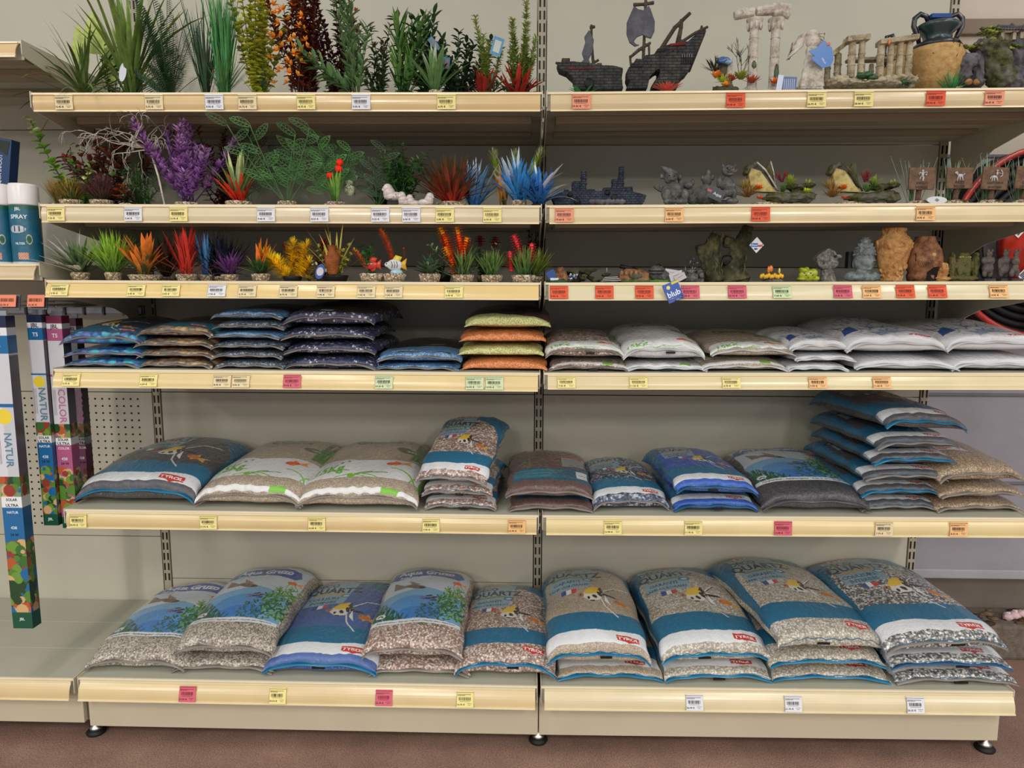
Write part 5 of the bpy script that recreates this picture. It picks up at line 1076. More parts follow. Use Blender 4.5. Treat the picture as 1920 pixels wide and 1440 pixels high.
t, h, g = small(385, 445, 'blue blades standing behind the red spiky plant', .10, (.02, .018), 6); m = MB(); blades(m, g, 30, h*1.0, .3, .007, (30, 60, 110), (90, 150, 200), .1, .014); m.build('foliage', M_SILK, t)
t, h, g = small(416, 436, 'nearly black-blue spiky plant behind the violet one', .14, (.03, .015), 7); m = MB(); blades(m, g, 120, h*1.02, .95, .0045, (18, 20, 34), (30, 36, 56), .15, .014, .02, .4); m.build('foliage', M_LEAF, t)
t, h, g = small(431, 470, 'low violet curled-leaf plant in a small gravel base', .04, (.024, .018), 8); m = MB(); blades(m, g, 46, h*1.0, 1.1, .009, (60, 34, 78), (108, 62, 118), .9, .016, .01, .4); m.build('foliage', M_SILK, t)
t, h, g = small(489, 470, 'low green moss-like plant with an orange-red bud on gravel', .04, (.025, .020), 9); m = MB(); blades(m, g, 260, h*.62, 1.2, .003, (30, 58, 34), (52, 88, 44), .3, .018); blades(m, g, 14, h*.95, 1.15, .006, (90, 110, 40), (150, 150, 60), .3, .018, lean=(-.4, 0)); m.build('foliage', M_LEAF, t); m = MB(); blades(m, g, 9, h*1.05, .35, .011, (170, 50, 30), (226, 130, 40), .1, .03, lean=(.15, 0)); m.build('bud', M_SILK, t)
def foxtail(t, g, specs, r, c1, c2, tip=None, name='plumes', w=.0030, per=7, dens=.0019, ang=1.15, mat=None, start=0.):
    m = MB()
    for (x0, z0, dx, L, cur) in specs:
        pts = stemline(g, (x0, g.uniform(-.006, .006), z0), (dx, -.05, 1), L, (cur, 0, 0), 9); needles(m, g, pts, r, c1, c2, dens, per, w, ang, tip, start)
    m.build(name, mat or M_SILK, t)
t, h, g = small(548, 452, 'bright yellow plumes with fine needles in a black base', .05, (.026, .014), 10, black=True); foxtail(t, g, ((.0, .012, .1, h*.80, .1), (-.012, .012, -.75, h*.80, -.5), (.02, .012, .25, h*.78, .1), (-.02, .012, -.3, h*.4, 0), (.028, .012, .6, h*.4, 0)), .031, (214, 166, 16), (250, 222, 50))
t, h, g = small(592, 462, 'dark crimson bushy plumes behind the yellow ones', .13, (.026, .016), 11); foxtail(t, g, ((.008, .012, .1, h*.9, .2), (-.02, .012, -.4, h*.7, 0), (.02, .012, .45, h*.8, 0), (-.055, .03, -.5, h*.65, 0)), .032, (116, 22, 26), (170, 36, 42), w=.003, per=6)
t, h, g = small(628, 424, 'yellow-leaved plant around the little clay jar in a black base', .06, (.036, .018), 12, black=True); m = MB(); blades(m, g, 12, h*1.0, .9, .006, (150, 146, 50), (200, 190, 90), .35, .016, .012, .3); blades(m, g, 2, h*1.02, .08, .006, (150, 146, 50), (196, 186, 80), 0, .016, .004, .05, lean=(-.05, 0)); m.build('long_leaves', M_LEAF, t)
foxtail(t, g, ((-.026, .03, -.25, h*.42, 0), (.02, .03, .3, h*.45, .1)), .016, (150, 150, 60), (206, 196, 100), w=.0022, name='plumes', per=4, dens=.003); bush(t, g, 4, h*.5, .9, .010, .009, .008, (150, 150, 50), (196, 186, 70), per=2, taper=.2, lean=(.5, -.4), hv=.2, name='round_leaves', shape=.75); bush(t, g, 2, h*.55, .8, .010, .008, .007, (150, 166, 120), (206, 214, 180), per=2, taper=.2, lean=(-.8, -.2), hv=.2, name='pale_round_leaves', shape=.75)
x, z, h = spot(625, 464, 3, .035); z0 = wz(518, x, .035)-z; jh = wz(464, x, .035)-z-z0; t2 = empty('jar_ornament', (x, .028, z+.020), 'little reddish-brown two-handled clay jar standing in the yellow-leaved plant', 'jar ornament'); m = MB(); r = jh*.26
m.lathe([(r*.55, 0), (r*.7, jh*.08), (r*.95, jh*.4), (r, jh*.6), (r*.8, jh*.76), (r*.5, jh*.84), (r*.62, jh*.97), (r*.7, jh), (r*.4, jh)], (150, 84, 40)); m.build('jar_body', M_RESIN, t2); m = MB()
for s_ in (-1, 1): m.tube([(s_*r*.5, 0, jh*.88), (s_*r*.95, 0, jh*.9), (s_*r*1.15, 0, jh*.78), (s_*r*.9, 0, jh*.62)], r*.12, (140, 76, 36), 6)
m.build('handles', M_RESIN, t2)
oval(t, (tl(t, 599, .01), -.045, wz(512, -.55, .01)-t.location.z+.004), .012, .021, (60, 84, 150), (.05, .35, .1), (200, 196, 204))
# two fish ornaments
def fish_orn(t, g, x, y, z, s, body, fin, tail, stripes=None, eye=(20, 20, 20)):
    m = MB(); m.blob((x, y, z), (s*.5, s*.16, s*.36), body, 12); m.blob((x-s*.42, y, z+s*.02), (s*.22, s*.11, s*.17), body, 8); m.build('fish_body', M_GLAZE, t)
    f = MB(); f.prism([(x-s*.2, z+s*.25), (x+s*.1, z+s*.62), (x+s*.5, z+s*.5), (x+s*.35, z+s*.2)], y-s*.04, y+s*.04, fin); f.prism([(x-s*.1, z-s*.25), (x+s*.15, z-s*.6), (x+s*.4, z-s*.2)], y-s*.04, y+s*.04, fin)
    f.prism([(x+s*.35, z+s*.1), (x+s*.8, z+s*.42), (x+s*.72, z), (x+s*.8, z-s*.34), (x+s*.35, z-s*.12)], y-s*.035, y+s*.035, tail); f.blob((x-s*.48, y-s*.09, z+s*.08), s*.05, eye, 6); f.build('fins', M_GLAZE, t)
    if stripes:
        f = MB()
        for k in range(3): a = x-s*.12+k*s*.16; f.tube([(a-s*.05, y-s*.165, z+s*.22), (a+s*.02, y-s*.175, z), (a-s*.03, y-s*.165, z-s*.2)], s*.018, stripes, 5)
        f.build('stripes', M_GLAZE, t)
t, h, g = small(697, 462, 'red fish ornament on a gravel base in front of leafy sprigs', .045, (.033, .022), 13); hf = wz(497, t.location.x, .04)-t.location.z; fish_orn(t, g, 0, -.01, hf, .036, (206, 44, 30), (214, 60, 40), (216, 70, 50)); m = MB(); m.tube([(0, -.01, .018), (0, -.01, hf-.01)], .002, (30, 30, 36), 6); m.build('wire_leg', M_RUBBER, t)
bush(t, g, 5, h*.95, .5, .013, .014, .012, (36, 84, 40), (60, 120, 50), per=2, taper=.3, hv=.4, name='round_leaves', shape=.75); foxtail(t, g, ((-.002, .03, -1.0, h*.72, .2),), .012, (206, 90, 30), (226, 140, 50), (226, 200, 80), w=.0018, per=5, dens=.0016)
t, h, g = small(740, 434, 'white and yellow angelfish ornament under an orange plume on gravel', .045, (.031, .022), 14); hf = wz(497, t.location.x, .04)-t.location.z; fish_orn(t, g, .002, -.012, hf, .042, (214, 216, 216), (232, 206, 60), (232, 180, 40), (40, 40, 44)); m = MB(); m.blob((.006, -.012, .026), (.018, .012, .008), (170, 206, 220), 8, .3, 3, 4); m.build('foam_stand', M_GLAZE, t)
foxtail(t, g, ((-.006, .04, .05, h*.74, -.55),), .0145, (216, 84, 26), (232, 116, 40), (236, 160, 60), w=.0019, per=6, dens=.0014); foxtail(t, g, ((.02, .04, .5, h*.36, -.6),), .007, (190, 50, 30), (206, 70, 40), w=.0015, per=4, dens=.002, name='small_plume')
t, h, g = small(806, 482, 'dark green succulent rosette in a round gravel base', .045, (.030, .022), 15); m = MB(); blades(m, g, 40, h*.85, 1.25, .014, (34, 56, 40), (70, 92, 66), .2, .02, .006, .4, .3); m.build('foliage', M_LEAF, t)
t, h, g = small(830, 497, 'black empty plant base behind the succulent', .10, (.024, .026), 16, black=True); m = MB(); blades(m, g, 10, h*.9, 1.1, .006, (24, 40, 28), (40, 60, 40), .3, .02); m.build('foliage', M_LEAF, t)
def torch(px, pt, y, lab, heads, grass, base, seed, col, col2, tip, gl=None):
    t, h, g = small(px, pt, lab, y, base, seed); m = MB(); fm = MB()
    blades(m, g, grass, h*.62, .75, .0042, (50, 84, 38), (98, 124, 62), .2, .018, .012, .35); m.build('grass', M_LEAF, t)
    for (dx, hh, L, ln) in heads:
        x0 = dx-ln*L; pts = stemline(g, (x0, .004, hh*h-L), (ln, 0, 1), L, (0, 0, 0), 8); k = int(L/.0065)
        for i in range(k+1):
            p, d = along(pts, i/k*.99); r = .0185*(.75+.35*math.sin(PI*(i/k)**.7)); c = tip if i > k*.78 else (col2 if i > k*.5 else col)
            fm.blob(p, (.006, .006, .005), cvar(g, c), 6)
            for q in range(11): u = Matrix.Rotation(2*PI*q/9+i*.35, 3, d) @ d.orthogonal().normalized(); fm.leaf(p, u*.95+d*.45, r, .0085, cvar(g, col), cvar(g, c), -.5, 3, up=d, fold=.15)
        fm.tube([(0, .002, .015), (x0*.6, .004, (hh*h-L)*.5), tuple(pts[0])], .0013, (70, 90, 40), 5)
    if fm.v: fm.build('flower_spikes', M_SILK, t)
    return t, h, g
t, h, g = torch(868, 424, .045, 'orange and yellow torch flower plant with grass on gravel', ((-.012, .98, .075, -.10), (.012, .80, .06, .25), (-.052, .66, .10, -.42), (-.060, 1.0, .085, -.35)), 70, (.030, .020), 17, (206, 74, 20), (226, 104, 30), (240, 180, 50))
bush(t, g, 5, h*.85, .8, .012, .013, .006, (34, 60, 40), (56, 84, 50), per=3, taper=.2, tipc=(150, 176, 110), lean=(-.5, .3), hv=.3, name='side_sprigs')
t, h, g = torch(922, 448, .05, 'fine grassy plant between the orange and pink flower plants', (), 150, (.030, .020), 18, (0, 0, 0), (0, 0, 0), (0, 0, 0))
t, h, g = torch(908, 440, .16, 'plant with small dark red flower heads behind the fine grass', ((-.012, .95, .022, 0), (.03, .93, .022, 0)), 30, (.022, .016), 19, (110, 30, 30), (130, 36, 34), (150, 50, 44)); bush(t, g, 6, h*.85, .6, .010, .014, .006, (34, 54, 36), (50, 76, 44), per=3, tipc=(170, 184, 150), hv=.4, name='sprigs')
t, h, g = torch(982, 436, .055, 'pink-red flower plant with spreading grass beside the middle post', ((-.030, .96, .07, -.38), (.024, .76, .045, .05), (-.038, .60, .045, -.1)), 150, (.034, .020), 20, (206, 50, 60), (216, 60, 74), (232, 84, 96))
t, h, g = small(1003, 470, 'smaller grassy plant half behind the pink-red flower plant', .11, (.024, .018), 21); m = MB(); blades(m, g, 70, h*1.0, .8, .004, (60, 92, 36), (150, 170, 60), .3, .016, lean=(.25, 0)); m.build('foliage', M_LEAF, t)
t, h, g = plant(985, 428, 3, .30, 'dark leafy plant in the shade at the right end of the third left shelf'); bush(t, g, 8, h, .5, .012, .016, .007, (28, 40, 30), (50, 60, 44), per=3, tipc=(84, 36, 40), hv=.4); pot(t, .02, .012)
# ---------------------------------------------------------------- cast ornaments
def remesh(o, vox, disp=0, ns=.01, smooth=1, seed=0):
    r = o.modifiers.new('remesh', 'REMESH'); r.mode = 'VOXEL'; r.voxel_size = vox; r.use_smooth_shade = True
    if smooth: s_ = o.modifiers.new('smooth', 'SMOOTH'); s_.iterations = smooth; s_.factor = .5
    if disp:
        tx = bpy.data.textures.new('relief', 'CLOUDS'); tx.noise_scale = ns; tx.noise_depth = 3; d = o.modifiers.new('displace', 'DISPLACE'); d.texture = tx; d.strength = disp; d.mid_level = .5
    return o
def cast_mat(name, cols, scale=30, bump=.9, rough=.75, bs=170, dirt=None, lines=None):
    """stone or resin whose tones come from object-space noise"""
    m, nt, b = new_mat(name); L = nt.links; tc = nt.nodes.new('ShaderNodeTexCoord'); n = nt.nodes.new('ShaderNodeTexNoise'); n.inputs['Scale'].default_value = scale; n.inputs['Detail'].default_value = 6; n.inputs['Roughness'].default_value = .65
    L.new(tc.outputs['Object'], n.inputs['Vector']); k = len(cols); r = ramp(nt, [(.32+.36*i/max(1, k-1), c) for i, c in enumerate(cols)]); L.new(n.outputs['Fac'], r.inputs[0]); out = r.outputs[0]
    hgt = nt.nodes.new('ShaderNodeTexNoise'); hgt.inputs['Scale'].default_value = bs; hgt.inputs['Detail'].default_value = 5; L.new(tc.outputs['Object'], hgt.inputs['Vector']); hh = hgt.outputs['Fac']
    if lines:     # carved courses or flutes
        w = nt.nodes.new('ShaderNodeTexBrick'); w.inputs['Scale'].default_value = 1; w.inputs['Brick Width'].default_value = lines[0]; w.inputs['Row Height'].default_value = lines[1]; w.inputs['Mortar Size'].default_value = lines[2]; w.inputs['Mortar Smooth'].default_value = .3
        mp = nt.nodes.new('ShaderNodeMapping'); mp.inputs['Rotation'].default_value = (math.radians(90), 0, 0); L.new(tc.outputs['Object'], mp.inputs[0]); L.new(mp.outputs[0], w.inputs['Vector'])
        out = mixc(nt, w.outputs['Fac'], out, srgb(lines[3])); mx = nt.nodes.new('ShaderNodeMath'); mx.operation = 'SUBTRACT'; L.new(hh, mx.inputs[0]); L.new(w.outputs['Fac'], mx.inputs[1]); hh = mx.outputs[0]
    L.new(out, b.inputs['Base Color']); b.inputs['Roughness'].default_value = rough; b.inputs['Specular IOR Level'].default_value = .3
    bp = nt.nodes.new('ShaderNodeBump'); bp.inputs['Strength'].default_value = bump; bp.inputs['Distance'].default_value = .003; L.new(hh, bp.inputs['Height']); L.new(bp.outputs[0], b.inputs['Normal']); return m
C_HULL = cast_mat('dark_weathered_hull', [(30, 30, 32), (58, 58, 54), (80, 78, 70)], 40, .9, .75, 150, lines=(.022, .0075, .0009, (24, 24, 24)))
C_SAIL = cast_mat('grey_sailcloth', [(62, 62, 70), (84, 84, 92), (102, 100, 106)], 25, .4)
C_SPAR = cast_mat('dark_brown_spar', [(44, 34, 26), (70, 58, 46), (84, 74, 62)], 60, .9)
C_MARB = cast_mat('aged_pale_marble', [(130, 116, 100), (196, 186, 172), (216, 208, 196)], 35, .9, .85, 150)
C_RUIN = cast_mat('yellowish_ruin_stone', [(112, 98, 74), (168, 154, 126), (192, 180, 154)], 45, 1, .85, 150)
C_JARB = cast_mat('sandy_terracotta', [(160, 122, 70), (184, 146, 92), (198, 162, 106)], 60, .5, .8, 250)
C_MOSS = cast_mat('mossy_rock', [(40, 44, 26), (78, 80, 40), (96, 92, 78), (110, 106, 104)], 30, 1, .8, 110)
C_ROCK = cast_mat('grey_rock', [(58, 54, 56), (92, 88, 92), (118, 112, 114)], 22, 1, .8, 90)
C_NAVY = cast_mat('dark_blue_resin', [(28, 32, 42), (50, 56, 70), (72, 78, 94)], 50, 1, .7, 160, lines=(.011, .006, .0007, (22, 24, 32)))
C_GARG = cast_mat('dark_grey_figurine', [(52, 50, 50), (84, 82, 80), (116, 114, 110)], 60, .6, .55, 260)
C_LOG = cast_mat('olive_bark', [(26, 28, 20), (60, 62, 40), (104, 98, 68)], 30, 1, .8, 80)
C_BUD = cast_mat('grey_green_statue', [(70, 78, 78), (112, 120, 120), (150, 158, 158)], 60, .5, .7, 240)
C_MOAI = cast_mat('speckled_grey_stone', [(60, 58, 54), (104, 102, 96), (156, 154, 144)], 120, .7, .85, 300)
C_OCHR = cast_mat('carved_ochre_stone', [(128, 84, 42), (182, 132, 78), (206, 160, 104)], 50, 1, .7, 120)
C_CLAY = cast_mat('carved_brown_clay', [(74, 46, 30), (136, 92, 62), (166, 122, 86)], 45, 1, .75, 140)
C_SHARD = cast_mat('straw_coloured_pottery', [(140, 122, 70), (186, 168, 108), (204, 190, 130)], 50, .5, .8)
C_SIGN = cast_mat('brown_wood_sign', [(78, 58, 44), (112, 86, 66), (128, 102, 80)], 40, .8, .8, 120)
C_TERRA = cast_mat('grey_brown_figure', [(60, 54, 50), (92, 84, 78), (112, 104, 96)], 60, 1, .7, 170)
C_TEMP = cast_mat('mossy_idol', [(50, 50, 34), (96, 96, 50), (110, 84, 64)], 60, 1, .7, 170)
def thing_mesh(m, name, mat, px, ptop, sh, y, lab, cat, vox=None, group=None, disp=0, ns=.01, up=.0005, rz=0):
    x, z, h = spot(px, ptop, sh, y); o = m(h).build(name, mat, None, loc=(x, y, z+up), rz=rz); tag(o, lab, cat, group)
    if vox: remesh(o, vox, disp, ns)
    return o, h
def P(par, m, name, mat, vox=None, disp=0, ns=.01, smooth=1, flat=False):
    o = m.build(name, mat, par, smooth=not flat)
    if vox: remesh(o, vox, disp, ns, smooth)
    return o
def T(name, px, ptop, sh, y, lab, cat, group=None):
    x, z, h = spot(px, ptop, sh, y); return empty(name, (x, y, z+.0005), lab, cat, group), h
K1 = 1/pxm(.10, 1.88)     # metres per photo pixel on the top shelf
def ppx(t, y=None):       # turn photo pixels into this thing's x,z
    y = t.location.y if y is None else y
    def f(px, py): X = wx(px, y, t.location.z+.05); return (X-t.location.x, wz(py, X, y)-t.location.z)
    return f
def hull(t, f, outline, th, mat, name='hull', vox=.0022):
    m = MB(); pts = [f(*p) for p in outline]; m.prism(pts, -th, th, (60, 60, 60)); cx = sum(p[0] for p in pts)/len(pts); zl = min(p[1] for p in pts)
    return P(t, m, name, mat, vox, .0022, .006)
def spar(m, f, pts, r, y=0): m.tube([(f(*p)[0], y, f(*p)[1]) for p in pts], r, (60, 50, 40), 8)
t, h = T('shipwreck_stern', 1108, 43, 1, .09, 'smaller dark shipwreck half with a torn sail on the top right shelf', 'shipwreck'); f = ppx(t)
hull(t, f, [(1043, 123), (1048, 135), (1062, 141), (1074, 152), (1080, 172), (1167, 172), (1164, 150), (1166, 132), (1150, 128), (1128, 127), (1112, 124), (1095, 122), (1075, 120), (1056, 120)], .024, C_HULL)
m = MB(); spar(m, f, [(1112, 122), (1108, 80), (1107, 46)], [.0042, .0036, .0032]); spar(m, f, [(1041, 118), (1072, 121)], .0034); spar(m, f, [(1090, 126), (1106, 122), (1122, 112)], .0034); spar(m, f, [(1104, 52), (1114, 50)], .004); P(t, m, 'mast', C_SPAR, .0014, .0008, .004)
m = MB(); pts = [f(*p) for p in ((1103, 56), (1094, 70), (1096, 80), (1090, 100), (1094, 112), (1088, 118), (1100, 123), (1106, 118), (1103, 112), (1110, 98), (1112, 75))]; m.prism(pts, -.004, .002, (80, 80, 90)); P(t, m, 'sail', C_SAIL, .0015)
m = MB(); m.box((f(1060, 117)[0], 0, f(1060, 116)[1]), (.022, .03, .010), (50, 50, 46)); m.box((f(1122, 125)[0], 0, f(1122, 125)[1]), (.014, .036, .008), (50, 50, 46)); P(t, m, 'deck_house', C_SPAR, .0015)
m = MB(); m.box((f(1088, 134)[0], -.0245, f(1088, 134)[1]), (.068, .002, .004), (110, 44, 40)); P(t, m, 'red_rail', M_RESIN)
m = MB(); m.blob((f(1103, 160)[0], -.022, f(1103, 162)[1]), (.014, .006, .015), (8, 8, 8), 8, .3, 3); P(t, m, 'breach', M_RUBBER)
g = random.Random(3); m = MB(); xx = f(1092, 170)[0]
for k in range(16): m.leaf((xx, -.040, .0), rdir(g, .9), .046, .007, (20, 90, 46), (50, 140, 70), .3, 4)
m.build('green_weed', M_LEAF, t)
t, h = T('shipwreck_bow', 1248, 2, 1, .09, 'larger dark shipwreck half with a big round grey sail and red weed', 'shipwreck'); f = ppx(t)
hull(t, f, [(1175, 132), (1174, 150), (1178, 158), (1173, 172), (1211, 172), (1213, 160), (1216, 148), (1226, 139), (1234, 134), (1232, 150), (1224, 157), (1220, 172), (1266, 172), (1270, 155), (1286, 142), (1293, 120), (1304, 95), (1312, 75), (1317, 64), (1300, 68), (1284, 84), (1262, 88), (1250, 90), (1240, 92), (1228, 98), (1222, 108), (1205, 110), (1205, 118), (1188, 116), (1186, 130)], .030, C_HULL)
m = MB(); spar(m, f, [(1205, 112), (1206, 60), (1207, -14)], [.0045, .004, .004]); spar(m, f, [(1180, 108), (1196, 94), (1218, 80)], [.0036, .0048, .0036]); spar(m, f, [(1184, 9), (1205, 8), (1222, 5)], [.005, .004, .005]); spar(m, f, [(1180, 104), (1183, 130)], .003); spar(m, f, [(1215, 84), (1216, 110)], .003); spar(m, f, [(1195, 112), (1184, 120), (1205, 120), (1215, 108)], .003); P(t, m, 'main_mast', C_SPAR, .0015, .001, .004)
m = MB(); pts = [f(*p) for p in ((1185, 12), (1180, 24), (1172, 44), (1172, 66), (1178, 82), (1188, 89), (1198, 86), (1190, 84), (1186, 79), (1192, 71), (1202, 67), (1210, 72), (1218, 74), (1224, 60), (1224, 42), (1216, 20), (1212, 12), (1203, 21), (1192, 19))]; m.prism(pts, -.008, -.002, (80, 80, 90)); o = P(t, m, 'main_sail', C_SAIL, .0018)
m = MB(); spar(m, f, [(1234, 98), (1262, 52), (1290, 24)], [.006, .0056, .0046]); spar(m, f, [(1268, 84), (1274, 50), (1274, 36)], [.007, .005, .0045]); spar(m, f, [(1262, 88), (1300, 62), (1324, 50)], [.0046, .004, .0036]); spar(m, f, [(1310, 60), (1312, 48)], .003); spar(m, f, [(1318, 56), (1316, 68)], .003); P(t, m, 'bow_spars', C_SPAR, .0016, .001, .004)
m = MB()
for px, py in ((1233, 111), (1246, 109), (1266, 101), (1256, 101)): X, Z = f(px, py); m.box((X, -.0305, Z), (.006, .003, .006), (8, 8, 8))
for k in range(5): X, Z = f(1273+k*4.4, 112+(k == 0)*0); m.box((X, -.0312, Z), (.0015, .003, .008), (120, 120, 120)); X, Z = f(1273+k*4.4, 122); m.box((X, -.0308, Z), (.003, .003, .012), (14, 14, 14))
for k in range(8): X, Z = f(1228+k*3, 103-.4*k); m.box((X, -.0308, Z), (.002, .003, .0036), (16, 16, 16)); X, Z = f(1179+k*3, 131); m.box((X, -.0308, Z), (.002, .003, .0036), (16, 16, 16))
m.build('gun_ports', M_RUBBER, t, smooth=False); m = MB(); X, Z = f(1264, 91); m.box((X, -.031, Z), (.040, .003, .006), (120, 40, 36), Matrix.Rotation(-.06, 3, 'Y')); X, Z = f(1301, 104); m.box((X, -.022, Z), (.004, .014, .10), (66, 40, 40), Matrix.Rotation(.36, 3, 'Y')); P(t, m, 'red_trim', M_RESIN)
m = MB(); xx = f(1244, 170)[0]
for k in range(22): m.leaf((xx, -.050, .004), rdir(g, 1.15)+Vector((0, -.1, .25)), .048, .0065, (180, 44, 34), (224, 96, 76), .3, 4)
m.build('red_weed', M_LEAF, t)
# temple columns with coral
def column(m, x, y, z0, z1, r, cap=True, n=40):
    vs = []; H = z1-z0; c = (196, 186, 170)
    prof = [(r*1.35, 0), (r*1.35, .012), (r*1.05, .02), (r, .03), (r*.90, H-.034), (r*.95, H-.032), (r*.92, H-.030)]+([(r*1.35, H-.014), (r*1.7, H-.004), (r*1.7, H)] if cap else [(r*.9, H)])
    b = len(m.v); m.lathe(prof, c, (x, y, z0), n=n)
    for i in range(b, len(m.v)):
        X, Y, Z = m.v[i]; k = (i-b) % n; q = .93 if k % 2 else 1.0; m.v[i] = (x+(X-x)*q, y+(Y-y)*q, Z)
    for k in range(1, 4): m.lathe([(r*1.0, -.0006), (r*.9, 0), (r*1.0, .0006)], (120, 104, 88), (x, y, z0+H*k/4), n=n)
    if cap:
        for k in range(8): a = 2*PI*k/8; m.blob((x+r*1.35*math.cos(a), y+r*1.35*math.sin(a), z1-.018), (r*.34, r*.34, .010), c, 6)
t, h = T('ruined_colonnade', 1420, 12, 1, .10, 'two tall pale broken columns with a lintel, corals and a mask at the foot', 'column ornament'); f = ppx(t)
for px, r_ in ((1410, .0125), (1450, .0125)):
    m = MB(); X = f(px, 100)[0]; column(m, X, .0, .01, f(1410, 36)[1], r_); P(t, m, 'column', C_MARB)
m = MB(); 
for a, b, c, d in ((1372, 30, 1408, 22), (1412, 22, 1446, 20), (1440, 14, 1474, 17), (1444, 26, 1474, 27)): X0, Z0 = f(a, b); X1, Z1 = f(c, d); m.tube([(X0, 0, Z0), ((X0+X1)/2, 0, (Z0+Z1)/2+.002), (X1, 0, Z1)], [.011, .0135, .012], (190, 180, 160), 8)
P(t, m, 'broken_lintel', C_MARB, .002, .003, .008)
m = MB(); X, Z = f(1367, 118); X2, Z2 = f(1366, 145); m.tube([(X, .01, .0), (X, .01, Z+.014)], [.012, .010], (190, 180, 160), 14); a = f(1400, 166); b = f(1432, 160); m.tube([(a[0]+.02, -.028, .008), (b[0]+.02, -.02, .016)], .010, (190, 180, 160), 14); m.tube([(f(1375, 168)[0], -.02, .004), (f(1402, 150)[0], -.01, .03)], .006, (190, 180, 160), 10); P(t, m, 'broken_stub', C_MARB)
m = MB(); m.blob((f(1358, 160)[0], 0, .016), (.042, .026, .022), (70, 60, 40), 10, .5, 3, 2); m.blob((f(1400, 166)[0], 0, .004), (.05, .03, .012), (70, 60, 40), 8, .5, 3, 4); P(t, m, 'rock_foot', C_MOSS, .0025, .003)
m = MB(); m.blob((f(1352, 130)[0], 0, f(1352, 132)[1]), (.014, .012, .024), (40, 56, 36), 8, .3); P(t, m, 'dark_coral', C_MOSS)
m = MB(); X, Z = f(1352, 117); m.blob((X, -.012, Z), (.018, .010, .010), (60, 100, 150), 10, .4, 4, 3); m.blob((X+.012, -.014, Z-.004), (.012, .008, .007), (130, 160, 190), 8, .5, 5, 6); P(t, m, 'blue_mask_shell', M_GLAZE)
for (a, b, c1, c2, n, L, nm, w_, tilt) in ((1335, 135, (40, 40, 34), (50, 50, 40), 30, .034, 'dark_sprout', .004, 1.2), (1338, 146, (206, 110, 30), (226, 140, 50), 40, .016, 'orange_coral', .007, 1.4), (1350, 155, (140, 170, 50), (176, 196, 70), 40, .018, 'lime_coral', .005, 1.4), (1366, 152, (140, 60, 30), (170, 84, 46), 40, .016, 'rust_coral', .006, 1.4), (1385, 150, (110, 120, 40), (146, 150, 60), 46, .022, 'olive_coral', .007, 1.2), (1405, 156, (150, 60, 40), (176, 80, 50), 36, .020, 'red_coral', .005, 1.2), (1357, 161, (226, 130, 30), (240, 170, 60), 26, .012, 'yellow_coral', .006, 1.4), (1447, 157, (190, 90, 40), (220, 130, 60), 26, .014, 'amber_coral', .006, 1.4)):
    m = MB(); X, Z = f(a, b); 
    for k in range(n): m.leaf((X+g.uniform(-.005, .005), -.024, Z-.006), rdir(g, tilt*g.random()**.6), L*1.25, w_*.8, c1, c2, .1, 3)
    m.build(nm, M_SILK, t)
m = MB()
def twig2(m, p, d, L, r, dep, col):
    pts = stemline(g, p, d, L, (0, 0, .2), 4); m.tube(pts, [r, r*.9, r*.8, r*.7, r*.6], col, 4)
    if dep < 3:
        for k in range(3): q = pts[g.randint(1, 4)]; twig2(m, q, Vector(d)+Vector((g.uniform(-.9, .9), g.uniform(-.4, .4), g.uniform(-.1, .3))), L*.62, r*.75, dep+1, col)
X, Z = f(1386, 140)
for k in range(3): twig2(m, (X+.004*k, 0, Z), (.25*(k-1), 0, 1), .045, .0012, 0, (60, 52, 46))
m.build('twig_coral', M_LEAF, t)
m = MB(); X, Z = f(1410, 124); m.blob((X, -.011, Z), (.006, .003, .010), (56, 72, 36), 7, .4); X, Z = f(1452, 140); m.blob((X, -.013, Z), (.006, .004, .022), (46, 62, 36), 7, .4); P(t, m, 'ivy', M_LEAF)
# winged statuette (plain headless draped figure)
t, h = T('winged_statuette', 1518, 52, 1, .08, 'pale winged headless draped statuette with a blue tag on the top right shelf', 'statuette'); f = ppx(t)
m = MB(); 
for (a, b, rx_, ry_, rz_) in ((1519, 64, 11, 8, 8), (1520, 78, 13, 9, 12), (1519, 98, 11, 8, 12), (1519, 118, 13, 9, 16), (1518, 138, 15, 10, 18), (1517, 156, 19, 13, 14)): X, Z = f(a, b); m.blob((X, 0, Z), (rx_*K1, ry_*K1, rz_*K1), (210, 200, 190), 10)
for k in range(9): X, Z = f(1508+k*3, 104); X2, Z2 = f(1498+k*5, 166); m.tube([(X, -.010, Z), ((X+X2)/2, -.016, (Z+Z2)/2), (X2, -.018, Z2)], [.0028, .0036, .005], (200, 190, 180), 6)
X, Z = f(1517, 166); m.box((X, 0, Z), (.058, .04, .012), (190, 180, 170)); P(t, m, 'draped_body', C_MARB, .0016, .0012, .004)
m = MB()
for k in range(11): a = f(1508-k*.6, 62+k*2.2); b = f(1506-k*2.2-4, 66+k*4.2); c = f(1481+k*.6, 108-k*3.2); m.tube([(a[0], .004, a[1]), (b[0]-.004, .012, b[1]), (c[0], .016, c[1])], [.0036, .0044, .0018], (206, 196, 184), 6)
P(t, m, 'left_wing', C_MARB); m = MB()
for k in range(6): a = f(1530, 62+k*3); b = f(1545-k*.8, 58+k*8); c = f(1546-k, 84+k*8); m.tube([(a[0], .004, a[1]), (b[0], .01, b[1]), (c[0], .014, c[1])], [.003, .0032, .0016], (206, 196, 184), 6)
P(t, m, 'right_wing', C_MARB)
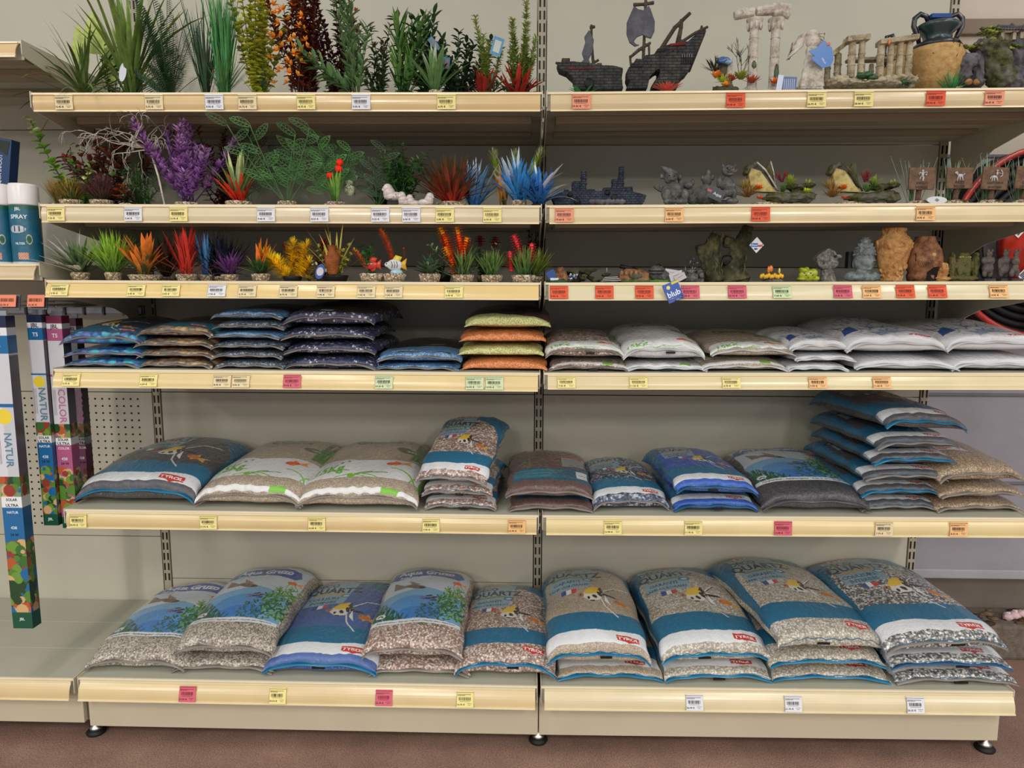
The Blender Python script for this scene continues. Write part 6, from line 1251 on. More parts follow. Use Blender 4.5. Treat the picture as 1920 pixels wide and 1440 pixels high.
m = MB(); m.prism([f(*p) for p in ((1532, 84), (1547, 98), (1551, 120), (1546, 132), (1531, 135), (1514, 122), (1509, 116), (1516, 113), (1504, 104), (1516, 100))], -.034, -.0325, (20, 104, 180)); X, Z = f(1540, 91); m.tube([(X-.001, -.036, Z), (X+.001, -.0325, Z)], .004, (226, 100, 70), 10)
o = m.build('blue_tag', M_GLOSSCARD, t, smooth=False); X, Z = f(1533, 122); text_on(None, 'DELLA', .0042, lambda a, b: (X+a*.6+b*.8, -.0345, Z-a*.8+b*.6), (226, 232, 240), par=t)
# blue booklet
t, h = T('booklet', 1475, 142, 1, .045, 'small dark blue and white booklet standing beside the pale statuette', 'booklet'); m = MB(); m.box((.006, 0, h*.46), (.036, .006, h*.92), (40, 66, 120), Matrix.Rotation(.05, 3, 'Y'))
for k in range(6): m.add([(-.008+k*.005, -.0034, h*.2), (-.006+k*.005, -.0034, h*.2), (-.006+k*.005, -.0034, h*.8), (-.008+k*.005, -.0034, h*.8)], [(0, 1, 2, 3)], (150, 166, 200))
m.box((-.020, -.006, h*.5), (.014, .002, h*.98), (186, 196, 216), Matrix.Rotation(.12, 3, 'Y')); m.build('cover', M_GLOSSCARD, t, smooth=False)
# ruined temple
t, h = T('ruined_temple', 1622, 72, 1, .10, 'yellowish ruined temple with two rows of short columns and moss', 'temple ornament'); f = ppx(t); m = MB()
for px, y, a, b, r_ in ((1585, -.03, 90, 150, 8.5), (1603, -.03, 88, 148, 7.5), (1638, -.03, 90, 152, 8.5), (1656, -.03, 90, 152, 7.5), (1673, -.03, 90, 152, 7.5), (1690, -.03, 90, 152, 8), (1568, .0, 102, 155, 7), (1576, .02, 98, 155, 7), (1556, .02, 108, 158, 7), (1620, .02, 118, 150, 6), (1610, .045, 112, 150, 6), (1630, .045, 112, 150, 6), (1647, .045, 112, 150, 6), (1664, .045, 112, 150, 6)):
    X, Z0 = f(px, b); X1, Z1 = f(px, a); m.tube([(X, y, Z0-.004), (X, y, Z1+.003)], [r_*K1*.80, r_*K1*.72], (190, 180, 150), 14)
    for q in range(1, 3): zz = Z0+(Z1-Z0)*q/3; m.lathe([(r_*K1*.8, -.0012), (r_*K1*.98, 0), (r_*K1*.8, .0012)], (150, 130, 100), (X, y, zz), n=14)
def slab(m, p, q, y0, y1, th): a = f(*p); b = f(*q); m.prism([(a[0], a[1]), (b[0], b[1]), (b[0], b[1]-th), (a[0], a[1]-th)], y0, y1, (180, 170, 140))
slab(m, (1572, 78), (1613, 74), -.045, -.012, .014); slab(m, (1632, 84), (1702, 74), -.045, -.012, .013); slab(m, (1550, 104), (1580, 78), -.02, .06, .013); slab(m, (1600, 100), (1690, 98), .03, .06, .008)
P(t, m, 'columns_and_lintels', C_RUIN, .0016, .0012, .004); m = MB()
for px, pz, a, b, y in ((1580, 160, 34, 12, -.01), (1560, 162, 18, 10, -.03), (1660, 158, 40, 13, -.01), (1692, 160, 16, 12, -.02), (1630, 165, 50, 6, -.02), (1610, 162, 30, 8, .03)): X, Z = f(px, pz); m.blob((X, y, Z), (a*K1, .04, b*K1), (170, 160, 130), 10, .5, 4, px)
P(t, m, 'rocky_base', C_RUIN, .0024, .005, .008); m = MB()
for px, pz in ((1600, 152), (1612, 150), (1620, 156), (1683, 163)): X, Z = f(px, pz); m.blob((X, -.045, Z), (.012, .012, .008), (40, 66, 36), 8, .7, 5, px)
m.build('moss', M_LEAF, t); m = MB(); X, Z = f(1646, 91); m.blob((X, -.048, Z), (.003, .002, .007), (210, 110, 60), 6, .3); m.build('orange_clip', M_GLAZE, t)
# amphorae
t, h = T('amphora', 1749, 40, 1, .14, 'large sandy amphora with dark green neck and two black handles', 'amphora'); f = ppx(t); q = K1*1.04
def pr(pts, X0=1748): return [(abs(a-X0)*q, f(1748, b)[1]) for a, b in pts]
m = MB(); m.lathe([(0, 0)]+pr([(1714, 171), (1706, 150), (1701, 128), (1700, 108), (1707, 92), (1718, 84), (1730, 82)])+[(0, f(0, 82)[1])], (184, 146, 92), n=48); P(t, m, 'jar_body', C_JARB)
m = MB(); m.lathe(pr([(1722, 84), (1726, 76), (1724, 66), (1714, 56), (1712, 50), (1716, 46), (1740, 48)]), (34, 58, 58), n=48); m.build('neck', M_GLAZE, t); m = MB(); m.lathe(pr([(1706, 93), (1710, 85), (1722, 78), (1728, 76)]), (30, 32, 36), n=48)
m.build('shoulder_band', M_GLAZE, t); 
for s_, nm in ((-1, 'left_handle'), (1, 'right_handle')):
    m = MB(); pts = [(s_*a*q, 0, f(0, b)[1]) for a, b in ((18, 50), (22, 40), (33, 36), (42, 44), (43, 58), (36, 74), (31, 90))]; m.tube(pts, [.0055, .0065, .0068, .0068, .0068, .0066, .005], (34, 28, 36), 12); m.build(nm, M_GLAZE, t)
m = MB()
for P_ in ([(1722, 86), (1716, 100), (1710, 128), (1698, 155)], [(-1, 0)], ):
    if len(P_) < 3: continue
    m.tube([((a-1748)*q+.058, -.058-(.004 if i in (1, 2) else -.006), f(0, b)[1]) for i, (a, b) in enumerate(P_)], .0009, (70, 44, 28), 5)
for k, P_ in enumerate(([(1772, 84), (1768, 100), (1760, 126), (1756, 140), (1748, 170)], [(1700, 116), (1722, 120), (1742, 130), (1756, 134)], [(1758, 136), (1776, 146)])):
    pts = []
    for a, b in P_:
        X = (a-1748)*q; Z = f(0, b)[1]; R_ = np.interp(-b, [-171, -150, -128, -108, -92, -84], [34, 42, 47, 48, 41, 30])*q; pts.append((X, -math.sqrt(max(0, R_*R_-X*X))-.0003, Z))
    m.tube(pts, .0011, (80, 54, 34), 5)
m.build('crack_lines', M_RESIN, t); m = MB(); m.box((.0, 0, f(0, 42)[1]), (.05, .03, .010), (34, 76, 140)); m.build('blue_stopper_paper', M_PAPER, t, smooth=False)
t, h = T('amphora', 1683, 66, 1, .30, 'second amphora mostly hidden behind the ruined temple, only its dark handle showing', 'amphora'); m = MB(); m.lathe([(0, 0), (.04, .01), (.055, h*.4), (.04, h*.7), (.022, h*.8), (.026, h*.92), (0, h*.92)], (150, 110, 70)); P(t, m, 'jar_body', C_JARB); m = MB()
for s_ in (-1, 1): m.tube([(s_*.022, 0, h*.9), (s_*.03, 0, h), (s_*.045, 0, h*.98), (s_*.05, 0, h*.8), (s_*.044, 0, h*.62)], .006, (40, 28, 44), 10)
m.build('handles', M_GLAZE, t)
t, h = T('artificial_plant', 1783, 132, 1, .07, 'tiny dark green spiky plant between the big amphora and the pagoda rock', 'aquarium plant'); g = random.Random(2); m = MB(); blades(m, g, 34, h*1.1, 1.1, .004, (30, 90, 44), (60, 130, 70), .3); m.build('foliage', M_LEAF, t)
# pagoda rock
t, h = T('pagoda_rock', 1858, 48, 1, .10, 'grey rock arch with moss and a small tiled pagoda, far right of the top shelf', 'rock ornament'); f = ppx(t); m = MB()
for a, b, rx_, rz_, y in ((1808, 120, 18, 17, 0), (1803, 140, 12, 20, 0), (1830, 130, 12, 34, .01), (1826, 158, 14, 12, 0), (1905, 110, 26, 40, .01), (1895, 150, 34, 22, -.01), (1915, 90, 14, 20, 0), (1930, 130, 26, 40, 0)): X, Z = f(a, b); m.blob((X, y, Z), (rx_*K1, .035, rz_*K1), (100, 96, 100), 10, .5, 3, a)
P(t, m, 'grey_rock', C_ROCK, .0028, .006, .014); m = MB()
for a, b, rx_, rz_, y in ((1862, 118, 24, 34, -.005), (1870, 150, 22, 20, -.015), (1846, 98, 16, 12, 0), (1832, 86, 10, 10, 0), (1858, 88, 22, 7, -.01)): X, Z = f(a, b); m.blob((X, y, Z), (rx_*K1, .038, rz_*K1), (50, 60, 30), 10, .6, 4, a)
P(t, m, 'mossy_rock', C_MOSS, .0028, .006, .010); m = MB(); r_ = random.Random(6)
for a, b, rx_, rz_ in ((1816, 90, 16, 3), (1838, 82, 14, 4), (1850, 64, 14, 6), (1884, 92, 12, 4), (1838, 60, 12, 5)):
    for k in range(16): X, Z = f(a+r_.uniform(-rx_, rx_), b+r_.uniform(-rz_, rz_)); m.blob((X, -.012+r_.uniform(-.014, .014), Z), (.006, .005, .0035), r_.choice([(100, 110, 36), (130, 136, 50), (60, 76, 30)]), 5, .6, 5, k)
m.build('moss_pads', M_LEAF, t); m = MB()
for k in range(2): X, Z = f(1804+k*15, 160); m.blob((X, -.03, Z), (.009, .008, .008), (150, 112, 60), 8)
P(t, m, 'ochre_pebbles', C_OCHR); m = MB()
for a, b, c, d in ((1866, 72, 6, 18), (1888, 70, 6, 14), (1902, 68, 6, 14)): X, Z = f(a, b); m.box((X, 0, Z), (c*K1, .03, d*K1), (150, 132, 70))
a = f(1876, 64); b = f(1908, 64); m.box(((a[0]+b[0])/2, .008, a[1]-.006), (b[0]-a[0]+.006, .02, .018), (60, 50, 36)); P(t, m, 'pavilion_posts', C_RUIN, None, flat=True); m = MB()
for k in range(12): a = f(1866+k*4.4, 50); b = f(1860+k*5.4, 61); m.tube([(a[0], .01, a[1]), (b[0], -.022, b[1]), (b[0], -.026, b[1]+.001)], .0032, (56, 58, 64), 6)
a = f(1866, 47); b = f(1914, 48); m.tube([(a[0], .01, a[1]+.003), (a[0]+.003, .01, a[1]), (b[0], .01, b[1]), (b[0]+.003, .01, b[1]+.004)], .004, (50, 52, 58), 6); c = f(1893, 44); m.blob((c[0], .01, c[1]), .005, (56, 58, 64), 6); P(t, m, 'tiled_roof', C_ROCK)
# ---- second shelf right: wreck, gargoyles, shards, signs
K2 = 1/pxm(.10, 1.6)
t, h = T('sunken_castle_wreck', 1120, 320, 2, .09, 'long dark blue-grey wreck with two towers at the left of the second right shelf', 'wreck ornament'); f = ppx(t); m = MB()
m.prism([f(*p) for p in ((1034, 372), (1048, 364), (1070, 360), (1150, 360), (1186, 362), (1210, 368), (1206, 380), (1202, 386), (1040, 386))], -.026, .026, (50, 56, 70))
for a, b, c, d in ((1062, 360, 10, 8), (1080, 352, 16, 22), (1094, 340, 10, 36), (1094, 328, 7, 8), (1140, 358, 20, 10), (1152, 350, 12, 26), (1164, 336, 10, 44), (1164, 324, 8, 10), (1178, 358, 16, 14), (1104, 360, 24, 8)): X, Z = f(a, b); m.lathe([(c*K2*.5, -d*K2*.5), (c*K2*.55, 0), (c*K2*.5, d*K2*.5)], (50, 56, 70), (X, 0, Z), n=10)
for a, b in ((1094, 345), (1094, 334), (1164, 344), (1164, 334)): X, Z = f(a, b); m.lathe([(.0085, -.002), (.010, 0), (.0085, .002)], (50, 56, 70), (X, 0, Z), n=10)
P(t, m, 'hull_and_towers', C_NAVY, .0017, .003, .005); m = MB()
for a, b, c, d in ((1081, 380, 6, 8), (1150, 374, 6, 8), (1137, 364, 5, 5), (1068, 368, 5, 4)): X, Z = f(a, b); m.blob((X, -.0255, Z), (c*K2, .004, d*K2), (8, 8, 10), 8, .4, 3, a)
m.build('openings', M_RUBBER, t); m = MB()
for k in range(7): X, Z = f(1110+k*9, 381); m.blob((X, -.028, Z), (.010, .008, .007), (120, 124, 136), 6, .7, 6, k)
P(t, m, 'barnacles', C_ROCK)
def figure(m, f, K, parts, y0=0):
    for p in parts: a, b, rx_, rz_ = p[:4]; dy = p[4] if len(p) > 4 else 0; X, Z = f(a, b); m.blob((X, y0+dy, Z), (rx_*K, (rx_+rz_)/2*K*.9, rz_*K), (80, 78, 74), 10)
t, h = T('gnome_gargoyle', 1262, 310, 2, .07, 'crouching grey gnome gargoyle with pointed hat and folded wings', 'gargoyle'); f = ppx(t); m = MB()
figure(m, f, K2, ((1256, 334, 12, 11), (1240, 331, 4, 5), (1274, 333, 4, 5), (1262, 362, 22, 18), (1248, 368, 9, 12, -.02), (1280, 368, 9, 12, -.02), (1264, 350, 14, 8), (1254, 380, 12, 6, -.02), (1276, 380, 12, 6, -.02), (1257, 338, 6, 3, -.012), (1290, 348, 8, 6), (1298, 342, 4, 6)))
a = f(1262, 328); b = f(1238, 312); m.tube([(a[0], 0, a[1]-.004), ((a[0]+b[0])/2, 0, (a[1]+b[1])/2), (b[0], 0, b[1])], [.017, .010, .002], (80, 78, 74), 12)
for k in range(6): q = k/6; X = a[0]+(b[0]-a[0])*q*.8; Z = a[1]+(b[1]-a[1])*q*.8; m.tube([(X-.006*(1-q), -.015*(1-q), Z-.002), (X+.004*(1-q), -.016*(1-q)-.001, Z+.003)], .0012, (80, 78, 74), 5)
X, Z = f(1258, 386); m.lathe([(.028, 0), (.024, .006)], (80, 78, 74), (X, 0, .0)); P(t, m, 'body_and_hat', C_GARG, .0011, .0008, .003)
m = MB()
for a, b in ((1252, 331), (1262, 332)): X, Z = f(a, b); m.blob((X, -.0165, Z), (.0022, .0015, .0013), (20, 18, 18), 6)
X, Z = f(1257, 339); m.tube([(X-.006, -.0155, Z+.001), (X, -.0175, Z-.001), (X+.006, -.0155, Z+.001)], .0006, (24, 22, 22), 5); m.build('face_marks', M_RESIN, t)
for s_, nm, pts in ((0, 'left_wing', ((1225, 350), (1232, 345), (1252, 346), (1246, 362), (1236, 358))), (1, 'right_wing', ((1270, 332), (1288, 338), (1302, 352), (1298, 365), (1284, 372), (1276, 350)))):
    m = MB(); m.prism([f(*p) for p in pts], .004, .012, (70, 68, 64)); P(t, m, nm, C_GARG, .0016, .001, .004)
t, h = T('crouching_gargoyle', 1318, 318, 2, .075, 'grey gargoyle seen from behind with a pointed head and wide cloak', 'gargoyle'); f = ppx(t); m = MB()
figure(m, f, K2, ((1325, 338, 9, 11), (1336, 333, 3, 5), (1316, 334, 3, 5), (1326, 326, 5, 8), (1322, 366, 24, 18), (1300, 374, 12, 10), (1344, 374, 9, 11), (1324, 352, 8, 6))); P(t, m, 'cloaked_body', C_GARG, .0012, .0008, .003)
m = MB(); X, Z = f(1334, 368); R_ = Matrix.Rotation(.42, 3, 'Y'); m.box((X, -.048, Z), (.042, .001, .030), (40, 40, 48), R_); m.build('product_tag', M_GLOSSCARD, t, smooth=False); text_on(None, 'Aqua', .008, lambda a, b: (X+.004+a*.91+b*.41, -.0492, Z-a*.41+b*.91-.002), (206, 206, 214), par=t)
m = MB(); X2, Z2 = f(1322, 362); m.box((X2, -.0494, Z2), (.011, .0008, .006), (190, 60, 60), R_); m.build('red_mark', M_GLOSSCARD, t, smooth=False)
t, h = T('sitting_gargoyle', 1360, 304, 2, .06, 'seated horned gargoyle with a grin and crossed legs', 'gargoyle'); f = ppx(t); m = MB()
figure(m, f, K2, ((1364, 320, 12, 11), (1362, 346, 12, 14), (1366, 362, 14, 8, -.012), (1352, 366, 10, 8, -.01), (1372, 352, 5, 9, -.01), (1348, 340, 5, 12), (1372, 378, 12, 6, -.01), (1356, 380, 12, 5), (1374, 366, 5, 12, -.012), (1365, 328, 7, 3, -.012), (1363, 318, 3, 3, -.016)))
for a, b, c, d in ((1354, 313, 1352, 303), (1374, 314, 1378, 306), (1363, 308, 1364, 301), (1376, 322, 1381, 318)): A_, B_ = f(a, b), f(c, d); m.tube([(A_[0], 0, A_[1]), (B_[0], 0, B_[1])], [.004, .0015], (80, 78, 74), 7)
P(t, m, 'body', C_GARG, .0010, .0007, .003); m = MB()
for a, b in ((1359, 317), (1369, 317)): X, Z = f(a, b); m.blob((X, -.0165, Z), (.0022, .0015, .0014), (18, 16, 16), 6)
X, Z = f(1364, 325); m.tube([(X-.007, -.0155, Z+.003), (X, -.0185, Z-.001), (X+.007, -.0155, Z+.003)], .0007, (20, 18, 18), 5); m.build('face_marks', M_RESIN, t)
def shard(px0, lab, seed, x0):
    t, h = T('pottery_shard_ornament', px0, 303, 2, .09, lab, 'shard ornament', 'pottery shard ornaments with corals'); f = ppx(t); F = lambda a, b: f(a-1450+px0, b); g = random.Random(seed)
    m = MB(); m.prism([F(*p) for p in ((1400, 330), (1404, 316), (1422, 322), (1440, 346), (1454, 362), (1406, 360))], -.014, .012, (180, 160, 100)); P(t, m, 'jar_shard', C_SHARD, .0018, .001)
    m = MB(); 
    for a, b, rx_, rz_ in ((1404, 316, 9, 8), (1413, 309, 7, 5), (1397, 324, 5, 5)): X, Z = F(a, b); m.blob((X, .004, Z), (rx_*K2, .014, rz_*K2), (44, 50, 34), 8, .4, 3, a+seed)
    P(t, m, 'dark_moss_cap', C_MOSS, .0018, .002, .006); m = MB(); m.prism([F(*p) for p in ((1433, 322), (1440, 305), (1447, 306), (1452, 335), (1457, 352), (1450, 348), (1440, 330))], .004, .012, (30, 34, 28)); P(t, m, 'rim_shard', C_MOSS, .0016)
    m = MB(); A_ = [F(*p) for p in ((1414, 306), (1430, 320), (1445, 342), (1456, 360))]; m.tube([(a, -.014, b) for a, b in A_], .0022, (196, 190, 180) if seed == 1 else (90, 80, 60), 6); B_ = [F(*p) for p in ((1443, 302), (1449, 320), (1455, 350))]
    if seed == 1: m.tube([(a, .003, b) for a, b in B_], .0018, (206, 200, 190), 6)
    m.build('chipped_edge', M_RESIN, t)
    m = MB(); 
    for a, b, rx_, rz_, y in ((1500, 365, 26, 7, 0), (1495, 350, 24, 6, .01), (1515, 348, 12, 5, 0), (1470, 372, 40, 9, -.01), (1510, 372, 16, 9, -.01)): X, Z = F(a, b); m.blob((X, y, Z), (rx_*K2, .022, rz_*K2), (80, 80, 60), 10, .6, 4, a+seed)
    P(t, m, 'mossy_ledge', C_MOSS, .0024, .004, .008); m = MB(); X, Z = F(1440, 378); m.lathe([(.056, 0), (.052, .010), (.03, .016), (0, .017)], (170, 150, 120), (X-.0, .0, .0), sy=.45, n=40); P(t, m, 'gravel_foot', M_POT)
    for a, b, c1, c2, n, L, nm, w_, tilt in ((1398, 366, (120, 84, 40), (150, 110, 60), 60, .030, 'brown_coral', .004, 1.3), (1392, 350, (130, 110, 50), (160, 130, 70), 40, .022, 'straw_coral', .003, 1.2), (1418, 350, (200, 100, 30), (224, 130, 50), 46, .010, 'orange_coral', .006, 1.5), (1421, 369, (190, 80, 40), (206, 100, 50), 26, .008, 'small_orange_coral', .006, 1.5), (1459, 338, (90, 30, 34), (140, 50, 50), 14, .026, 'maroon_plant', .005, .8), (1475, 345, (60, 90, 30), (150, 170, 60), 30, .024, 'lime_plant', .005, 1.1), (1462, 356, (50, 84, 36), (90, 120, 50), 26, .018, 'green_plant', .005, 1.2), (1510, 342, (110, 130, 60), (170, 170, 90), 24, .012, 'pale_plant', .004, 1.3), (1508, 357, (140, 160, 40), (186, 196, 60), 22, .012, 'bright_lime_plant', .005, 1.3)):
        if seed == 2 and nm in ('bright_lime_plant',): continue
        m = MB(); X, Z = F(a, b)
        for k in range(n): m.leaf((X+g.uniform(-.006, .006), -.020, Z-.008), rdir(g, tilt*g.random()**.6), L*1.3, w_*.85, c1, c2, .1, 3)
        m.build(nm, M_SILK, t)
shard(1450, 'broken jar ornament with white chipped rim and corals, left one of two', 1, 0); shard(1607, 'broken jar ornament with corals nearest the zodiac signs', 2, 0)
def sign(px, pt, words, emblem, lab, seed, pb=355):
    t, h = T('zodiac_sign_ornament', px, pt-2, 2, .06, lab, 'sign ornament', 'zodiac sign ornaments'); f = ppx(t); g = random.Random(seed); w = 46*K2; X0, Z1 = f(px, pt); _, Z0 = f(px, pb)
    R_ = Matrix.Rotation([0, -.01, .05, .06][seed % 4], 3, 'Y'); m = MB(); m.box((0, 0, 0), (w, .006, Z1-Z0), (112, 86, 66), R_); o = m.build('sign_board', C_SIGN, t, smooth=False, bevel=.001, loc=(0, -.012, (Z0+Z1)/2))
    for k, s in enumerate(words): text_on(None, s, (.0074 if len(s) < 8 else .0050), lambda a, b, k=k: (a, -.0034, -(Z1-Z0)*(.20+.19*k)+b), (40, 28, 22), par=o)
    m = MB(); E = lambda pts, r_=.0012: m.tube([(a*1.25, -.0045, b*1.2) for a, b in pts], r_*1.2, (176, 176, 176), 6); B_ = lambda a, b, r1, r2: m.blob((a*1.25, -.0045, b*1.2), (r1*1.25, .002, r2*1.25), (176, 176, 176), 8)
    if emblem == 'maiden': B_(0, .016, .0026, .003); B_(0, .009, .003, .006); E([(-.003, .005), (-.006, -.002)]); E([(.002, .004), (.001, -.006)], .0018); E([(-.002, .012), (-.008, .011), (-.006, .007)]); E([(.002, .012), (.008, .014), (.009, .010)]); B_(-.005, .012, .002, .002); B_(.007, .008, .002, .002)
    elif emblem == 'ram': B_(0, .005, .006, .0036); B_(-.008, .011, .0026, .0028); E([(-.005, .006), (-.007, .010)], .002); E([(-.004, .004), (-.006, -.006)]); E([(-.001, .003), (.0, -.005)]); E([(.004, .004), (.006, -.006)]); E([(.005, .006), (.009, .009)]); E([(-.010, .013), (-.011, .010), (-.009, .009)])
    elif emblem == 'archer': B_(-.003, .003, .006, .003); B_(.002, .010, .0022, .004); B_(.002, .016, .0022, .0022); E([(-.007, .002), (-.008, -.007)]); E([(-.003, .001), (-.003, -.006)]); E([(.002, .002), (.004, -.006)]); E([(.009, .018), (.013, .012), (.013, .006), (.008, .002)], .001); E([(.003, .011), (.012, .010)], .0008); E([(-.009, .004), (-.012, -.002)])
    else: B_(0, .006, .006, .005); B_(.004, .012, .004, .004); E([(-.006, .004), (-.008, .012)], .0018); E([(.002, .0), (.006, -.004)], .0016)
    m.build('silver_emblem', M_GLAZE, o); m = MB(); m.tube([(0, .0, .004), (0, -.004, Z0+.004)], .007, (120, 96, 70), 8); P(t, m, 'trunk', C_SIGN)
    m = MB(); m.blob((0, 0, .006), (.030, .022, .009), (170, 150, 120), 10, .5, 6, seed); P(t, m, 'stone_foot', M_POT); m = MB()
    for k in range(26): m.leaf((.014, -.016, .008), rdir(g, 1.1), .018, .003, (50, 84, 50), (110, 130, 84), .3, 3)
    m.build('small_tuft', M_LEAF, t); m = MB(); fm = MB()
    for k in range(7):
        a = -.03+.009*k+g.uniform(-.004, .004); L = h*g.uniform(.9, 1.35); m.leaf((a*.6, .016, .01), (a*4*g.uniform(.4, 1.2), .1, 1), L, .008 if k % 2 else .0035, (50, 90, 50), (96, 130, 90), .15, 6)
        if k % 2 == 0 or seed > 2: q = Vector((a*.6, .016, .01)); e = q+Vector((a*1.6, .01, L)); m.tube([q, e], .0008, (110, 130, 100), 4); [fm.leaf(e, rdir(g, 1.0), .006, .0025, (150, 110, 140), (190, 160, 180), .1, 2) for _ in range(4)]
    m.build('tall_leaves', M_LEAF, t)
    if fm.v: fm.build('tiny_blossoms', M_SILK, t)
    return t
sign(1721, 316, ('VIRGO', 'VIERGE'), 'maiden', 'brown zodiac sign reading VIRGO with tall leaves behind', 4, 357); t = sign(1791, 316, ('ARIES', 'BELIER'), 'ram', 'brown zodiac sign reading ARIES with a silver ram', 1, 355)
sign(1857, 315, ('SAGITTARIUS', 'SAGITTAIRE'), 'archer', 'brown zodiac sign with a silver archer', 2, 357); sign(1919, 314, ('GEMINI', 'GEMEAUX'), 'group', 'brown zodiac sign cut off by the right photo edge', 3, 356)
x, z, h = spot(1757, 372, 2, .02); m = MB(); m.prism([(.026*math.cos(a*PI/14), .010*math.sin(a*PI/14)) for a in range(28)], -.0005, .0005, (206, 204, 204)); o = m.build('white_oval_card', M_PAPER, None, smooth=False, loc=(x, .018, z+.0105), rot=(-.25, 0, .02)); tag(o, 'white oval card lying against the VIRGO sign foot', 'card')
m = MB(); m.prism([(-.006, 0), (0, .005), (.006, 0), (0, -.005)], -.0009, -.0005, (120, 120, 124)); m.build('printed_mark', M_PAPER, o, smooth=False)
# ---- third shelf right
K3 = 1/pxm(.07, 1.4)
def S3(name, px, pt, y, lab, cat, grp=None): t, h = T(name, px, pt, 3, y, lab, cat, grp); return t, h, ppx(t)
t, h, f = S3('rock_ornament', 1045, 500, .05, 'small rock ornament with a blue and white card beside the middle post', 'rock ornament'); m = MB()
for a, b, rx_, rz_ in ((1052, 516, 10, 14), (1044, 518, 8, 10), (1060, 522, 6, 8)): X, Z = f(a, b); m.blob((X, 0, Z), (rx_*K3, .014, rz_*K3), (110, 90, 64), 8, .5, 4, a)
P(t, m, 'rock', C_LOG if False else C_CLAY, .0018, .003); m = MB(); X, Z = f(1040, 528); m.blob((X+.008, -.006, .004), (.028, .018, .006), (36, 60, 36), 8, .6, 5); m.build('moss_foot', M_LEAF, t); m = MB(); X, Z = f(1034, 515); m.box((X, -.012, Z), (.022, .001, .022), (40, 76, 140), Matrix.Rotation(-.5, 3, 'Y')); m.box((X+.008, -.014, Z-.012), (.022, .001, .006), (220, 224, 228)); m.build('card', M_GLOSSCARD, t, smooth=False)
t, h, f = S3('aircraft_wreck', 1110, 503, .07, 'low dark brown tangled wreck beside the small rock ornament', 'wreck ornament'); m = MB(); g = random.Random(5)
for k in range(26): a = g.uniform(1065, 1138); b = g.uniform(508, 528) if a < 1090 else g.uniform(505, 528); X, Z = f(a, b); m.blob((X, g.uniform(-.02, .02), Z), (g.uniform(.006, .016), .012, g.uniform(.003, .007)), (80, 76, 64), 6, .5, 4, k, R=Matrix.Rotation(g.uniform(-.5, .5), 3, 'Y'))
P(t, m, 'wreckage', C_LOG, .0018, .003, .006); m = MB()
for k in range(12): X, Z = f(g.uniform(1062, 1088), g.uniform(514, 524)); m.blob((X, -.026, Z), .003, g.choice([(150, 160, 190), (90, 100, 150), (190, 190, 200)]), 5)
m.build('blue_grey_bits', M_GLAZE, t); m = MB(); X, Z = f(1138, 505); m.tube([(X, 0, Z-.008), (X, 0, Z+.004)], .001, (200, 200, 200), 5); m.build('white_tie', M_GLAZE, t)
x, z, h = spot(1145, 524, 3, .03); m = MB()
for k in range(7): m.box((0, -.006+.0, .002+.0022*k), (.055-.004*k, .02, .0012), (210, 210, 206) if k % 2 else (40, 38, 36), Matrix.Rotation(-.05, 3, 'Y'))
o = m.build('striped_card_bundle', M_PAPER, None, smooth=False, loc=(x, .03, z+.0018)); tag(o, 'thin black and white striped card bundle lying before the tangled wreck', 'card')
t, h, f = S3('wooden_cottage_ornament', 1188, 500, .07, 'brown and green log house ornament with a dark chimney pipe', 'house ornament'); m = MB()
m.prism([f(*p) for p in ((1160, 528), (1160, 514), (1172, 504), (1205, 506), (1216, 514), (1216, 528))], -.02, .02, (100, 80, 56)); P(t, m, 'log_walls', C_CLAY, .002, .003); m = MB(); m.blob((f(1190, 512)[0], -.012, f(0, 514)[1]), (.022, .014, .010), (60, 66, 36), 8, .5); P(t, m, 'mossy_roof', C_MOSS); m = MB()
for k in range(4): X, Z = f(1164+k*9, 512); m.blob((X, -.022, Z), (.0045, .003, .007), (150, 116, 84), 7)
m.build('log_ends', M_RESIN, t); m = MB(); a = f(1163, 499); b = f(1196, 506); m.tube([(a[0], 0, a[1]), (b[0], 0, b[1])], [.0055, .004], (22, 20, 20), 10); m.build('dark_pipe', M_RUBBER, t); m = MB(); m.blob((f(1190, 527)[0], -.016, .003), (.042, .012, .005), (50, 80, 36), 8, .6, 6); m.build('grass_foot', M_LEAF, t)
t, h, f = S3('helmet_ornament', 1235, 494, .06, 'black domed metal ornament on a green foot', 'ornament'); m = MB(); X, Z = f(1232, 512); m.blob((X, 0, Z), (16*K3, .018, 15*K3), (50, 50, 56), 12); X, Z = f(1244, 516); m.blob((X, -.008, Z), (10*K3, .012, 9*K3), (56, 56, 62), 10, .3)
P(t, m, 'dome', C_GARG, .0015, .0015); m = MB(); X, Z = f(1232, 508); m.lathe([(15.5*K3, -.001), (16.8*K3, 0), (15.5*K3, .001)], (60, 60, 66), (X, 0, Z)); m.lathe([(15.5*K3, -.001), (16.6*K3, 0), (15.5*K3, .001)], (60, 60, 66), (X, 0, Z-.008)); m.tube([(X-.004, -.005, Z+.013), (X+.003, -.005, Z+.019), (X+.010, -.005, Z+.013)], .0015, (40, 40, 44), 6); m.build('riveted_bands', M_METAL, t); m = MB(); m.blob((X+.004, -.010, .003), (.026, .010, .006), (70, 100, 40), 8, .6, 6); m.build('green_foot', M_LEAF, t)
x, z, h = spot(1262, 492, 3, .05); t = empty('white_card_stack', (x, .05, z+.0005), 'several white cards leaning between the domed and the wiry ornaments', 'card')
